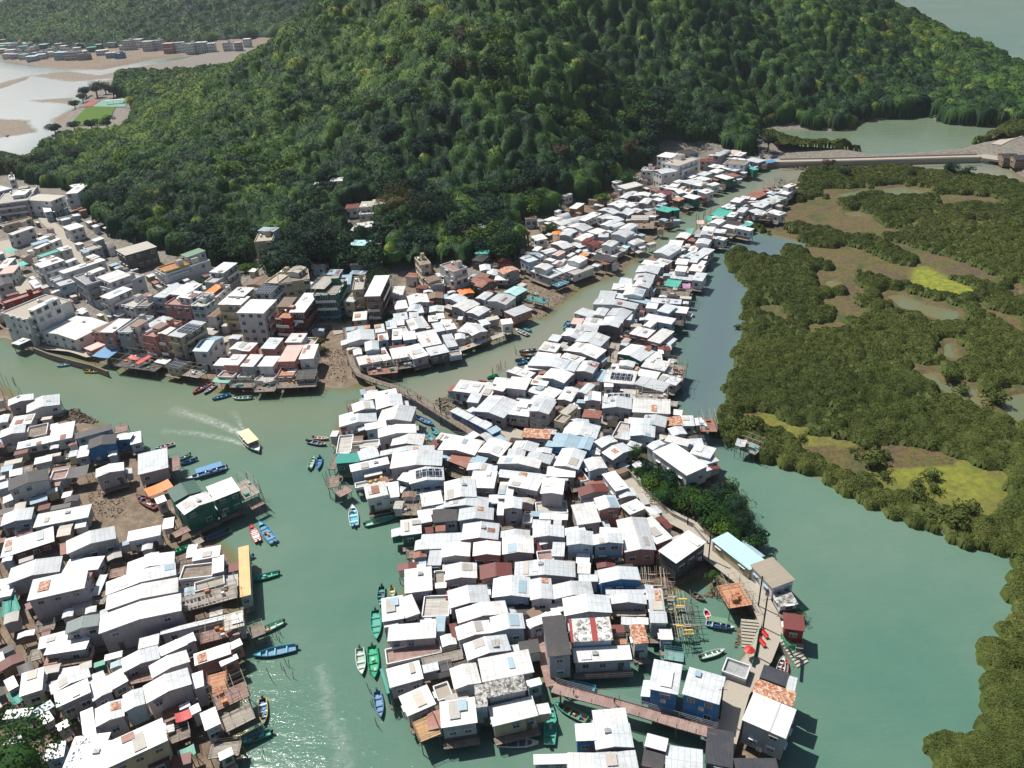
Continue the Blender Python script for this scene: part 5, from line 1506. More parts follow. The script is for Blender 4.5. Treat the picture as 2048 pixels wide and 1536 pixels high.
        for (ax, ay, bx, by) in ((-w2, -d2, w2, -d2), (w2, -d2, w2, d2), (-w2, d2, w2, d2), (-w2, -d2, -w2, d2)):
            L = math.hypot(bx-ax, by-ay); n = max(1, int(L/1.5))
            for i in range(n+1):
                x, y = ax+(bx-ax)*i/n, ay+(by-ay)*i/n; q.bar((x, y, zt), (x, y, zt+1.0), .035, rm)
            for hh in (.5, 1.0): q.bar((ax, ay, zt+hh), (bx, by, zt+hh), .035, rm)
        P.append(('railing', q, None, []))
        if not tiny and W*D > 18 and s.z < 7:
            q = MB(); hh = 2.6
            for x in (-w2+.1, 0, w2-.1):
                for y in (-d2+.1, d2-.1): q.bar((x, y, zt), (x+r.uniform(-.1, .1), y, zt+hh), .045, 'bamboo')
            for y in (-d2+.1, 0, d2-.1): q.bar((-w2-.6, y, zt+hh), (w2+.6, y+r.uniform(-.2, .2), zt+hh), .04, 'bamboo')
            for x in (-w2*.6, w2*.3, w2-.1): q.bar((x, -d2-.5, zt+hh+.08), (x, d2+.5, zt+hh+.08), .04, 'bamboo')
            P.append(('pole_frame', q, None, []))
            for i in range(r.randint(2, 5)):
                cb = MB(); m = r.choice(['cyan_paint', 'white_paint', 'orange_paint', 'grey_metal', 'wood_brown', 'blue_paint', 'terracotta', 'sea_green_paint']); x, y = r.uniform(-.8, .8)*w2, r.uniform(-.8, .8)*d2; a, h_ = r.uniform(.25, .6), r.uniform(.3, .9)
                cb.box(x-a, x+a, y-a*.7, y+a*.7, zt, zt+h_, m); P.append(('storage_box', cb, None, []))
        if not s.land and s.h < 5.6: stilts(zt-.18)
        elif s.h >= 5.6 or s.land: 
            for dx in (-1, 1):
                for dy in (-1, 1): P.append(('post', STILT, Matrix.Translation((dx*(w2-.1), dy*(d2-.1), 0)) @ Matrix.Diagonal((1, 1, zt-.18, 1)), []))
    elif st == 'a' or s.nowall and st == 'f':
        b = MB(); m = 'roof_'+(c0 if c0 in ROOFC else 'w'); n = 6; sag = .18
        for i in range(n):
            x0_, x1_ = -w2+W*i/n, -w2+W*(i+1)/n; f = lambda x: zt-sag*math.sin(math.pi*(x+w2)/W)
            b.quad3([(x0_, -d2, f(x0_)-.25), (x1_, -d2, f(x1_)-.25), (x1_, d2, f(x1_)+.1), (x0_, d2, f(x0_)+.1)], .05, m)
        P.append(('canopy_sheet', b, None, []))
        for dx in (-1, 1):
            for dy in (-1, 1): P.append(('post', STILT, Matrix.Translation((dx*(w2-.15), dy*(d2-.15), -.3)) @ Matrix.Diagonal((.7, .7, zt+(.0 if dy < 0 else .3), 1)), []))
    elif st == 'j':
        q = MB()
        for i in range(int(W/.45)): x = -w2+i*.45+r.uniform(-.15, .15); q.bar((x, -d2-r.uniform(0, 1.2), zt+r.uniform(-.05, .1)), (x+r.uniform(-.5, .5), d2+r.uniform(0, .8), zt+r.uniform(0, .25)), .05, r.choice(['bamboo', 'bamboo', 'timber', 'grey_metal']))
        P.append(('pole_layer', q, None, [])); q = MB()
        for i in range(int(D/.9)): y = -d2+i*.9; q.bar((-w2-.6, y, zt-.12), (w2+.6, y+r.uniform(-.4, .4), zt-.1), .06, r.choice(['bamboo', 'timber']))
        P.append(('cross_beams', q, None, [])); stilts(zt)
        q = MB()
        for i in range(7): x, y = r.uniform(-w2, w2), r.uniform(-d2, d2); q.box(x-.8, x+.8, y-.15, y+.15, zt+.15, zt+.3, r.choice(['bamboo', 'yellow_paint', 'deck_n', 'deck_c']))
        P.append(('plank_pile', q, None, []))
    return P
def realise(P, parent):
    for name, g, M, sub in P:
        if isinstance(g, MB): 
            if not g.f: continue
            o = g.build(name, parent, M)
        else: o = link(g, name, parent, M)
        if sub: realise(sub, o)
KIND = {'stilt house': 'stilt_house', 'house': 'village_house', 'deck': 'timber_deck', 'canopy': 'tarpaulin_canopy', 'rack': 'drying_rack', 'shed': 'barrel_shed', 'roof terrace': 'roof_terrace'}
def kind_of(s):
    if s.style == 'd' or s.nowall and s.style == 't': return 'deck'
    if s.style == 'a': return 'canopy'
    if s.style == 'j': return 'rack'
    if s.style == 'h': return 'shed'
    return 'house' if s.land else ('roof terrace' if s.style == 't' else 'stilt house')
SHORT = {'silver grey': 'silver', 'blue grey': 'slate', 'dark green': 'green', 'moss green': 'moss', 'beige concrete': 'beige', 'stained grey': 'stained', 'brownish grey': 'drab', 'slate green': 'dull green', 'bright orange': 'orange', 'rust streaked': 'rusty', 'black mottled': 'mottled', 'red striped mottled': 'red striped', 'solar panelled': 'solar', 'golden wood': 'golden', 'pale cyan': 'cyan', 'dark teal': 'teal'}
WSHORT = {'pale grey': 'grey', 'pale blue': 'pale-blue', 'bright blue': 'blue', 'dark green': 'green', 'dusty pink': 'pink'}
def look(s, k):
    rw = ROOFW.get(s.rc[0], 'grey'); rw = SHORT.get(rw, rw); ww = WALLW.get(s.wall, 'grey'); ww = WSHORT.get(ww, ww)
    tall = 'tall ' if (s.land and s.h >= 8) or (not s.land and s.h >= 6.4) else ''
    if k == 'deck': return rw.replace('charcoal', 'dark')+' railed timber deck'
    if k == 'canopy': return rw+' tarpaulin canopy'
    if k == 'rack': return 'tangled bamboo pole rack'
    if k == 'shed': return 'grey barrel vaulted shed'
    if s.style == 't': return '%s%s house with %s terrace' % (tall, ww, rw)
    return '%s%s %s house, %s walls' % (tall, rw, {'g': 'gabled', 'r': 'pitched', 'f': 'roofed'}[s.style], ww)
ORD = 'first second third fourth fifth sixth seventh eighth ninth tenth eleventh twelfth thirteenth fourteenth fifteenth sixteenth seventeenth eighteenth nineteenth twentieth'.split()
SPECS = parse()
for s in SPECS: place(s); s.k = kind_of(s)
stilt = sorted([s for s in SPECS if s.k in ('stilt house', 'roof terrace')], key=lambda s: -s.area)
REST = set(id(s) for s in stilt[300:])
groups = {}
for s in SPECS:
    if id(s) in REST: continue
    groups.setdefault((s.row, look(s, s.k)), []).append(s)
for (row, lk), ss in groups.items():
    ss.sort(key=lambda s: s.px[0][0]+s.px[1][0])
    for i, s in enumerate(ss):
        s.label = '%s, %s' % (lk, row) if len(ss) == 1 else '%s, %s such from left, %s' % (lk, ORD[i], row) if i < 20 else '%s %s' % (lk, row)
NB = 0
for s in SPECS:
    if id(s) in REST: continue
    e = empty(KIND[s.k], (s.cx, s.cy, s.base), s.rz); s.obj = e
    if len(s.label.split()) > 16: print('LONG', s.label)
    tagset(e, s.label, s.k, {'stilt house': 'stilt houses crowded along the creeks', 'roof terrace': 'stilt houses crowded along the creeks', 'house': 'houses on the solid ground of the village', 'deck': 'timber decks between the stilt houses', 'canopy': 'tarpaulin canopies among the houses', 'rack': 'bamboo pole racks over the cove', 'shed': 'barrel vaulted sheds by the wood'}[s.k])
    realise(parts_of(s), e); NB += 1
restmb = MB()
def flat(P, M0):
    for name, g, M, sub in P:
        if not isinstance(g, MB):
            if name == 'stilt': q = MB(); q.bar((0, 0, 0), (0, 0, 1), .085, 'timber', 4)
            elif name == 'window': q = MB(); q.box(-.5, .5, -.06, .02, 0, .95, 'glass')
            else: continue
            g = q
        restmb.add(g, M0 @ M if M is not None else M0); flat(sub, M0)
for s in stilt[300:]: flat(parts_of(s), Matrix.Translation((s.cx, s.cy, s.base)) @ Matrix.Rotation(s.rz, 4, 'Z'))
# small sheds, decks and lean-tos squeezed into the gaps between the houses
RC = [(q.cx, q.cy, math.cos(q.rz), math.sin(q.rz), q.W/2, q.D/2, q.rz) for q in SPECS]
RA = np.array([c[:6] for c in RC])
def clear(x, y, m):
    dx, dy = x-RA[:, 0], y-RA[:, 1]; u = np.abs(dx*RA[:, 2]+dy*RA[:, 3])-RA[:, 4]; v = np.abs(-dx*RA[:, 3]+dy*RA[:, 2])-RA[:, 5]
    return np.hypot(np.maximum(u, 0), np.maximum(v, 0)).min() if True else 0
KEEP = [P0(a, 1) for a in ('165,940 250,930 330,960 340,1060 300,1090 170,1060', '800,790 900,830 960,870 900,890 830,880 800,830', '1000,850 1100,850 1100,892 1000,892', '640,640 705,640 700,760 640,790', '1230,900 1340,920 1520,1050 1540,1130 1420,1090 1280,1000', '1330,1140 1440,1160 1500,1200 1540,1260 1540,1330 1440,1480 1400,1480 1430,1340 1420,1230')]
PATHS = [dense(P0(a, 1.7), 2) for a in ('1195,885 1203,850 1207,800 1215,760 1221,735 1225,711 1232,683 1262,649 1276,625 1307,578 1317,559 1341,522 1362,495 1386,475 1412,450', '9,489 21,522 34,551 47,577 58,600', '50,380 62,402 81,425 97,451 120,470 131,489 150,515 190,540', '60,690 150,706 184,716 260,716 400,708 480,680 560,664 640,656 690,650', '1073,1266 1085,1300 1095,1340 1104,1372')]
PT = np.array([q for p in PATHS for q in p]); fills = []; gr = random.Random(77)
ZONES = [('west bank', P0('-60,790 60,800 130,840 200,880 300,930 330,960 300,1000 420,1100 480,1150 490,1230 480,1400 450,1500 420,1560 -60,1560', 2), 120, False), ('middle island', P0('740,790 690,830 680,900 700,950 790,1000 820,1100 800,1200 790,1300 830,1440 1060,1400 1090,1330 1260,1290 1290,1200 1380,1120 1330,1060 1240,960 1340,920 1430,950 1380,860 1345,790 1355,740 1335,680 1375,620 1385,560 1430,490 1480,470 1560,420 1560,370 1450,425 1310,545 1180,640 1060,735 930,800 960,880 860,890', 2), 260, False),
 ('north bank', P0('700,600 690,700 760,750 840,735 1000,680 1060,640 1080,600 1030,560 1060,540 1150,560 1230,545 1310,500 1380,420 1440,385 1520,335 1500,305 1440,300 1300,340 1200,400 1080,440 1040,500 960,550 860,560 760,640', 2), 150, True), ('town', P0('-40,400 60,420 130,400 190,440 240,500 330,520 420,540 560,560 640,570 660,640 640,740 560,770 430,760 300,730 184,712 60,680 -60,640', 2), 170, True)]
for zn, zp, cnt, isl in ZONES:
    x0, y0 = zp.min(0); x1, y1 = zp.max(0); k = tries = 0
    while k < cnt and tries < cnt*60:
        tries += 1; x, y = gr.uniform(x0, x1), gr.uniform(y0, y1)
        if not inside(zp, np.array([x]), np.array([y]))[0] or any(inside(p, np.array([x]), np.array([y]))[0] for p in KEEP): continue
        a, b_ = gr.uniform(.9, 2.2), gr.uniform(.7, 1.5); c = clear(x, y, 0)
        if c < min(a, b_)*.55 or np.hypot(PT[:, 0]-x, PT[:, 1]-y).min() < 2.6: continue
        if fills and min(math.hypot(x-f.cx, y-f.cy) for f in fills) < 2.1: continue
        j_ = np.hypot(RA[:, 0]-x, RA[:, 1]-y).argmin()
        if c > 9: continue
        k += 1; f = Spec(); f.W, f.D, f.rz, f.cx, f.cy = a*2, b_*2, RC[j_][6]+gr.choice((0, 0, 0, math.pi/2)), x, y; g0 = ground(x, y); f.land = isl and g0 > 1.5; f.base = g0 if f.land else max(g0, -1)
        f.h = gr.uniform(2.2, 3.6) if f.land else gr.uniform(3.4, 4.4); f.z = f.h+(f.base if f.land else 0); f.style = gr.choice('fffggd' if not f.land else 'fffgg'); f.nowall = f.style == 'd'
        if f.style == 'd': f.z = f.h = gr.uniform(2.2, 3.2)
        f.rc = gr.choice('wssbzrcmnk' if f.style != 'd' else 'nncp'); f.wall = gr.choice('lwskcbn'); f.fl = ''; f.solar = False; f.zone = zn; fills.append(f)
fills.sort(key=lambda f: -f.W*f.D/f.cy**2)
for f in fills[:280]:
    e = empty('lean_to_shed' if f.style != 'd' else 'small_deck', (f.cx, f.cy, f.base), f.rz); n_ = 'tiny timber deck' if f.style == 'd' else 'small shed with %s sheet roof' % ROOFW.get(f.rc, 'grey')
    tagset(e, '%s squeezed between bigger houses %s' % (n_, {'west bank': 'on the west bank', 'middle island': 'on the middle island', 'north bank': 'in the north bank cluster', 'town': 'in the town'}[f.zone]), 'deck' if f.style == 'd' else 'shed', 'sheds and decks in the gaps between houses'); realise(parts_of(f, True), e)
for f in fills[280:]: flat(parts_of(f, True), Matrix.Translation((f.cx, f.cy, f.base)) @ Matrix.Rotation(f.rz, 4, 'Z'))
if restmb.f: tagset(restmb.build('stilt_houses'), 'mass of smaller stilt houses and lean-tos packed between the larger ones', 'stilt houses', kind='stuff')
# ------------------------------------------------------------------ far village across the bay
FARROW = {}
for i, (px, py, wd, h, rc, wc) in enumerate(FAR):
    if py < 150 and any(abs(px-f[0]) < 9 and abs(py-f[1]) < 4 for f in FAR[:i]) and i > 34: continue
    if py < 150: h = h*1.9 if (py < 92 and px > 240) else h*1.45; wd *= .92; py -= 3
    X, Y, Z = land(px, py, h); g = ground(X, Y); W = wd*math.hypot(X, Y)/CF*1.0
    s = Spec(); s.W, s.D, s.rz, s.cx, s.cy, s.base, s.z = W, W*.8, random.uniform(-.25, .25), X, Y+W*.35, max(ground(X, Y+W*.35), 1.2)-.3, Z; s.h = h*1.0
    s.style = 't' if rc in 'pkw' and h > 4 and i % 3 == 0 else ('r' if rc in 'x' else 'f'); s.rc = rc if rc in ROOFC else 'w'; s.wall = wc; s.nowall = False; s.fl = ''; s.land = True; s.solar = False; s.z = max(s.z, s.base+3)
    if py < 150: where = 'under the far hills' if py < 95 and px > 240 else 'on the far shore'
    else: where = 'behind the lagoon'
    lk = 'distant %s house with %s roof' % (WALLW.get(wc, 'grey').split()[-1], ROOFW.get(s.rc, 'white').split()[-1]); FARROW.setdefault((lk, where), []).append((px, s))
for (lk, where), ss in FARROW.items():
    ss.sort(key=lambda t_: t_[0])
    for i, (px, s) in enumerate(ss):
        e = empty('village_house', (s.cx, s.cy, s.base), s.rz); tagset(e, (lk+' '+where) if len(ss) == 1 else '%s, %s such from left, %s' % (lk, ORD[i % 20], where), 'house', 'distant houses across the water')
        realise(parts_of(s), e)
# ------------------------------------------------------------------ vegetation
def leafcloud(C, Rr, leaf, cnt, tint, seed=1, up=0.35, subs=4, core=True):
    """leaf clumps around many crowns at once: C centres (n,3), Rr radii (n,3), leaf size (n,), counts (n,), tint (n,)"""
    g = np.random.default_rng(seed); n = len(C); cnt = np.maximum(cnt.astype(int), 12)
    idx = np.repeat(np.arange(n), cnt); m = len(idx)
    so = np.clip(g.normal(size=(n, subs, 3))*.5, -.85, .85); so[:, :, 2] = so[:, :, 2]*.6+.08; so[:, 0] *= .3; sr = g.uniform(.32, .66, (n, subs)); sr[:, 0] = .66
    k = g.integers(0, subs, m)
    d = g.normal(size=(m, 3)); d[:, 2] = np.abs(d[:, 2])*1.0 - .25; d /= np.linalg.norm(d, axis=1)[:, None]
    rad = g.uniform(.8, 1.08, m)
    p = C[idx] + Rr[idx]*(so[idx, k] + d*(sr[idx, k]*rad)[:, None])
    nr = d + g.normal(size=(m, 3))*.55 + np.array([0, 0, up]); nr /= np.linalg.norm(nr, axis=1)[:, None]
    a = np.cross(nr, g.normal(size=(m, 3))); a /= np.linalg.norm(a, axis=1)[:, None]+1e-9; b = np.cross(nr, a)
    s = (leaf[idx]*g.uniform(.55, 1.1, m)/2)[:, None]; e = g.uniform(.55, 1, m)[:, None]
    v = np.stack([p-a*s, p+b*s*e, p+a*s, p-b*s*e], 1).reshape(-1, 3)
    f = np.arange(m*4).reshape(-1, 4); tt = np.repeat(np.clip(tint[idx]+g.normal(size=m)*.03, 0, 1), 4)
    if core:  # inner core added to block light through the crown, tinted darker
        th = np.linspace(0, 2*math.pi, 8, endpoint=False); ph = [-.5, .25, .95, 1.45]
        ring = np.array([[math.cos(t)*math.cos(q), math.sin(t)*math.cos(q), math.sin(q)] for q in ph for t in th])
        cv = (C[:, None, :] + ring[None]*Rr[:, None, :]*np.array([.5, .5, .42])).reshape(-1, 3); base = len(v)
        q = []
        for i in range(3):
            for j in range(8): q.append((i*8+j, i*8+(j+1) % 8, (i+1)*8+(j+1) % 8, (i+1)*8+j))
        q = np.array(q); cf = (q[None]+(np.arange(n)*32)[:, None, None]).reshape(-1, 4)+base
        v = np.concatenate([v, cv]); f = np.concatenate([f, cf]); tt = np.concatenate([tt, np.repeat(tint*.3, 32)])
    return v.astype(np.float32), f.astype(np.int32), tt.astype(np.float32)
def rawmesh(name, v, f, tt, mat):
    me = bpy.data.meshes.new(name); me.vertices.add(len(v)); me.vertices.foreach_set('co', v.ravel()); me.loops.add(f.size); me.loops.foreach_set('vertex_index', f.ravel())
    me.polygons.add(len(f)); me.polygons.foreach_set('loop_start', (np.arange(len(f))*4).astype(np.int32)); me.polygons.foreach_set('loop_total', np.full(len(f), 4, np.int32))
    me.materials.append(MATS[mat]); at = me.attributes.new('tint', 'FLOAT', 'POINT'); at.data.foreach_set('value', tt); me.update(); return me
def canopy(name, label, x0, x1, y0, y1, st, X, Y, Z, rr, hh, tint, base_mask, under, nq, mat, seed, lk=.0024, rough=1.0, lmin=.0):
    """closed canopy: the upper surface of all crowns over a fine ground grid, with leaf clumps standing on it"""
    gx = np.arange(x0, x1, st); gy = np.arange(y0, y1, st); GX, GY = np.meshgrid(gx, gy); base = terr(GX, GY)
    H = np.full(GX.shape, -50.0); T = np.zeros(GX.shape)
    for i in range(len(X)):
        r_ = rr[i]; a0, a1 = int((X[i]-r_-x0)/st), int((X[i]+r_-x0)/st)+2; b0, b1 = int((Y[i]-r_-y0)/st), int((Y[i]+r_-y0)/st)+2
        a0, b0 = max(a0, 0), max(b0, 0)
        if a0 >= a1 or b0 >= b1: continue
        sx, sy = GX[b0:b1, a0:a1], GY[b0:b1, a0:a1]; d2 = ((sx-X[i])**2+(sy-Y[i])**2)/(r_*r_)
        if d2.size == 0: continue
        h = np.where(d2 < 1, Z[i]+hh[i]-r_*.95*(1-np.sqrt(np.maximum(1-d2, 0))), -50); q = h > H[b0:b1, a0:a1]
        H[b0:b1, a0:a1][q] = h[q]; T[b0:b1, a0:a1][q] = tint[i]
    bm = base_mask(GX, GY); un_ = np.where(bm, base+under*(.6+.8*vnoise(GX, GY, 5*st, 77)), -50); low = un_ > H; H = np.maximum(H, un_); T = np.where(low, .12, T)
    H = H+((vnoise(GX, GY, st*1.6, 78)-.5)*1.3+(vnoise(GX, GY, st*4, 79)-.5)*1.4)*rough
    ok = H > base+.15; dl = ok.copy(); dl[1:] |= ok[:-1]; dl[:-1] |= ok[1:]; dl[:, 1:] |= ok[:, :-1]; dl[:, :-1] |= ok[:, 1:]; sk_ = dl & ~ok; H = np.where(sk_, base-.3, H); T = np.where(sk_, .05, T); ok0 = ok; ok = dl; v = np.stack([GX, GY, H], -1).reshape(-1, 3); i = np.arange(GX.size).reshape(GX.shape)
    fm = ok[:-1, :-1] & ok[:-1, 1:] & ok[1:, 1:] & ok[1:, :-1]; PX, PY, PD = proj(GX, GY, H); fr = (PX > -50) & (PX < 2100) & (PY > -60) & (PY < 1590); fm &= fr[:-1, :-1]
    f = np.stack([i[:-1, :-1][fm], i[:-1, 1:][fm], i[1:, 1:][fm], i[1:, :-1][fm]], -1)
    used = np.zeros(GX.size, bool); used[f.ravel()] = True; mp = np.cumsum(used)-1; v = v[used]; tt = T.ravel()[used]; f = mp[f]
    g_ = np.random.default_rng(seed); fq = fm & ok0[:-1, :-1] & ok0[1:, 1:] & ok0[:-1, 1:] & ok0[1:, :-1]; jj = np.argwhere(fq); w_ = 1/np.maximum(PD[:-1, :-1][fq], 50)**1.0; k = g_.choice(len(jj), nq, p=w_/w_.sum()); a, b_ = jj[k, 0], jj[k, 1]
    u1, u2 = g_.random(nq), g_.random(nq); px = GX[a, b_]+u1*st; py = GY[a, b_]+u2*st; pz = H[a, b_]*(1-u1)*(1-u2)+H[a, b_+1]*u1*(1-u2)+H[a+1, b_]*(1-u1)*u2+H[a+1, b_+1]*u1*u2
    n_ = np.stack([-(H[a, b_+1]-H[a, b_])/st, -(H[a+1, b_]-H[a, b_])/st, np.ones(nq)], 1); n_ /= np.linalg.norm(n_, axis=1)[:, None]; n_ += g_.normal(size=(nq, 3))*.55; n_ /= np.linalg.norm(n_, axis=1)[:, None]
    A = np.cross(n_, g_.normal(size=(nq, 3))); A /= np.linalg.norm(A, axis=1)[:, None]; Bv = np.cross(n_, A); sz = (np.maximum(PD[a, b_]*lk, lmin)*g_.uniform(.5, 1.3, nq)/2)[:, None]; p = np.stack([px, py, pz+g_.uniform(-.1, .5, nq)*rough], 1)
    lv = np.stack([p-A*sz, p+Bv*sz*.8, p+A*sz, p-Bv*sz*.8], 1).reshape(-1, 3); lf = np.arange(nq*4).reshape(-1, 4)+len(v); lt = np.repeat(np.clip(T[a, b_]+g_.normal(size=nq)*.05, 0, 1), 4)
    o = link(rawmesh(name, np.concatenate([v, lv]).astype(np.float32), np.concatenate([f, lf]).astype(np.int32), np.concatenate([tt*.9, lt]).astype(np.float32), mat), name)
    return tagset(o, label, name.replace('_', ' '), kind='stuff')
FORP = P0('-60,322 40,356 100,376 160,384 185,425 215,470 260,492 330,500 400,520 470,535 530,530 560,560 620,575 690,570 740,640 800,640 820,590 870,530 960,560 1010,555 1045,500 1040,460 1075,440 1130,418 1190,395 1245,368 1290,340 1300,320 1330,306 1420,296 1470,306 1505,308 1512,290 1508,262 1512,250 1600,248 1705,262 1711,242 1852,230 1912,247 2020,252 2100,238 2400,200 2900,300 2500,230 2200,175 2048,150 1950,105 1800,60 1500,0 1000,20 700,70 560,92 420,112 345,132 250,150 228,172 236,190 268,203 275,240 262,272 150,288 118,300 60,340', 2)
FIELD = P0('140,250 185,205 262,200 250,215 215,250', 2)
FOOT = [(s.cx, s.cy, max(s.W, s.D)/2) for s in SPECS if s.land]
def visible_mask(x, y, top):
    # hidden behind the hill from anywhere near the photograph's position
    D = np.hypot(x, y); az = np.arctan2(x, y); ok = np.ones(len(x), bool)
    for f in np.linspace(.55, .97, 15): ok &= (terr(x*f, y*f)-CH)/(D*f) < (top+8-CH)/D
    return ok
def scatter(x0, x1, y0, y1, step, seed):
    g = np.random.default_rng(seed); nx, ny = int((x1-x0)/step), int((y1-y0)/step)
    X, Y = np.meshgrid(np.arange(nx)*step+x0, np.arange(ny)*step+y0); X = X.ravel(); Y = Y.ravel()
    return X+g.uniform(-.48, .48, len(X))*step, Y+g.uniform(-.48, .48, len(Y))*step
def inframe(x, y, z, m=60):
    px, py, d = proj(x, y, z); return (px > -m) & (px < 2048+m) & (py > -m) & (py < 1536+m)
g = np.random.default_rng(5)
X, Y = scatter(-420, 520, 290, 860, 5.0, 11); Z = terr(X, Y)
ok = (sdist(FORP, X, Y) > .5) & (Z > 1.2) & (sdist(FIELD, X, Y) < -3) & inframe(X, Y, Z+4, 120)
for cx, cy, r_ in FOOT: ok &= np.hypot(X-cx, (Y-cy)) > r_*.9+2.0
for cx, cy, r_ in FOOT: ok &= ~((np.abs(X-cx) < r_*.9+1.5) & (Y < cy) & (cy-Y < r_+6))
X, Y, Z = X[ok], Y[ok], Z[ok]; v_ = visible_mask(X, Y, Z+9); X, Y, Z = X[v_], Y[v_], Z[v_]
n = len(X); rr = (2.1+3.6*g.random(n)**2.2)*(.8+.6*vnoise(X, Y, 40, 9)); hh = 4+rr*.8+g.uniform(0, 2.2, n)
tint = np.clip(vnoise(X, Y, 55, 21)*.5+vnoise(X, Y, 14, 22)*.3+g.uniform(-.32, .30, n)-.07+np.clip((Y-430)/900, 0, .04), 0, .93)
left = np.clip((-X-40)/120, 0, 1)*(Y > 460); tint = np.clip(tint+left*.22*g.uniform(.2, 1, n), 0, .97); tint[g.random(n) < .022] = 1.0  # left flank tinted brighter, its sunlight put into the leaf colour
# the trees of the lower slope, nearest the village: each one a tree of its own
near = np.argsort(np.hypot(X, Y)/rr)[:240]; nm = np.zeros(n, bool); nm[near] = True
SHAPES = {}
def crown_mesh(key, rx, rz, leafs, count, mat, seed, subs=7):
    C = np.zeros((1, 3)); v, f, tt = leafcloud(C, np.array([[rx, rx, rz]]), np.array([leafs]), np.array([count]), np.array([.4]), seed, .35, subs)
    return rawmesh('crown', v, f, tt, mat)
def trunk_mesh(h):
    b = MB(); b.bar((0, 0, -.6), (.15, .1, h*.45), .34, 'bark', 6); b.bar((.15, .1, h*.45), (.4, -.3, h), .22, 'bark', 5)
    for a in range(4): b.bar((.15, .1, h*.45), (math.cos(a*1.6)*h*.32, math.sin(a*1.6)*h*.32, h*.95), .13, 'bark', 4)
    return b.mesh('trunk')
TRUNK = trunk_mesh(1.0*6)
LEAFS = ['dark', 'mid', 'bright', 'olive', 'brown']
for m in LEAFS:
    for k in range(4): SHAPES[m, k] = crown_mesh('c', 1.05, .85, .19, 900, 'leaf_'+m, 40+k*7+len(m))
def tree(x, y, z, r_, h, mat, k, name='broadleaf_tree', shape=None):
    e = empty(name, (x, y, z), 0); t_ = link(TRUNK, 'trunk', e, Matrix.Diagonal((r_/4.5, r_/4.5, max(h-r_*.3, 1.5)/6, 1)))
    c = link(shape or SHAPES[mat, k % 4], 'crown', e, Matrix.Translation((0, 0, max(h-r_*.62, r_*.5))) @ Matrix.Rotation(k*1.3, 4, 'Z') @ Matrix.Diagonal((r_, r_*random.uniform(.85, 1.1), r_*random.uniform(.85, 1.05), 1))); return e
WORDS = {'dark': 'dark green', 'mid': 'mid green', 'bright': 'bright green', 'olive': 'olive green', 'brown': 'brownish dry'}
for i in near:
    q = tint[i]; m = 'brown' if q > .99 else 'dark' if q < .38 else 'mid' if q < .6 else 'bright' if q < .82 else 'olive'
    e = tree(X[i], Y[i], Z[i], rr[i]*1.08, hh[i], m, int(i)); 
    wh = 'on the slope above the main street' if X[i] < -95 else 'on the slope behind the old shops' if X[i] < 5 else 'on the slope above the north bank sheds' if X[i] < 95 else 'at the wooded edge beyond the causeway'
    tagset(e, '%s broadleaf tree among many alike %s' % (WORDS[m], wh), 'tree', 'trees on the lower edge of the wood')
NT_ = (X[nm], Y[nm], rr[nm]); X, Y, Z, rr, hh, tint = [a[~nm] for a in (X, Y, Z, rr, hh, tint)]
NEARX, NEARY, NEARR = np.array(NT_[0]), np.array(NT_[1]), np.array(NT_[2])
def fmask(x, y):
    m = (sdist(FORP, x, y) > 2) & (terr(x, y) > 1.6) & (sdist(FIELD, x, y) < -4)
    for cx, cy, r_ in FOOT:
        if -430 < cx < 530 and cy > 280: m &= ~((np.abs(x-cx) < r_+2) & (y < cy+r_+2) & (cy-y < r_+7))
    return m
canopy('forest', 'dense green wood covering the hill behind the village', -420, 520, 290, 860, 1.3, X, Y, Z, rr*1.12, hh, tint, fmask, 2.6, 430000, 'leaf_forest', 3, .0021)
# far hills
X, Y = scatter(-950, 150, 1010, 1760, 13, 31); Z = terr(X, Y); ok = (Z > 3.5) & inframe(X, Y, Z+5, 80); X, Y, Z = X[ok], Y[ok], Z[ok]
FOOT2 = [(s.cx, s.cy) for L in FARROW.values() for _, s in L]
ok = np.ones(len(X), bool)
for cx, cy in FOOT2: ok &= ~((np.abs(X-cx) < 14) & (Y < cy+16) & (cy-Y < 45))
X, Y, Z = X[ok], Y[ok], Z[ok]; v_ = visible_mask(X, Y, Z+8); X, Y, Z = X[v_], Y[v_], Z[v_]; n = len(X)
rr = g.uniform(7, 12, n); tint = np.clip(vnoise(X, Y, 90, 8)*.6+g.uniform(-.15, .3, n), 0, .8)
canopy('far_forest', 'distant wooded hills beyond the bay', -950, 150, 1010, 1760, 3.2, X, Y, Z, rr, g.uniform(7, 11, n), tint, lambda x, y: (terr(x, y) > 3.5), 4, 90000, 'leaf_forest', 4, .002, 1.6)
# mangroves
X, Y = scatter(20, 560, 60, 560, 2.15, 51); Z = terr(X, Y)
ok = ((sdist(MG, X, Y) > -.6) | (sdist(RB, X, Y) > -.6)) & inframe(X, Y, Z+1, 60)
for p in PONDS: ok &= sdist(p, X, Y) < -3.0
nz = vnoise(X, Y, 12, 61)*6-3
edge = sdist(MG, X, Y)
for p in OPEN: ok &= (sdist(p, X, Y) < nz*.5-1.2) | ((edge < 4) & (edge > -1) & (p is OPEN[0]))
ok &= (vnoise(X, Y, 22, 62)+vnoise(X, Y, 8, 63)*.5 > .37) | (Y < 190)
n0 = vnoise(X, Y, 16, 66)
X, Y, Z = X[ok], Y[ok], Z[ok]; n = len(X); D = np.hypot(X, Y)
rr = (.9+1.6*g.random(n)**1.6)*(.75+.8*vnoise(X, Y, 11, 64)); lf = np.maximum(D*.0021, .24); tint = np.clip(vnoise(X, Y, 30, 65)*.6+g.uniform(-.1, .3, n), 0, 1)
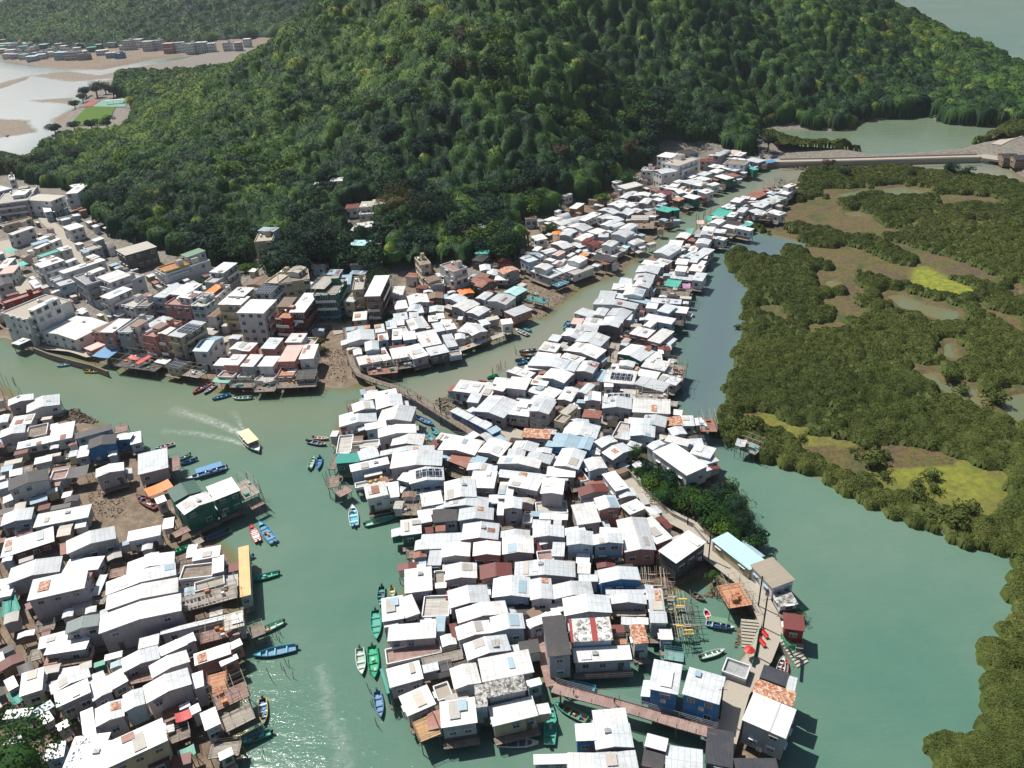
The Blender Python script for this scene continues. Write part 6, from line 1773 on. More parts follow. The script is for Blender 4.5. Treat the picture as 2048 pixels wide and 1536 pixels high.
canopy('mangroves', 'low dense mangrove thicket filling the marsh', 20, 560, 60, 560, .8, X, Y, np.maximum(Z, .2), rr*1.12, .5+rr*.62+vnoise(X, Y, 9, 67)*.8, tint, lambda x, y: np.zeros(x.shape, bool), 0, 560000, 'leaf_mangrove', 6, .0019, .38, .2)
# mangrove fringe north of the lagoon and along the causeway
X1, Y1 = scatter(150, 420, 430, 640, 4.0, 71); Z1 = terr(X1, Y1)
FR1 = P0('1490,285 1530,280 1600,294 1690,300 1750,311 1700,316 1560,316 1490,314'); FR2 = P0('1520,256 1600,256 1702,260 1711,242 1852,229 1912,247 2010,252 2048,245 2048,222 1900,214 1780,205 1600,215 1500,232 1480,250'); FR3 = P0('1790,306 1880,296 1960,284 2010,262 2060,255 2060,268 2000,290 1960,302 1880,310 1800,312')
ok = np.zeros(len(X1), bool)
for p in (FR1, FR2, FR3): ok |= sdist(p, X1, Y1) > 0
ok &= Z1 > -.3
for cx, cy, r_ in FOOT: ok &= np.hypot(X1-cx, Y1-cy) > r_+2
for cx, cy in FOOT2: ok &= ~((np.abs(X1-cx) < 9) & (Y1 < cy+8) & (cy-Y1 < 22))
X, Y, Z = X1[ok], Y1[ok], Z1[ok]; n = len(X); rr = g.uniform(2.2, 4.2, n)
canopy('lagoon_mangroves', 'mangrove belt around the lagoon behind the causeway', 150, 420, 430, 640, 1.1, X, Y, Z, rr*1.2, 1.5+rr*.8, g.uniform(0, .6, n), lambda x, y: np.zeros(x.shape, bool), 0, 50000, 'leaf_mangrove', 8, .002, .6)
# single shrubs and trees one can point to: px, py of the foot, radius, height, kind, label
def at_px(px, py, z=2.0):
    X_, Y_, Z_ = land(px, py, .0) if z is None else (*un(px, py, z), z)
    return X_, Y_, ground(X_, Y_)
for m in ('yellow', 'garden', 'bamboo'): SHAPES[m, 0] = crown_mesh('c', 1.0, .85, .15, 700, 'leaf_'+m, 90)
BIG = {m: crown_mesh('c', 1.0, .8, .062, 3600, 'leaf_'+m, 95+i, 14) for i, m in enumerate(('dark', 'garden', 'olive', 'mid'))}
ONE = [(150, 215, 5, 7, 'dark', 'dark tree at the upper seaward side of the lawn', 0), (172, 192, 6, 9, 'dark', 'dark tree left of the two tall court trees', 0), (212, 188, 6, 10, 'mid', 'green tree between the tall court trees', 0), (250, 190, 6, 9, 'dark', 'dark tree at the right end of the court', 0), (132, 285, 6, 8, 'dark', 'dark shore tree near the stranded boats', 0), (150, 262, 5, 7, 'dark', 'dark tree at the lower corner of the lawn', 0), (185, 262, 5.5, 8, 'dark', 'dark tree below the middle of the lawn', 0), (215, 258, 5.5, 8, 'mid', 'green tree below the right end of the lawn', 0), (75, 345, 8, 11, 'dark', 'dark tree left of the large bay side tree', 0), (125, 360, 7, 10, 'dark', 'dark tree above the orange market parasols', 0), (10, 345, 7, 10, 'brown', 'brownish tree at the left edge by the bay', 0), (175, 385, 7, 10, 'dark', 'dark tree right of the steep white gable', 0),
 (640, 530, 14, 19, 'dark', 'huge dark round crowned tree beside the beige four storey house', 1), (800, 470, 9.5, 13, 'olive', 'olive leaved tree between the slope houses', 1), (868, 480, 11, 15, 'dark', 'broad dark tree right of the olive tree', 1),
 (760, 585, 5.5, 8, 'mid', 'bushy bright tree behind the tall white roofed block', 1), (1010, 520, 8, 12, 'dark', 'dark spreading tree by the red pavilion', 1), (985, 455, 7, 10, 'dark', 'dark tree behind the grey slope house', 0), (940, 500, 6, 9, 'brown', 'brownish tree left of the grey slope house', 0),
 (1252, 372, 7, 9, 'mid', 'round tree between the long shed and the white school', 1), (1205, 405, 4.5, 6, 'bright', 'light green tree above the north bank sheds', 0), (30, 1562, 9, 8, 'garden', 'large green tree in the bottom left corner', 1),
 (100, 345, 9, 12, 'dark', 'dark tree behind the grey market houses', 1), (40, 350, 8, 11, 'brown', 'grey brown tree at the bay edge', 0), (150, 335, 9, 12, 'dark', 'dark tree right of the market corner', 1), (230, 430, 8, 11, 'dark', 'dark tree behind the steep white gable', 1), (300, 450, 9, 12, 'mid', 'green tree above the dark walled long house', 1),
 (195, 195, 9, 13, 'dark', 'dark tree beside the sports court', 1), (228, 195, 7, 10, 'dark', 'second dark tree beside the sports court', 0), (110, 265, 6, 8, 'dark', 'dark tree on the bay shore below the lawn', 0), (165, 200, 5, 7, 'dark', 'small tree at the seaward corner of the court', 0),
 (760, 360, 6, 12, 'bamboo', 'pale feathery bamboo clump in the dark wood', 0), (735, 350, 5, 11, 'bamboo', 'second pale bamboo clump beside the first', 0), (320, 195, 7, 9, 'yellow', 'yellow green tree high above the sports court', 0), (282, 290, 5, 8, 'yellow', 'bright yellow tree in the wood left of the hill', 0), (262, 215, 5, 8, 'yellow', 'yellow green tree at the edge of the sports court', 0),
 (1498, 300, 6, 10, 'dark', 'dark pine like tree where the causeway begins', 0), (1535, 305, 5, 9, 'dark', 'thin dark tree at the causeway head', 0), (1480, 262, 7, 9, 'dark', 'dark tree at the lagoon corner', 0),
 (1688, 352, 2.8, 5, 'dark', 'dark bush beside the marsh boardwalk', 0), (1900, 345, 4, 6, 'dark', 'rounded dark bush where the boardwalk bends', 0), (1930, 350, 3, 5, 'mid', 'green bush beside the boardwalk lamp', 0), (1655, 340, 3, 7, 'brown', 'bare thin tree above the marsh boardwalk', 0), (1825, 348, 2, 3, 'dark', 'small ball shaped bush on the boardwalk', 0),
 (1272, 922, 2.6, 4.6, 'garden', 'bright garden tree at the top of the garden', 1), (1275, 948, 2, 3, 'garden', 'garden shrub left of the white garden shed', 0), (1290, 975, 2.2, 3.4, 'garden', 'garden shrub below the white garden shed', 0), (1305, 990, 2.5, 4.6, 'bright', 'light green tree in the middle garden', 1), (1325, 1010, 3, 4.6, 'garden', 'round dark green garden tree', 1),
 (1345, 1010, 2.2, 3.4, 'mid', 'shrub right of the round garden tree', 0), (1372, 1010, 2.8, 4.4, 'garden', 'shrub below the seamed white roofs', 0), (1400, 1030, 3, 4.6, 'garden', 'leafy garden bush near the banana plants', 0), (1425, 1050, 2.6, 4, 'garden', 'leafy bush above the cyan roof', 0), (1440, 1000, 2.6, 4.4, 'dark', 'shore bush beside the lower white roofs', 0),
 (1470, 1030, 3.4, 5.4, 'dark', 'large shore bush overhanging the water', 1), (1485, 1062, 3.2, 5, 'dark', 'dark shore bush right of the cyan roof', 1), (1500, 1095, 2.4, 3.6, 'mid', 'low shore bush behind the cyan roof', 0), (1455, 1070, 2.2, 3.4, 'bright', 'yellow green bush behind the cyan roof', 0), (1522, 1122, 1.6, 2.4, 'mid', 'small bush at the corner of the brown roof', 0),
 (1460, 985, 2.4, 4, 'mid', 'shore bush beside the marsh side landing', 0), (1425, 1150, 1.6, 2.4, 'garden', 'shrub on the cove bank above the pink deck', 0), (1600, 1225, 1.2, 2.0, 'garden', 'small bush between the red shed and its racks', 0), (1385, 1015, 2.4, 4, 'bright', 'lighter bush in the garden hedge', 0),
 (665, 640, 2, 3.2, 'garden', 'garden tree left of the stepped plot', 0), (690, 642, 2, 3.2, 'garden', 'garden tree right of the stepped plot', 0), (640, 690, 2.4, 4.4, 'olive', 'yellow green bush beside the creek house', 0), (640, 700, 2.0, 3, 'olive', 'lower yellow green bush beside the creek house', 0), (770, 615, 2.6, 3.6, 'mid', 'green bush beside the narrow garden', 0), (775, 640, 2.4, 3, 'mid', 'lower bush of the narrow garden', 0),
 (940, 590, 3, 4, 'mid', 'green bush beside the rusty hipped roof', 0), (1100, 455, 3.6, 2.2, 'bright', 'light green vegetable patch bush beside the long shed', 0), (412, 575, 3, 3, 'mid', 'green bush below the arcaded white building', 0), (490, 545, 3.5, 3, 'bright', 'green patch beside the hillside path', 0), (545, 550, 4, 4, 'mid', 'green bush behind the concrete school', 0), (745, 555, 4, 6, 'dark', 'dark tree between the slope houses and the blue roof', 0)]
for px, py, r_, h, m, lb, big in ONE:
    x, y, z = at_px(px, py); e = tree(x, y, max(z, .3), r_, h, m, int(px), 'bush' if r_ < 3.3 else 'tree', BIG.get(m) if big and m in BIG else SHAPES[m, 0])
    tagset(e, lb, 'bush' if r_ < 3.3 else 'tree')
gs_ = random.Random(9); k_ = 0; got = []
while k_ < 46:
    i0, i1 = gs_.uniform(GARDEN[:, 0].min(), GARDEN[:, 0].max()), gs_.uniform(GARDEN[:, 1].min(), GARDEN[:, 1].max())
    if sdist(GARDEN, np.array([i0]), np.array([i1]))[0] < .8 or any(math.hypot(i0-a, i1-b_) < 2.0 for a, b_ in got) or clear(i0, i1, 0) < 1.2: k_ += .05; continue
    k_ += 1; got.append((i0, i1)); r_ = gs_.uniform(1.5, 2.7); m = gs_.choice(['garden', 'garden', 'mid', 'bright', 'dark']); e = tree(i0, i1, ground(i0, i1), r_, r_*1.25+.4, m, int(i0), 'shrub', SHAPES[m, 0]); tagset(e, 'leafy %s shrub among others in the garden strip' % {'garden': 'green', 'mid': 'mid green', 'bright': 'light green', 'dark': 'dark green'}[m], 'shrub', 'shrubs of the garden strip')
MSH = crown_mesh('c', 1.0, .75, .2, 420, 'leaf_mangrove', 130); 
SHR = [(1497, 862, 5, 'beside the rickety marsh hut'), (1530, 868, 3, ''), (1560, 870, 2.6, ''), (1582, 887, 2.2, ''), (1595, 912, 3, ''), (1745, 930, 5.2, ''), (1768, 915, 2.4, ''), (1862, 958, 3, ''), (1832, 975, 2.6, ''), (1868, 983, 2.4, ''), (1830, 1000, 3.8, ''), (1935, 1028, 4, ''), (1905, 1050, 5.0, ''), (1730, 896, 2.0, ''), (1603, 880, 2.0, ''), (1770, 958, 2.2, ''), (1705, 905, 1.6, ''), (1902, 760, 4.2, 'in the dark pond'), (1925, 784, 2.8, 'in the dark pond'), (1990, 806, 4.6, 'in the dark pond'), (1452, 860, 3.4, 'at the narrow creek mouth'), (1455, 885, 2.6, 'at the narrow creek mouth'), (2035, 1120, 3, 'at the marsh corner'), (1475, 655, 1.8, 'standing in the grey creek')]
for i, (px, py, r_, wh) in enumerate(SHR):
    x, y = un(px, py, .5); e = empty('mangrove_shrub', (x, y, max(ground(x, y), .1)), i); link(MSH, 'foliage', e, Matrix.Translation((0, 0, r_*.35)) @ Matrix.Diagonal((r_*.8, r_*.8, r_*.7, 1))); link(TRUNK, 'stem', e, Matrix.Diagonal((.3, .3, .12, 1)))
    tagset(e, 'rounded mangrove shrub '+(wh or 'standing alone on the orange salt marsh'), 'shrub', 'single mangrove shrubs on the open marsh')
# ------------------------------------------------------------------ boats
def hull(L, Wd, H, col, rim, inner, flat_stern=True):
    n = 12; sec = []; 
    for i in range(n+1):
        t_ = i/n; w_ = Wd/2*(1-max(0, (t_-.45)/.55)**2.2)*(.82+.18*min(1, t_*3)); w_ = max(w_, .03); sh = H*(1+.45*max(0, t_-.5)**2*2); kb = .0 if t_ < .75 else (t_-.75)*4*.45*H
        x = -L/2+L*t_; sec.append((x, w_, sh, kb))
    b = MB()
    for (xa, wa, ha, ka), (xb, wb, hb, kb_) in zip(sec[:-1], sec[1:]):
        for sg in (1, -1):
            o = lambda x, w_, z: (x, sg*w_, z)
            prof = lambda x, w_, h_, k: [o(x, 0, k-.15), o(x, w_*.62, k-.12), o(x, w_, h_)]
            A, B_ = prof(xa, wa, ha, ka), prof(xb, wb, hb, kb_)
            for i in range(2): q = [A[i], B_[i], B_[i+1], A[i+1]]; b.poly(q if sg < 0 else q[::-1], col)
    b.poly([(-L/2, -sec[0][1], sec[0][2]), (-L/2, -sec[0][1]*.62, -.12), (-L/2, sec[0][1]*.62, -.12), (-L/2, sec[0][1], sec[0][2])], col)
    r_ = MB(); 
    for (xa, wa, ha, ka), (xb, wb, hb, kb_) in zip(sec[:-1], sec[1:]):
        for sg in (1, -1): r_.bar((xa, sg*wa, ha+.03), (xb, sg*wb, hb+.03), .07, rim, 4)
    r_.bar((-L/2, -sec[0][1], sec[0][2]), (-L/2, sec[0][1], sec[0][2]), .07, rim)
    f = MB()
    for (xa, wa, ha, ka), (xb, wb, hb, kb_) in zip(sec[:-1], sec[1:]):
        za, zb = .12+ka*.9, .12+kb_*.9; f.poly([(xa, -wa*.68, za), (xb, -wb*.68, zb), (xb, wb*.68, zb), (xa, wa*.68, za)], inner)
        for sg in (1, -1): q = [(xa, sg*wa*.68, za), (xb, sg*wb*.68, zb), (xb, sg*wb*.95, hb), (xa, sg*wa*.95, ha)]; f.poly(q, inner)
    dk = MB(); x0 = L*.27; ws = [s_ for s_ in sec if s_[0] >= x0-.01]; dk.poly([(s_[0], -s_[1]*.93, s_[2]-.06) for s_ in ws]+[(s_[0], s_[1]*.93, s_[2]-.06) for s_ in reversed(ws)], rim if rim != 'yellow_paint' else inner)
    return b, r_, f, dk, sec
b = MB(); b.box(-.3, .1, -.16, .16, .25, .75, 'black_rubber'); b.box(-.22, -.02, -.07, .07, -.4, .3, 'grey_metal'); b.bar((.05, 0, .6), (.55, .1, .72), .03, 'black_rubber'); MOTOR = b.mesh('outboard_motor')
# tile, bow x y, stern x y (tile pixels), hull, rim, inside, kind, label
BOATS = [('B', 0, 0, 0, 0, '', '', '', '', '')][:0] + [
('D', 415, 150, 715, 40, 'wood_brown', 'wood_brown', 'blue_paint', 'm', 'wooden boat with blue inside moored under the green house'),
('F', 1310, 825, 1390, 1000, 'red_paint', 'red_paint', 'white_paint', 'm', 'red rimmed white boat beside the blue boat off the green house'),
('F', 1400, 790, 1560, 1010, 'cyan_paint', 'cyan_paint', 'steel_blue_paint', 'm', 'bright blue boat with dark stern beside the red rimmed boat'),
('F', 1180, 1215, 1325, 1155, 'cyan_paint', 'cyan_paint', 'cyan_paint', 'm', 'small pale blue boat tucked beside the orange deck'),
('F', 1300, 1415, 1600, 1335, 'green_paint', 'sea_green_paint', 'sea_green_paint', 'm', 'green boat moored right of the orange deck'),
('F', 460, 1150, 670, 1065, 'green_paint', 'green_paint', 'green_paint', '', 'bright green boat full of crates behind the long pale roofs'),
('F', 520, 135, 655, 75, 'sea_green_paint', 'white_paint', 'sea_green_paint', 'm', 'green and white boat beside the pink railed deck'),
('F', 560, 178, 725, 120, 'blue_paint', 'blue_paint', 'slate_paint', 'm', 'dark blue boat beside the green and white boat'),
('F', 615, 335, 1045, 205, 'steel_blue_paint', 'white_paint', 'blue_paint', 'cm', 'long blue tour boat with blue canopy'),
('D', 1000, 1365, 1450, 1275, 'steel_blue_paint', 'cyan_paint', 'steel_blue_paint', 'm', 'long blue sampan below the drying basket boat'),
('D', 990, 1150, 1310, 1000, 'pale_green_paint', 'sea_green_paint', 'pale_green_paint', 'mb', 'green boat loaded with round baskets and nets'),
('E', 1110, 1075, 1095, 800, 'slate_paint', 'yellow_paint', 'blue_paint', 'mb', 'yellow rimmed boat moored end on to the grey deck'),
('E', 810, 1280, 1180, 1155, 'green_paint', 'sea_green_paint', 'sea_green_paint', 'mb', 'dark green boat at the foot of the ladder'),
('A', 490, 855, 815, 790, 'white_paint', 'white_paint', 'pale_green_paint', '', 'white boat lying on the mud left of the blue house'),
('A', 1655, 690, 1860, 640, 'cyan_paint', 'white_paint', 'red_paint', 'b', 'white boat with yellow and red cargo beside the seamed roof'),
('F', 100, 530, 320, 660, 'maroon_paint', 'maroon_paint', 'maroon_paint', 'b', 'maroon plank barge under the orange tarpaulin'),
('H', 265, 1365, 250, 1055, 'slate_paint', 'sea_green_paint', 'sea_green_paint', 'm', 'teal sampan moored bow down beside the white roofs'),
('H', 300, 1010, 318, 800, 'slate_paint', 'sea_green_paint', 'slate_paint', 'm', 'dark teal boat partly hidden by the white roofs'),
('H', 440, 900, 425, 825, 'yellow_paint', 'yellow_paint', 'pale_green_paint', 'm', 'small yellow boat behind the dark teal boat'),
('I', 110, 545, 82, 262, 'pale_green_paint', 'white_paint', 'pale_green_paint', 'm', 'pale grey green sampan left of the bright green one'),
('I', 245, 583, 215, 240, 'green_paint', 'green_paint', 'green_paint', 'm', 'bright green sampan beside the pale one'),
('I', 312, 1003, 268, 725, 'steel_blue_paint', 'steel_blue_paint', 'steel_blue_paint', 'm', 'blue boat beneath the narrow teal awning'),
('I', 1990, 1270, 1560, 1270, 'white_paint', 'white_paint', 'grey_metal', 'm', 'white boat with red waterline below the seamed roof'),
('K', 245, 858, 230, 1290, 'slate_paint', 'sea_green_paint', 'sea_green_paint', 'm', 'long teal green boat under the footbridge end'),
('K', 285, 845, 625, 1030, 'pale_green_paint', 'sea_green_paint', 'wood_brown', '', 'green rimmed wooden boat beside the teal green boat'),
('K', 388, 620, 715, 695, 'cyan_paint', 'cyan_paint', 'cyan_paint', '', 'turquoise boat behind the lower footbridge'),
('L', 670, 1240, 365, 1190, 'steel_blue_paint', 'white_paint', 'blue_paint', 'g', 'boat with a pale green tarpaulin cover in the cove'),
('L', 360, 1060, 390, 1130, 'red_paint', 'white_paint', 'red_paint', '', 'tiny red and white raft beside the covered boat'),
('M', 560, 280, 310, 355, 'sea_green_paint', 'white_paint', 'pale_green_paint', 'm', 'grey green boat moored behind the frame platform'),
('L', 345, 940, 235, 880, 'wood_brown', 'wood_brown', 'slate_paint', '', 'small brown punt in the mud of the cove'),
('M', 1200, 280, 1150, 500, 'white_paint', 'white_paint', 'grey_metal', '', 'white racing boat stored on the slope beside the lane'),
('M', 1235, 320, 1200, 500, 'white_paint', 'red_paint', 'grey_metal', '', 'second white racing boat stored beside the lane'),
('G', 1005, 1405, 655, 1500, 'green_paint', 'sea_green_paint', 'pale_green_paint', 'm', 'green boat pointing at the brown deck'),
('G', 515, 1295, 540, 1515, 'steel_blue_paint', 'white_paint', 'cyan_paint', 'm', 'pale blue white rimmed boat standing off the white balcony house'),
('G', 105, 775, 60, 905, 'pale_green_paint', 'pale_green_paint', 'pale_green_paint', 'm', 'pale green sampan off the green roofed house'),
('G', 150, 915, 170, 785, 'blue_paint', 'blue_paint', 'steel_blue_paint', 'm', 'blue sampan beside the pale green sampan'),
('G', 240, 650, 40, 612, 'slate_paint', 'grey_metal', 'slate_paint', 'm', 'black boat at the north west waterfront'),
('G', 265, 585, 110, 575, 'orange_paint', 'white_paint', 'yellow_paint', 'm', 'orange cargo boat behind the black boat'),
('G', 1385, 440, 1215, 355, 'blue_paint', 'blue_paint', 'steel_blue_paint', 'm', 'blue boat under the upper footbridge'),
('G', 1385, 625, 1300, 525, 'steel_blue_paint', 'cyan_paint', 'cyan_paint', 'm', 'light blue boat on the mud of the inlet'),
('G', 1425, 545, 1370, 490, 'cyan_paint', 'cyan_paint', 'cyan_paint', 'm', 'small turquoise boat behind the light blue one'),
('P', 890, 525, 1025, 590, 'slate_paint', 'white_paint', 'blue_paint', 'b', 'laden boat at the tip of the north bank cluster'),
('P', 960, 515, 1055, 545, 'green_paint', 'sea_green_paint', 'sea_green_paint', 'b', 'green boat behind the laden boat'),
('P', 1400, 525, 1465, 440, 'cyan_paint', 'cyan_paint', 'steel_blue_paint', '', 'blue boat beside the beige roof on the channel'),
('P', 940, 795, 1090, 800, 'slate_paint', 'wood_brown', 'wood_brown', 'b', 'cluttered boat moored across the channel bank'),
('P', 930, 765, 1110, 745, 'wood_brown', 'wood_brown', 'slate_paint', 'b', 'brown boat topmost in the moored cluster'),
('P', 885, 860, 1060, 835, 'slate_paint', 'black_rubber', 'blue_paint', 'b', 'black boat lowest in the moored cluster'),
('P', 910, 900, 1010, 870, 'blue_paint', 'cyan_paint', 'blue_paint', '', 'small blue boat beneath the moored cluster'),
('P', 505, 1085, 570, 1095, 'red_paint', 'red_paint', 'maroon_paint', '', 'red boat left of the long white roofs'),
('P', 590, 1050, 700, 1010, 'green_paint', 'green_paint', 'green_paint', '', 'green boat above the red boat'),
('P', 1110, 290, 1165, 310, 'white_paint', 'white_paint', 'blue_paint', '', 'white dinghy on the mud by the teal landing'),
('P', 1045, 105, 1130, 125, 'white_paint', 'white_paint', 'grey_metal', '', 'white boat hauled up beside the teal landing'),
('Q', 880, 510, 925, 480, 'white_paint', 'white_paint', 'blue_paint', '', 'white boat at the end of the long north bank house'),
('Q', 1000, 415, 1045, 375, 'white_paint', 'white_paint', 'blue_paint', '', 'white dinghy under the junk decks'),
('Q', 1130, 310, 1220, 280, 'slate_paint', 'sea_green_paint', 'slate_paint', 'b', 'dark boat with nets beside the junk decks'),
('R', 1325, 520, 1395, 495, 'yellow_paint', 'yellow_paint', 'orange_paint', '', 'yellow kayak on the far mud bank'),
('R', 640, 850, 790, 840, 'blue_paint', 'green_paint', 'blue_paint', '', 'blue boat under the teal stilt houses'),
('R', 1640, 340, 1560, 355, 'blue_paint', 'blue_paint', 'blue_paint', '', 'blue boat at the causeway landing'),
('U', 10, 1470, 220, 1345, 'maroon_paint', 'red_paint', 'slate_paint', '', 'long dark red boat by the mural house'),
('U', 130, 1470, 250, 1375, 'slate_paint', 'white_paint', 'cyan_paint', '', 'laden boat beside the long dark red boat'),
('U', 215, 1530, 410, 1475, 'blue_paint', 'cyan_paint', 'blue_paint', '', 'blue boat below the green awning'),
('U', 440, 1520, 635, 1510, 'sea_green_paint', 'white_paint', 'green_paint', 'm', 'green boat below the stilted creek houses'),
('X', 605, 1005, 780, 975, 'cyan_paint', 'white_paint', 'cyan_paint', '', 'pale blue boat off the seawall'),
('X', 1095, 1060, 905, 1055, 'yellow_paint', 'yellow_paint', 'slate_paint', 'm', 'yellow rimmed boat right of the pale blue one'),
('W', 60, -250, 90, -262, 'blue_paint', 'cyan_paint', 'blue_paint', '', 'small blue boat stranded on the bay flats'),
]
BO = []
for (tl, bx, by, ex, ey, hc, rc_, ic, fl_, lb) in BOATS:
    ox, oy = TILES[tl]; k = 16/3; zl = 2.2 if 'stored' in lb or 'hauled' in lb else .45; A_ = un(ox+bx/k, oy+by/k, zl); B_ = un(ox+ex/k, oy+ey/k, zl)
    L = max(math.dist(A_, B_), 2.6); Wd = min(max(L*.27, 1.1), 2.3); an = math.atan2(A_[1]-B_[1], A_[0]-B_[0]); cx, cy = (A_[0]+B_[0])/2, (A_[1]+B_[1])/2
    z = max(ground(cx, cy)+.1, 0.02) if ground(cx, cy) > -.4 else 0.02
    e = empty('tour_boat' if 'c' in fl_ else 'sampan', (cx, cy, z), an); tagset(e, lb, 'boat', 'small boats moored among the stilt houses')
    hb, rb, fb, dk, sec = hull(L, Wd, .62, hc, rc_, ic); hb.build('hull', e); rb.build('gunwale', e); fb.build('bottom_boards', e); dk.build('foredeck', e); w_ = Wd*.46
    for t_ in ((-.28, .0, .2) if L > 4 else (-.15,)):
        q = MB(); q.box(L*t_-.13, L*t_+.13, -w_, w_, .42, .48, rc_ if rc_ != 'yellow_paint' else 'white_paint'); q.build('thwart', e)
    if 'm' in fl_: link(MOTOR, 'outboard_motor', e, Matrix.Translation((-L/2-.12, 0, .25)) @ Matrix.Scale(1.15, 4))
    r_ = random.Random(int(bx))
    if 'b' in fl_ or (L > 5 and r_.random() < .6):
        for i in range(6 if 'b' in fl_ else 2):
            q = MB(); x, y, a = r_.uniform(-.35, .25)*L, r_.uniform(-.5, .5)*w_, r_.uniform(.18, .4); q.box(x-a, x+a, y-a*.7, y+a*.7, .15, .15+r_.uniform(.3, .6), r_.choice(['orange_paint', 'terracotta', 'blue_paint', 'white_paint', 'cyan_paint', 'wood_brown', 'black_rubber', 'pale_green_paint'])); q.build('cargo_box', e)
    if 'c' in fl_ or 'g' in fl_ or 'y' in fl_:
        cm = 'roof_B' if 'c' in fl_ else 'roof_y' if 'y' in fl_ else 'roof_G'; q = MB(); q.quad3([(-L*.42, -Wd*.48, 1.9), (L*.22, -Wd*.48, 1.9), (L*.22, Wd*.48, 1.9), (-L*.42, Wd*.48, 1.9)], .12, cm); q.build('canopy', e)
        for x in (-L*.4, -L*.1, L*.2):
            for y in (-Wd*.44, Wd*.44): q = MB(); q.bar((x, y, .5), (x, y, 1.85), .04, 'white_trim'); q.build('canopy_post', e)
# the ferry under way with its wake
A_ = un(519, 905, .5); B_ = un(487, 870, .5); L = math.dist(A_, B_)*1.0; an = math.atan2(A_[1]-B_[1], A_[0]-B_[0]); cx, cy = (A_[0]+B_[0])/2, (A_[1]+B_[1])/2; Wd = L*.3
e = empty('tour_boat', (cx, cy, .02), an); tagset(e, 'yellow roofed tour boat motoring up the creek with a white wake', 'boat')
hb, rb, fb, dk, sec = hull(L, Wd, .9, 'green_paint', 'white_paint', 'white_paint'); hb.build('hull', e); rb.build('gunwale', e); fb.build('bottom_boards', e); dk.build('foredeck', e)
q = MB(); q.box(-L*.45, L*.2, -Wd*.46, Wd*.46, 2.1, 2.25, 'white_trim', 'roof_yy'); ROOFY = q
plain('roof_yy', (.80, .66, .38), .5); q.build('canopy', e)
for x in (-L*.43, -L*.2, 0, L*.18):
    for y in (-Wd*.43, Wd*.43): q = MB(); q.bar((x, y, .6), (x, y, 2.1), .05, 'white_trim'); q.build('canopy_post', e)
for i in range(5):
    q = MB(); q.box(-L*.35+i*L*.11, -L*.35+i*L*.11+.3, -Wd*.4, Wd*.4, .5, .8, 'wood_brown'); q.build('bench_seat', e)
t = NT('foam'); pos = t.geo(); tr = t.n('ShaderNodeBsdfTransparent'); mx = t.n('ShaderNodeMixShader'); uvn = t.uv(); sx = t.n('ShaderNodeSeparateXYZ'); t.l(uvn, sx.inputs[0])
fo = t.math('MULTIPLY', t.ramp(t.noise(.8, 6, pos, .6, .4), [(.36, (0, 0, 0)), (.75, (.75, .75, .75))]), sx.outputs[0]); t.out((.75, .78, .76), .6)
o_ = t.t.nodes['Material Output']; t.t.links.new(fo, mx.inputs[0]); t.t.links.new(tr.outputs[0], mx.inputs[1]); t.t.links.new(t.b.outputs[0], mx.inputs[2]); t.t.links.new(mx.outputs[0], o_.inputs[0])
wk = MB()
def strip(pts, w0, w1, f0, f1):
    p = dense(P0(pts), 2.5); n_ = len(p)
    for i in range(n_-1):
        (x0, y0), (x1, y1) = p[i], p[i+1]; l = math.hypot(x1-x0, y1-y0); nx, ny = -(y1-y0)/l, (x1-x0)/l; a, b_ = i/(n_-1), (i+1)/(n_-1); wa, wb_ = w0+(w1-w0)*a, w0+(w1-w0)*b_; ua, ub = f0+(f1-f0)*a, f0+(f1-f0)*b_
        for sg in (1, -1): wk.poly([(x0, y0, .03), (x1, y1, .03), (x1+nx*wb_*sg, y1+ny*wb_*sg, .03), (x0+nx*wa*sg, y0+ny*wa*sg, .03)], 'foam', [(ua, 0), (ub, 0), (0, 1), (0, 1)])
strip('490,872 455,855 410,838 340,818', 1.3, 2.8, 1.3, .3); strip('505,895 460,880 400,868 320,862', .9, 2.0, 1.0, .2); strip('492,868 478,845 465,820', .5, 1.6, .6, .1)
tagset(wk.build('boat_wake'), 'white foam wake trailing behind the tour boat', 'wake', kind='stuff')
wk = MB(); strip('640,1330 655,1390 650,1420 680,1470 690,1540', 1.6, 2.2, .30, .34); tagset(wk.build('drifting_foam'), 'thin trail of drifting foam on the creek', 'foam', kind='stuff')
# ------------------------------------------------------------------ footbridges
def bridge(label, s_, z, width, rail, deckm):
    p = dense(P0(s_, z), 2.2); cx, cy = p[0]; e = empty('footbridge', (cx, cy, 0)); q = [(x-cx, y-cy) for x, y in p]
    ribbon('d', q, width, z, deckm, .22).build('walkway', e); tagset(e, label, 'footbridge')
    for sg in (1, -1):
        r_ = MB(); prev = None
        for i, (x, y) in enumerate(q):
            a = q[max(i-1, 0)]; c = q[min(i+1, len(q)-1)]; l = math.hypot(c[0]-a[0], c[1]-a[1]); nx, ny = -(c[1]-a[1])/l*sg*width/2, (c[0]-a[0])/l*sg*width/2; P_ = (x+nx, y+ny)
            r_.bar((*P_, z), (*P_, z+1.15), .045, rail)
            if prev:
                for h_ in (.35, .75, 1.12): r_.bar((*prev, z+h_), (*P_, z+h_), .035, rail)
            prev = P_
            if i % 3 == 1: link(STILT, 'pier_leg', e, Matrix.Translation((P_[0], P_[1], -1)) @ Matrix.Diagonal((1.8, 1.8, z+.85, 1)))
        r_.build('railing', e)
bridge('upper wooden footbridge curving from the creek to the middle island', '692,655 694,680 697,705 705,730 716,748 745,760 784,772 815,787 850,808 885,830 925,854 962,877', 2.7, 2.0, 'timber', 'deck_n')
bridge('lower footbridge crossing the cove to the paved lane', '1106,1374 1125,1380 1187,1396 1235,1409 1281,1422 1356,1445 1433,1467', 3.1, 2.2, 'grey_metal', 'deck_p')
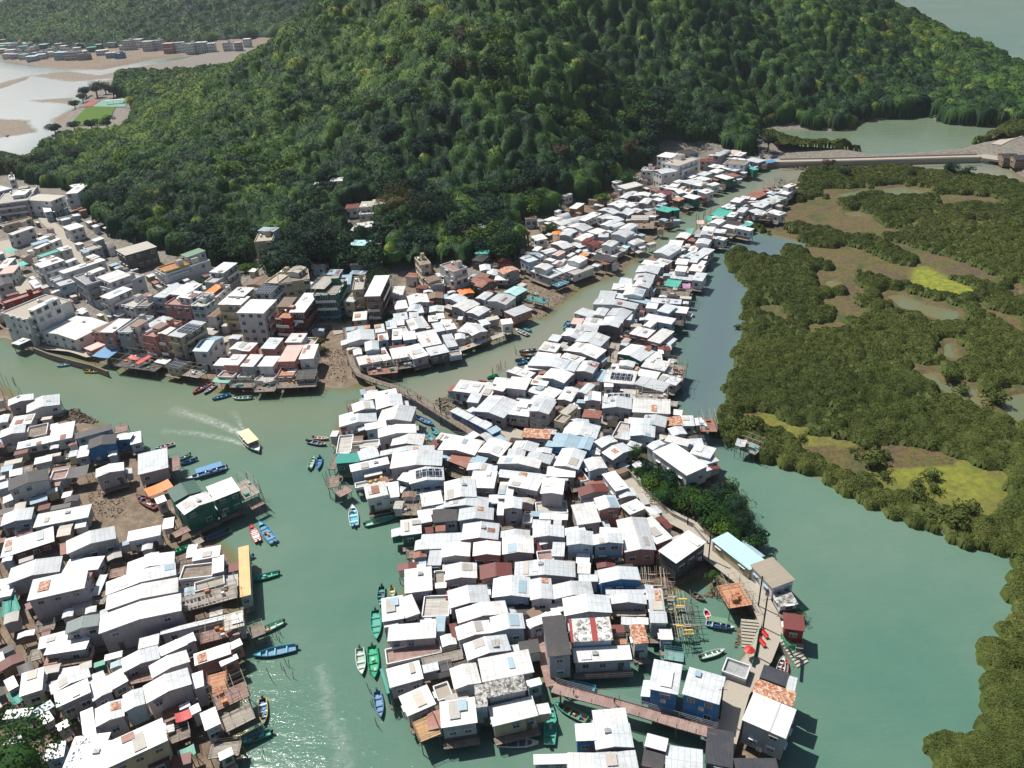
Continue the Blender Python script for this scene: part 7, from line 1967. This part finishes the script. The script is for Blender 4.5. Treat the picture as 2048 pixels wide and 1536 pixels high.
# ------------------------------------------------------------------ causeway rail, seawall, steps
def wallrun(name, label, cat, s_, z0, z1, th, mat):
    p = dense(P0(s_, z1), 4); cx, cy = p[0]; b = MB()
    for a, c in zip(p[:-1], p[1:]):
        l = math.dist(a, c); an = math.atan2(c[1]-a[1], c[0]-a[0]); b.box(0, l+.02, -th/2, th/2, z0, z1, mat, M=Matrix.Translation((a[0]-cx, a[1]-cy, 0)) @ Matrix.Rotation(an, 4, 'Z'))
    o = b.build(name); o.location = (cx, cy, 0); return tagset(o, label, cat)
plain('seawall_stone', (.23, .19, .15), .9, .2, 0, .3)
wallrun('seawall', 'long brown seawall below the white roofed warehouse', 'seawall', '66,695 100,708 150,722 184,730 215,742', -1, 2.2, .5, 'seawall_stone')
wallrun('parapet', 'pale parapet along the water side of the causeway', 'wall', '1560,325 1700,322 1800,319 1958,315', 2.6, 3.7, .25, 'path_concrete')
wallrun('parapet', 'pale parapet along the lagoon side of the causeway', 'wall', '1560,317 1700,314 1800,311 1955,307', 2.6, 3.7, .25, 'path_concrete')
wallrun('boardwalk_kerb', 'low pale kerb along the marsh boardwalk', 'kerb', '1595,383 1630,363 1665,356 1725,350 1800,349 1850,351', 1.0, 1.7, .2, 'path_concrete')
wallrun('garden_wall', 'low grey wall between the garden and the lane', 'wall', '1240,925 1262,945 1300,985 1345,1025 1385,1045 1415,1080', 1.5, 3.0, .25, 'concrete')
wallrun('lane_railing', 'green railing on the cove side of the lane', 'railing', '1525,1245 1516,1270 1512,1295 1505,1325', 2.2, 3.1, .06, 'green_paint')
wallrun('lane_railing', 'green railing on the lagoon side of the lane', 'railing', '1562,1265 1578,1290 1592,1290 1588,1330', 2.2, 3.1, .06, 'green_paint')
def steps(label, px, py, an, n_, w_, top):
    x, y = un(px, py, top); b = MB()
    for i in range(n_): b.box(-w_/2, w_/2, -i*.55-.55, -i*.55, -.6, top-i*top/n_, 'path_concrete')
    o = b.build('stone_steps'); o.location = (x, y, 0); o.rotation_euler = (0, 0, an); tagset(o, label, 'steps')
steps('broad stone steps leading down to the cove', 1508, 1240, R(-12), 9, 4.6, 2.1); steps('narrow steps descending to the lagoon beside the red shed', 1568, 1275, R(25), 9, 2.6, 2.1)
for i, (px, py, wh_) in enumerate([(1528, 1266, 'upper'), (1523, 1283, 'lower')]):
    x, y = un(px, py, 2.7); e = empty('bench', (x, y, 2.12), R(-72)); tagset(e, '%s of the two red benches on the lane' % wh_, 'bench', 'red benches on the lane'); q = MB(); q.box(-1.0, 1.0, -.25, .25, .4, .48, 'red_paint'); q.build('seat', e)
    q = MB(); q.box(-1.0, 1.0, .2, .27, .55, .95, 'red_paint'); q.build('backrest', e)
    for dx in (-.8, .8): q = MB(); q.box(dx-.06, dx+.06, -.22, .22, 0, .4, 'grey_metal'); q.build('leg', e)
# ------------------------------------------------------------------ poles, umbrellas, greenhouse etc.
def pole(px, py, h, label, arm=True):
    x, y, _ = land(px, py, 0); e = empty('utility_pole', (x, y, max(ground(x, y), 0))); tagset(e, label, 'utility pole', 'utility poles along the lanes'); q = MB(); q.bar((0, 0, -1), (0, 0, h), .13, 'dark' if arm else 'grey_metal', 6); q.build('pole', e)
    q = MB(); q.bar((-.7, 0, h-.5), (.7, 0, h-.5), .06, 'timber'); q.build('crossarm', e); return (x, y, max(ground(x, y), 0)+h-.4)
T1 = pole(1416, 1130, 9, 'dark pole between the big white canopy roof and the cyan roof'); T2 = pole(1516, 1216, 8, 'pole at the top of the broad steps'); T3 = pole(1526, 1256, 7.5, 'pole above the upper red bench'); T4 = pole(1436, 1462, 9.5, 'thick dark pole beside the lower footbridge end'); T5 = pole(1512, 1315, 7, 'pole at the foot of the broad steps')
T6 = pole(1203, 838, 9, 'tall dark pole on the island lane crossing'); T7 = pole(1220, 745, 7.5, 'pole on the spit lane beside the pale grey roofs'); T8 = pole(1152, 838, 7.5, 'dark pole left of the lane crossing'); T9 = pole(886, 862, 8, 'dark pole in the inlet beside the upper footbridge')
T10 = pole(1115, 900, 6, 'pole above the pale blue roofs'); T11 = pole(1375, 1050, 7, 'pole on the garden lane bend'); pole(1295, 870, 6, 'pole by the rust roof above the garden', False)
wires = MB()
def wire(a, c):
    n_ = 10; p = [(a[0]+(c[0]-a[0])*t_/n_, a[1]+(c[1]-a[1])*t_/n_, a[2]+(c[2]-a[2])*t_/n_-1.0*4*(t_/n_)*(1-t_/n_)*.8) for t_ in range(n_+1)]
    w__ = MB()
    for i in range(n_): w__.bar(p[i], p[i+1], .022, 'dark', 3)
    return w__
for a, c, lb in ((T1, T2, 'cyan roof'), (T2, T3, 'broad steps'), (T3, T5, 'red benches'), (T5, T4, 'patched roof yard'), (T1, T11, 'garden lane'), (T6, T8, 'lane crossing'), (T6, T7, 'solar roofs'), (T10, T8, 'pale blue roofs')):
    tagset(wire(a, c).build('overhead_wire'), 'thin sagging overhead wire near the '+lb, 'wire', 'overhead wires between the poles')
def umbrella(px, py, col, label, z=None, r_=1.5):
    x, y = un(px, py, 4.2 if z is None else z); g0 = max(ground(x, y), 1.8); e = empty('parasol', (x, y, g0)); tagset(e, label, 'parasol'); q = MB(); q.bar((0, 0, 0), (0, 0, 2.4), .04, 'white_trim'); q.build('pole', e); q = MB()
    for i in range(8): a0, a1 = i*math.pi/4, (i+1)*math.pi/4; q.poly([(math.cos(a0)*r_, math.sin(a0)*r_, 2.1), (math.cos(a1)*r_, math.sin(a1)*r_, 2.1), (0, 0, 2.6)], col)
    q.build('canopy', e)
umbrella(1499, 1298, 'red_paint', 'red parasol at the foot of the broad steps', r_=1.0); umbrella(1168, 508, 'orange_paint', 'orange parasol by the two maroon roofed houses', r_=2.0); umbrella(1113, 464, 'orange_paint', 'orange parasol behind the arched grey roofs', r_=2.2)
for i, (px, py) in enumerate(((66, 406), (76, 404), (70, 410), (78, 412), (75, 417))): umbrella(px, py, 'orange_paint' if i % 2 else 'terracotta', 'orange market parasol beside the steep white gable, number %s along the street' % ['first', 'second', 'third', 'fourth', 'fifth'][i], r_=1.9)
# sports field
def flatpatch(name, s_, z, mat, kind=None, label=None, cat=None):
    p = P0(s_, 2.3); b = MB(); b.poly([(x, y, max(ground(x, y), 1.5)*0+z) for x, y in (p if np.cross(p[1]-p[0], p[2]-p[1]) > 0 else p[::-1])], mat); o = b.build(name); return tagset(o, label, cat, None, kind)
plain('lawn_green', (.085, .16, .02), .9, .2); plain('court_green', (.16, .33, .27), .8); plain('court_red', (.32, .07, .06), .8)
flatpatch('lawn', '136,252 173,214 232,212 214,250', 2.35, 'lawn_green', 'structure'); flatpatch('sports_court', '184,213 205,200 258,197 250,214', 2.40, 'court_green', 'structure'); flatpatch('court_apron', '164,214 182,202 203,200 183,213', 2.44, 'court_red', 'structure')
e = empty('shelter', (*un(234, 203, 4), 2.3), R(8)); tagset(e, 'white flat shelter roof standing over the sports court', 'shelter'); q = MB(); q.box(-9, 9, -1.6, 1.6, 3.0, 3.2, 'white_trim'); q.build('roof', e)
for x in (-8, -3, 3, 8): link(STILT, 'post', e, Matrix.Translation((x, 0, 0)) @ Matrix.Scale(3.0, 4, (0, 0, 1)))
# temple at the right edge
for i, (px, py, c_) in enumerate(((2026, 316, 'k'), (2050, 320, 'k'))):
    x, y, z = land(px, py, 4); s = Spec(); s.W, s.D, s.rz, s.cx, s.cy, s.base, s.z, s.h = 7, 9, R(-12), x, y+4, ground(x, y+4), ground(x, y+4)+4.2, 4.2; s.style, s.rc, s.wall, s.nowall, s.fl, s.land, s.solar = 'r', 'k', 'n', False, '', True, False
    e = empty('temple_hall', (s.cx, s.cy, s.base), s.rz); tagset(e, '%s grey tiled temple hall at the road end with an orange banner' % ('left' if i == 0 else 'right'), 'temple', 'temple halls by the road'); realise(parts_of(s), e)
# rubble and rocks
def rocks(name, s_, n_, a, b_, label, mat='mud_rock'):
    p = P0(s_); g_ = random.Random(3); b = MB(); k = 0; x0, y0 = p.min(0); x1, y1 = p.max(0)
    while k < n_:
        x, y = g_.uniform(x0, x1), g_.uniform(y0, y1)
        if not inside(p, np.array([x]), np.array([y]))[0]: 
            continue
        k += 1; z = max(ground(x, y), .0); r_ = g_.uniform(a, b_)
        v = [(x+g_.uniform(-1, 1)*r_, y+g_.uniform(-1, 1)*r_, z+g_.uniform(-.2, .9)*r_) for _ in range(5)]; 
        for t_ in ((0, 1, 2), (0, 2, 3), (0, 3, 4), (0, 4, 1), (1, 2, 4)): b.poly([v[i] for i in t_], mat)
    tagset(b.build(name), label, name.replace('_', ' '), kind='stuff')
rocks('rubble', '130,825 150,818 180,835 195,845 160,850 140,845', 420, .25, .7, 'heap of brown rubble on the west bank point'); rocks('rocks', '1560,335 1760,326 1755,332 1700,336 1600,340', 500, .4, 1.0, 'stones scattered along the causeway foot')
rocks('shore_stones', '1425,1180 1490,1200 1500,1260 1470,1300 1480,1240 1440,1200 1405,1190', 420, .2, .6, 'stones and driftwood along the cove bank'); rocks('debris', '870,800 905,790 930,815 900,835 880,830', 260, .2, .6, 'rubbish and driftwood at the island tip')
rocks('mud_debris', '645,700 690,700 695,770 650,760', 260, .15, .45, 'driftwood and stones on the creek mud'); rocks('bank_stones', '170,960 240,960 260,1040 190,1040', 420, .12, .4, 'stones on the mud beside the timber frame')
rocks('mud_pebbles', '1040,560 1110,560 1170,575 1120,610 1080,640 1040,600', 380, .15, .45, 'stones over the north bank mud flat'); rocks('shore_rocks', '95,275 125,262 130,285 90,300', 200, .5, 1.4, 'pale rocks on the bay shore')
# bare timber frame and other stake groups standing in the water
def stakes(name, label, s_, n_, h0, h1, lean=.5):
    p = P0(s_); g_ = random.Random(len(label)); cx, cy = p.mean(0); e = empty(name, (cx, cy, 0)); tagset(e, label, 'stakes')
    for i in range(n_):
        a, c = p[g_.randrange(len(p))], p[g_.randrange(len(p))]; t_ = g_.random(); x, y = a[0]+(c[0]-a[0])*t_-cx, a[1]+(c[1]-a[1])*t_-cy
        b = MB(); b.bar((x, y, -1.5), (x+g_.uniform(-lean, lean), y+g_.uniform(-lean, lean), g_.uniform(h0, h1)), .06, 'timber'); b.build('stake', e)
stakes('mooring_stakes', 'leaning mooring stakes below the drying basket boat', '548,1275 560,1285 565,1262', 5, .8, 2); stakes('mooring_stakes', 'thin stakes in the sparkling water right of the long blue sampan', '575,1330 590,1345 572,1395 545,1360', 6, 1.5, 3.5); stakes('mooring_stakes', 'mooring stakes beside the blue boat under the teal awning', '738,1350 745,1410 755,1450', 7, 1.2, 2.6)
stakes('mooring_stakes', 'stakes at the very bottom of the creek', '490,1510 505,1536 550,1530 530,1520', 6, 1.5, 3.5); stakes('mooring_stakes', 'stakes below the jumbled corner deck', '650,960 655,990 680,1010 690,1000', 8, 1, 3); stakes('fish_trap_stakes', 'pole tower standing in the grey creek by the head of the spit', '1457,480 1470,480 1472,498 1458,500', 8, 3, 4.5, .2)
stakes('mooring_stakes', 'stakes along the channel bank below the long white roofs', '995,745 1010,735 975,760 1050,690', 10, 1.5, 3); stakes('jetty_stakes', 'jumbled jetty poles at the far west edge', '0,775 30,770 50,800 20,830', 16, 2, 5); stakes('jetty_stakes', 'row of poles at the west bank of the spit near the orange awning', '1392,445 1410,432 1440,430 1400,460', 16, 2, 4.2); stakes('jetty_stakes', 'dark thin poles along the green house jetty', '500,975 525,985 535,1025 510,1040', 12, 2.5, 5)
stakes('frame_stakes', 'bare timber frame standing on the west bank mud', '210,1000 235,995 250,1025 222,1038', 14, .8, 1.6, .2); stakes('hut_poles', 'leaning pole bundle beside the rickety marsh hut', '1465,885 1500,880 1520,905 1480,905', 14, 1, 3.5, 1.5)
# rickety marsh hut
for (c3, lb, st_, rc_) in (([(1478, 898), (1510, 910), (1505, 885)], 'rickety grey plank platform on poles at the marsh edge', 'd', 'c'), ([(1470, 888), (1490, 892), (1492, 880)], 'small grey lean-to roof on the marsh platform', 'a', 's')):
    s = Spec(); s.px = c3; s.h = 2.4 if st_ == 'd' else 4; s.style, s.rc, s.wall, s.nowall, s.fl, s.land, s.solar, s.row, s.tile = st_, rc_, 'l', True, 'S', False, False, '', 'O'; place(s); e = empty('marsh_platform' if st_ == 'd' else 'lean_to', (s.cx, s.cy, s.base), s.rz); tagset(e, lb, 'platform' if st_ == 'd' else 'lean-to'); realise(parts_of(s), e)
# laundry lines
def laundry(px, py, z, L, an, label):
    x, y = un(px, py, z); e = empty('washing_line', (x, y, z-1.6), an); tagset(e, label, 'washing line', 'washing hung out on lines'); q = MB(); q.bar((-L/2, 0, 1.6), (L/2, 0, 1.6), .03, 'bamboo'); q.bar((-L/2, 0, 0), (-L/2, 0, 1.7), .04, 'bamboo'); q.bar((L/2, 0, 0), (L/2, 0, 1.7), .04, 'bamboo'); q.build('line', e)
    k = int(L/.7)
    for i in range(k):
        xx = -L/2+.4+i*.7; q = MB(); hh_ = random.uniform(.6, 1.1); m = random.choice(['cloth_white', 'laundry_blue', 'laundry_pink', 'cloth_blue', 'cloth_dark', 'cloth_white']); q.quad3([(xx-.25, -.02, 1.58), (xx+.25, -.02, 1.58), (xx+.25, .05, 1.58-hh_), (xx-.25, .06, 1.58-hh_)], .02, m); q.build('garment', e)
laundry(395, 1195, 6.8, 6, R(20), 'washing on the grey terrace left of the orange deck'); laundry(1228, 1116, 3.8, 4, R(0), 'lilac washing outside the pale blue walled row'); laundry(700, 862, 4.4, 4, R(10), 'washing among the white decks at the island tip'); laundry(910, 800, 4.4, 5, R(-35), 'washing at the left end of the channel roofs'); laundry(985, 1318, 4.5, 6, R(15), 'washing on the cluttered pale deck')
laundry(1312, 695, 3.6, 3, R(0), 'washing beside the green awning on the creek'); laundry(355, 612, 10.5, 4, R(15), 'washing on the dark red block'); laundry(800, 1010+0, 4, 3, 0, 'washing near the brown deck by the cyan boat')
# pots of plants and yellow floats
for i, (px, py) in enumerate(((741, 963), (752, 960), (763, 954), (768, 959))):
    x, y = un(px, py, 3.9); e = empty('float', (x, y, 3.4)); q = MB(); n_ = 8
    for a in range(n_): a0, a1 = a*2*math.pi/n_, (a+1)*2*math.pi/n_; q.poly([(math.cos(a0)*.45, math.sin(a0)*.45, 0), (math.cos(a1)*.45, math.sin(a1)*.45, 0), (math.cos(a1)*.38, math.sin(a1)*.38, .6), (math.cos(a0)*.38, math.sin(a0)*.38, .6)], 'yellow_paint'); q.poly([(math.cos(a0)*.38, math.sin(a0)*.38, .6), (math.cos(a1)*.38, math.sin(a1)*.38, .6), (0, 0, .7)], 'yellow_paint')
    q.build('drum', e); q = MB(); q.bar((0, 0, .7), (0, 0, .95), .08, 'white_trim'); q.build('lid', e); tagset(e, 'yellow drum on the white balcony, %s from the left' % ORD[i], 'drum', 'yellow drums on the white balcony')
# ------------------------------------------------------------------ people
def person_mesh(top, bottom, step):
    me = bpy.data.meshes.new('person'); V = [(0, 0, .92), (0, 0, 1.18), (0, 0, 1.42), (0, 0, 1.52), (0, .02, 1.66)]; E = [(0, 1), (1, 2), (2, 3), (3, 4)]; Rd = [.14, .13, .15, .055, .10]
    for sg in (-1, 1):
        k = len(V); V += [(sg*.1, 0, .86), (sg*.11, sg*step*.5, .48), (sg*.11, sg*step-.02, .07), (sg*.11, sg*step+.14, .04)]; E += [(0, k), (k, k+1), (k+1, k+2), (k+2, k+3)]; Rd += [.095, .07, .045, .04]
        k = len(V); V += [(sg*.19, 0, 1.40), (sg*.24, -sg*step*.4, 1.13), (sg*.23, -sg*step*.8+.06, .88), (sg*.23, -sg*step*.9+.08, .80)]; E += [(2, k), (k, k+1), (k+1, k+2), (k+2, k+3)]; Rd += [.06, .045, .035, .03]
    me.from_pydata(V, E, []); o = bpy.data.objects.new('tmp', me); COL.objects.link(o); m = o.modifiers.new('s', 'SKIN'); me.skin_vertices.new() if not me.skin_vertices else None
    for i, r_ in enumerate(Rd): me.skin_vertices[0].data[i].radius = (r_, r_*.8)
    me.skin_vertices[0].data[0].use_root = True; o.modifiers.new('b', 'SUBSURF').levels = 1; dg = bpy.context.evaluated_depsgraph_get(); dg.update(); out_ = bpy.data.meshes.new_from_object(o.evaluated_get(dg)); out_.name = 'person'; bpy.data.objects.remove(o)
    out_.materials.clear(); 
    for mm in ('skin', top, bottom, 'hair'): out_.materials.append(MATS[mm])
    for p in out_.polygons:
        c = p.center; p.material_index = 3 if c.z > 1.66 or (c.z > 1.6 and c.y < -.0) else 0 if c.z > 1.47 or (abs(c.x) > .2 and c.z < 1.1) else 1 if c.z > .95 else 2
        if c.z < .5 and c.z > .1: p.material_index = 2
    return out_
PM = [person_mesh('cloth_white', 'cloth_dark', .22), person_mesh('cloth_red', 'cloth_dark', .15), person_mesh('cloth_blue', 'cloth_dark', .25), person_mesh('cloth_dark', 'cloth_blue', .2)]
PE = [(1147, 1389, 3.1, 0, 'person in a white shirt walking at the left end of the lower footbridge'), (1229, 1408, 3.1, 3, 'person in dark clothes mid way on the lower footbridge'), (816, 789, 2.7, 3, 'person in dark clothes at the top of the upper footbridge'), (836, 800, 2.7, 1, 'person in red on the upper footbridge, left of another in red'), (841, 803, 2.7, 1, 'person in red on the upper footbridge, right of another in red'),
 (870, 822, 2.7, 3, 'person in dark clothes mid way down the upper footbridge'), (893, 836, 2.7, 2, 'person in blue at the lower half of the upper footbridge'), (1003, 857, 1.66, 2, 'person in blue on the island square'), (1026, 857, 1.66, 1, 'person in red on the island square'), (1222, 716, 1.7, 3, 'person in dark clothes on the spit lane, left of a companion'), (1226, 717, 1.7, 3, 'person in dark clothes on the spit lane, right of a companion'), (1230, 700, 1.7, 0, 'person in a white shirt farther up the spit lane')]
for px, py, z, k, lb in PE:
    x, y = un(px, py, z); o = link(PM[k], 'person'); o.location = (x, y, z); o.rotation_euler = (0, 0, random.uniform(0, 6)); tagset(o, lb, 'person', 'people walking the footbridges and lanes')

# ------------------------------------------------------------------ haze
hz = MB(); hz.box(-1600, 1600, -400, 2330, -4, 330, 'dark'); t = NT('haze'); t.t.nodes.remove(t.b); pv = t.n('ShaderNodeVolumePrincipled'); pv.inputs['Color'].default_value = (.78, .88, 1, 1); pv.inputs['Density'].default_value = .00007; pv.inputs['Anisotropy'].default_value = .2
t.t.links.new(pv.outputs[0], t.t.nodes['Material Output'].inputs['Volume']); MATS['haze'] = t.m; hz.mats = ['haze']; tagset(hz.build('haze'), 'thin bluish haze in the air over the bay', 'haze', kind='stuff')
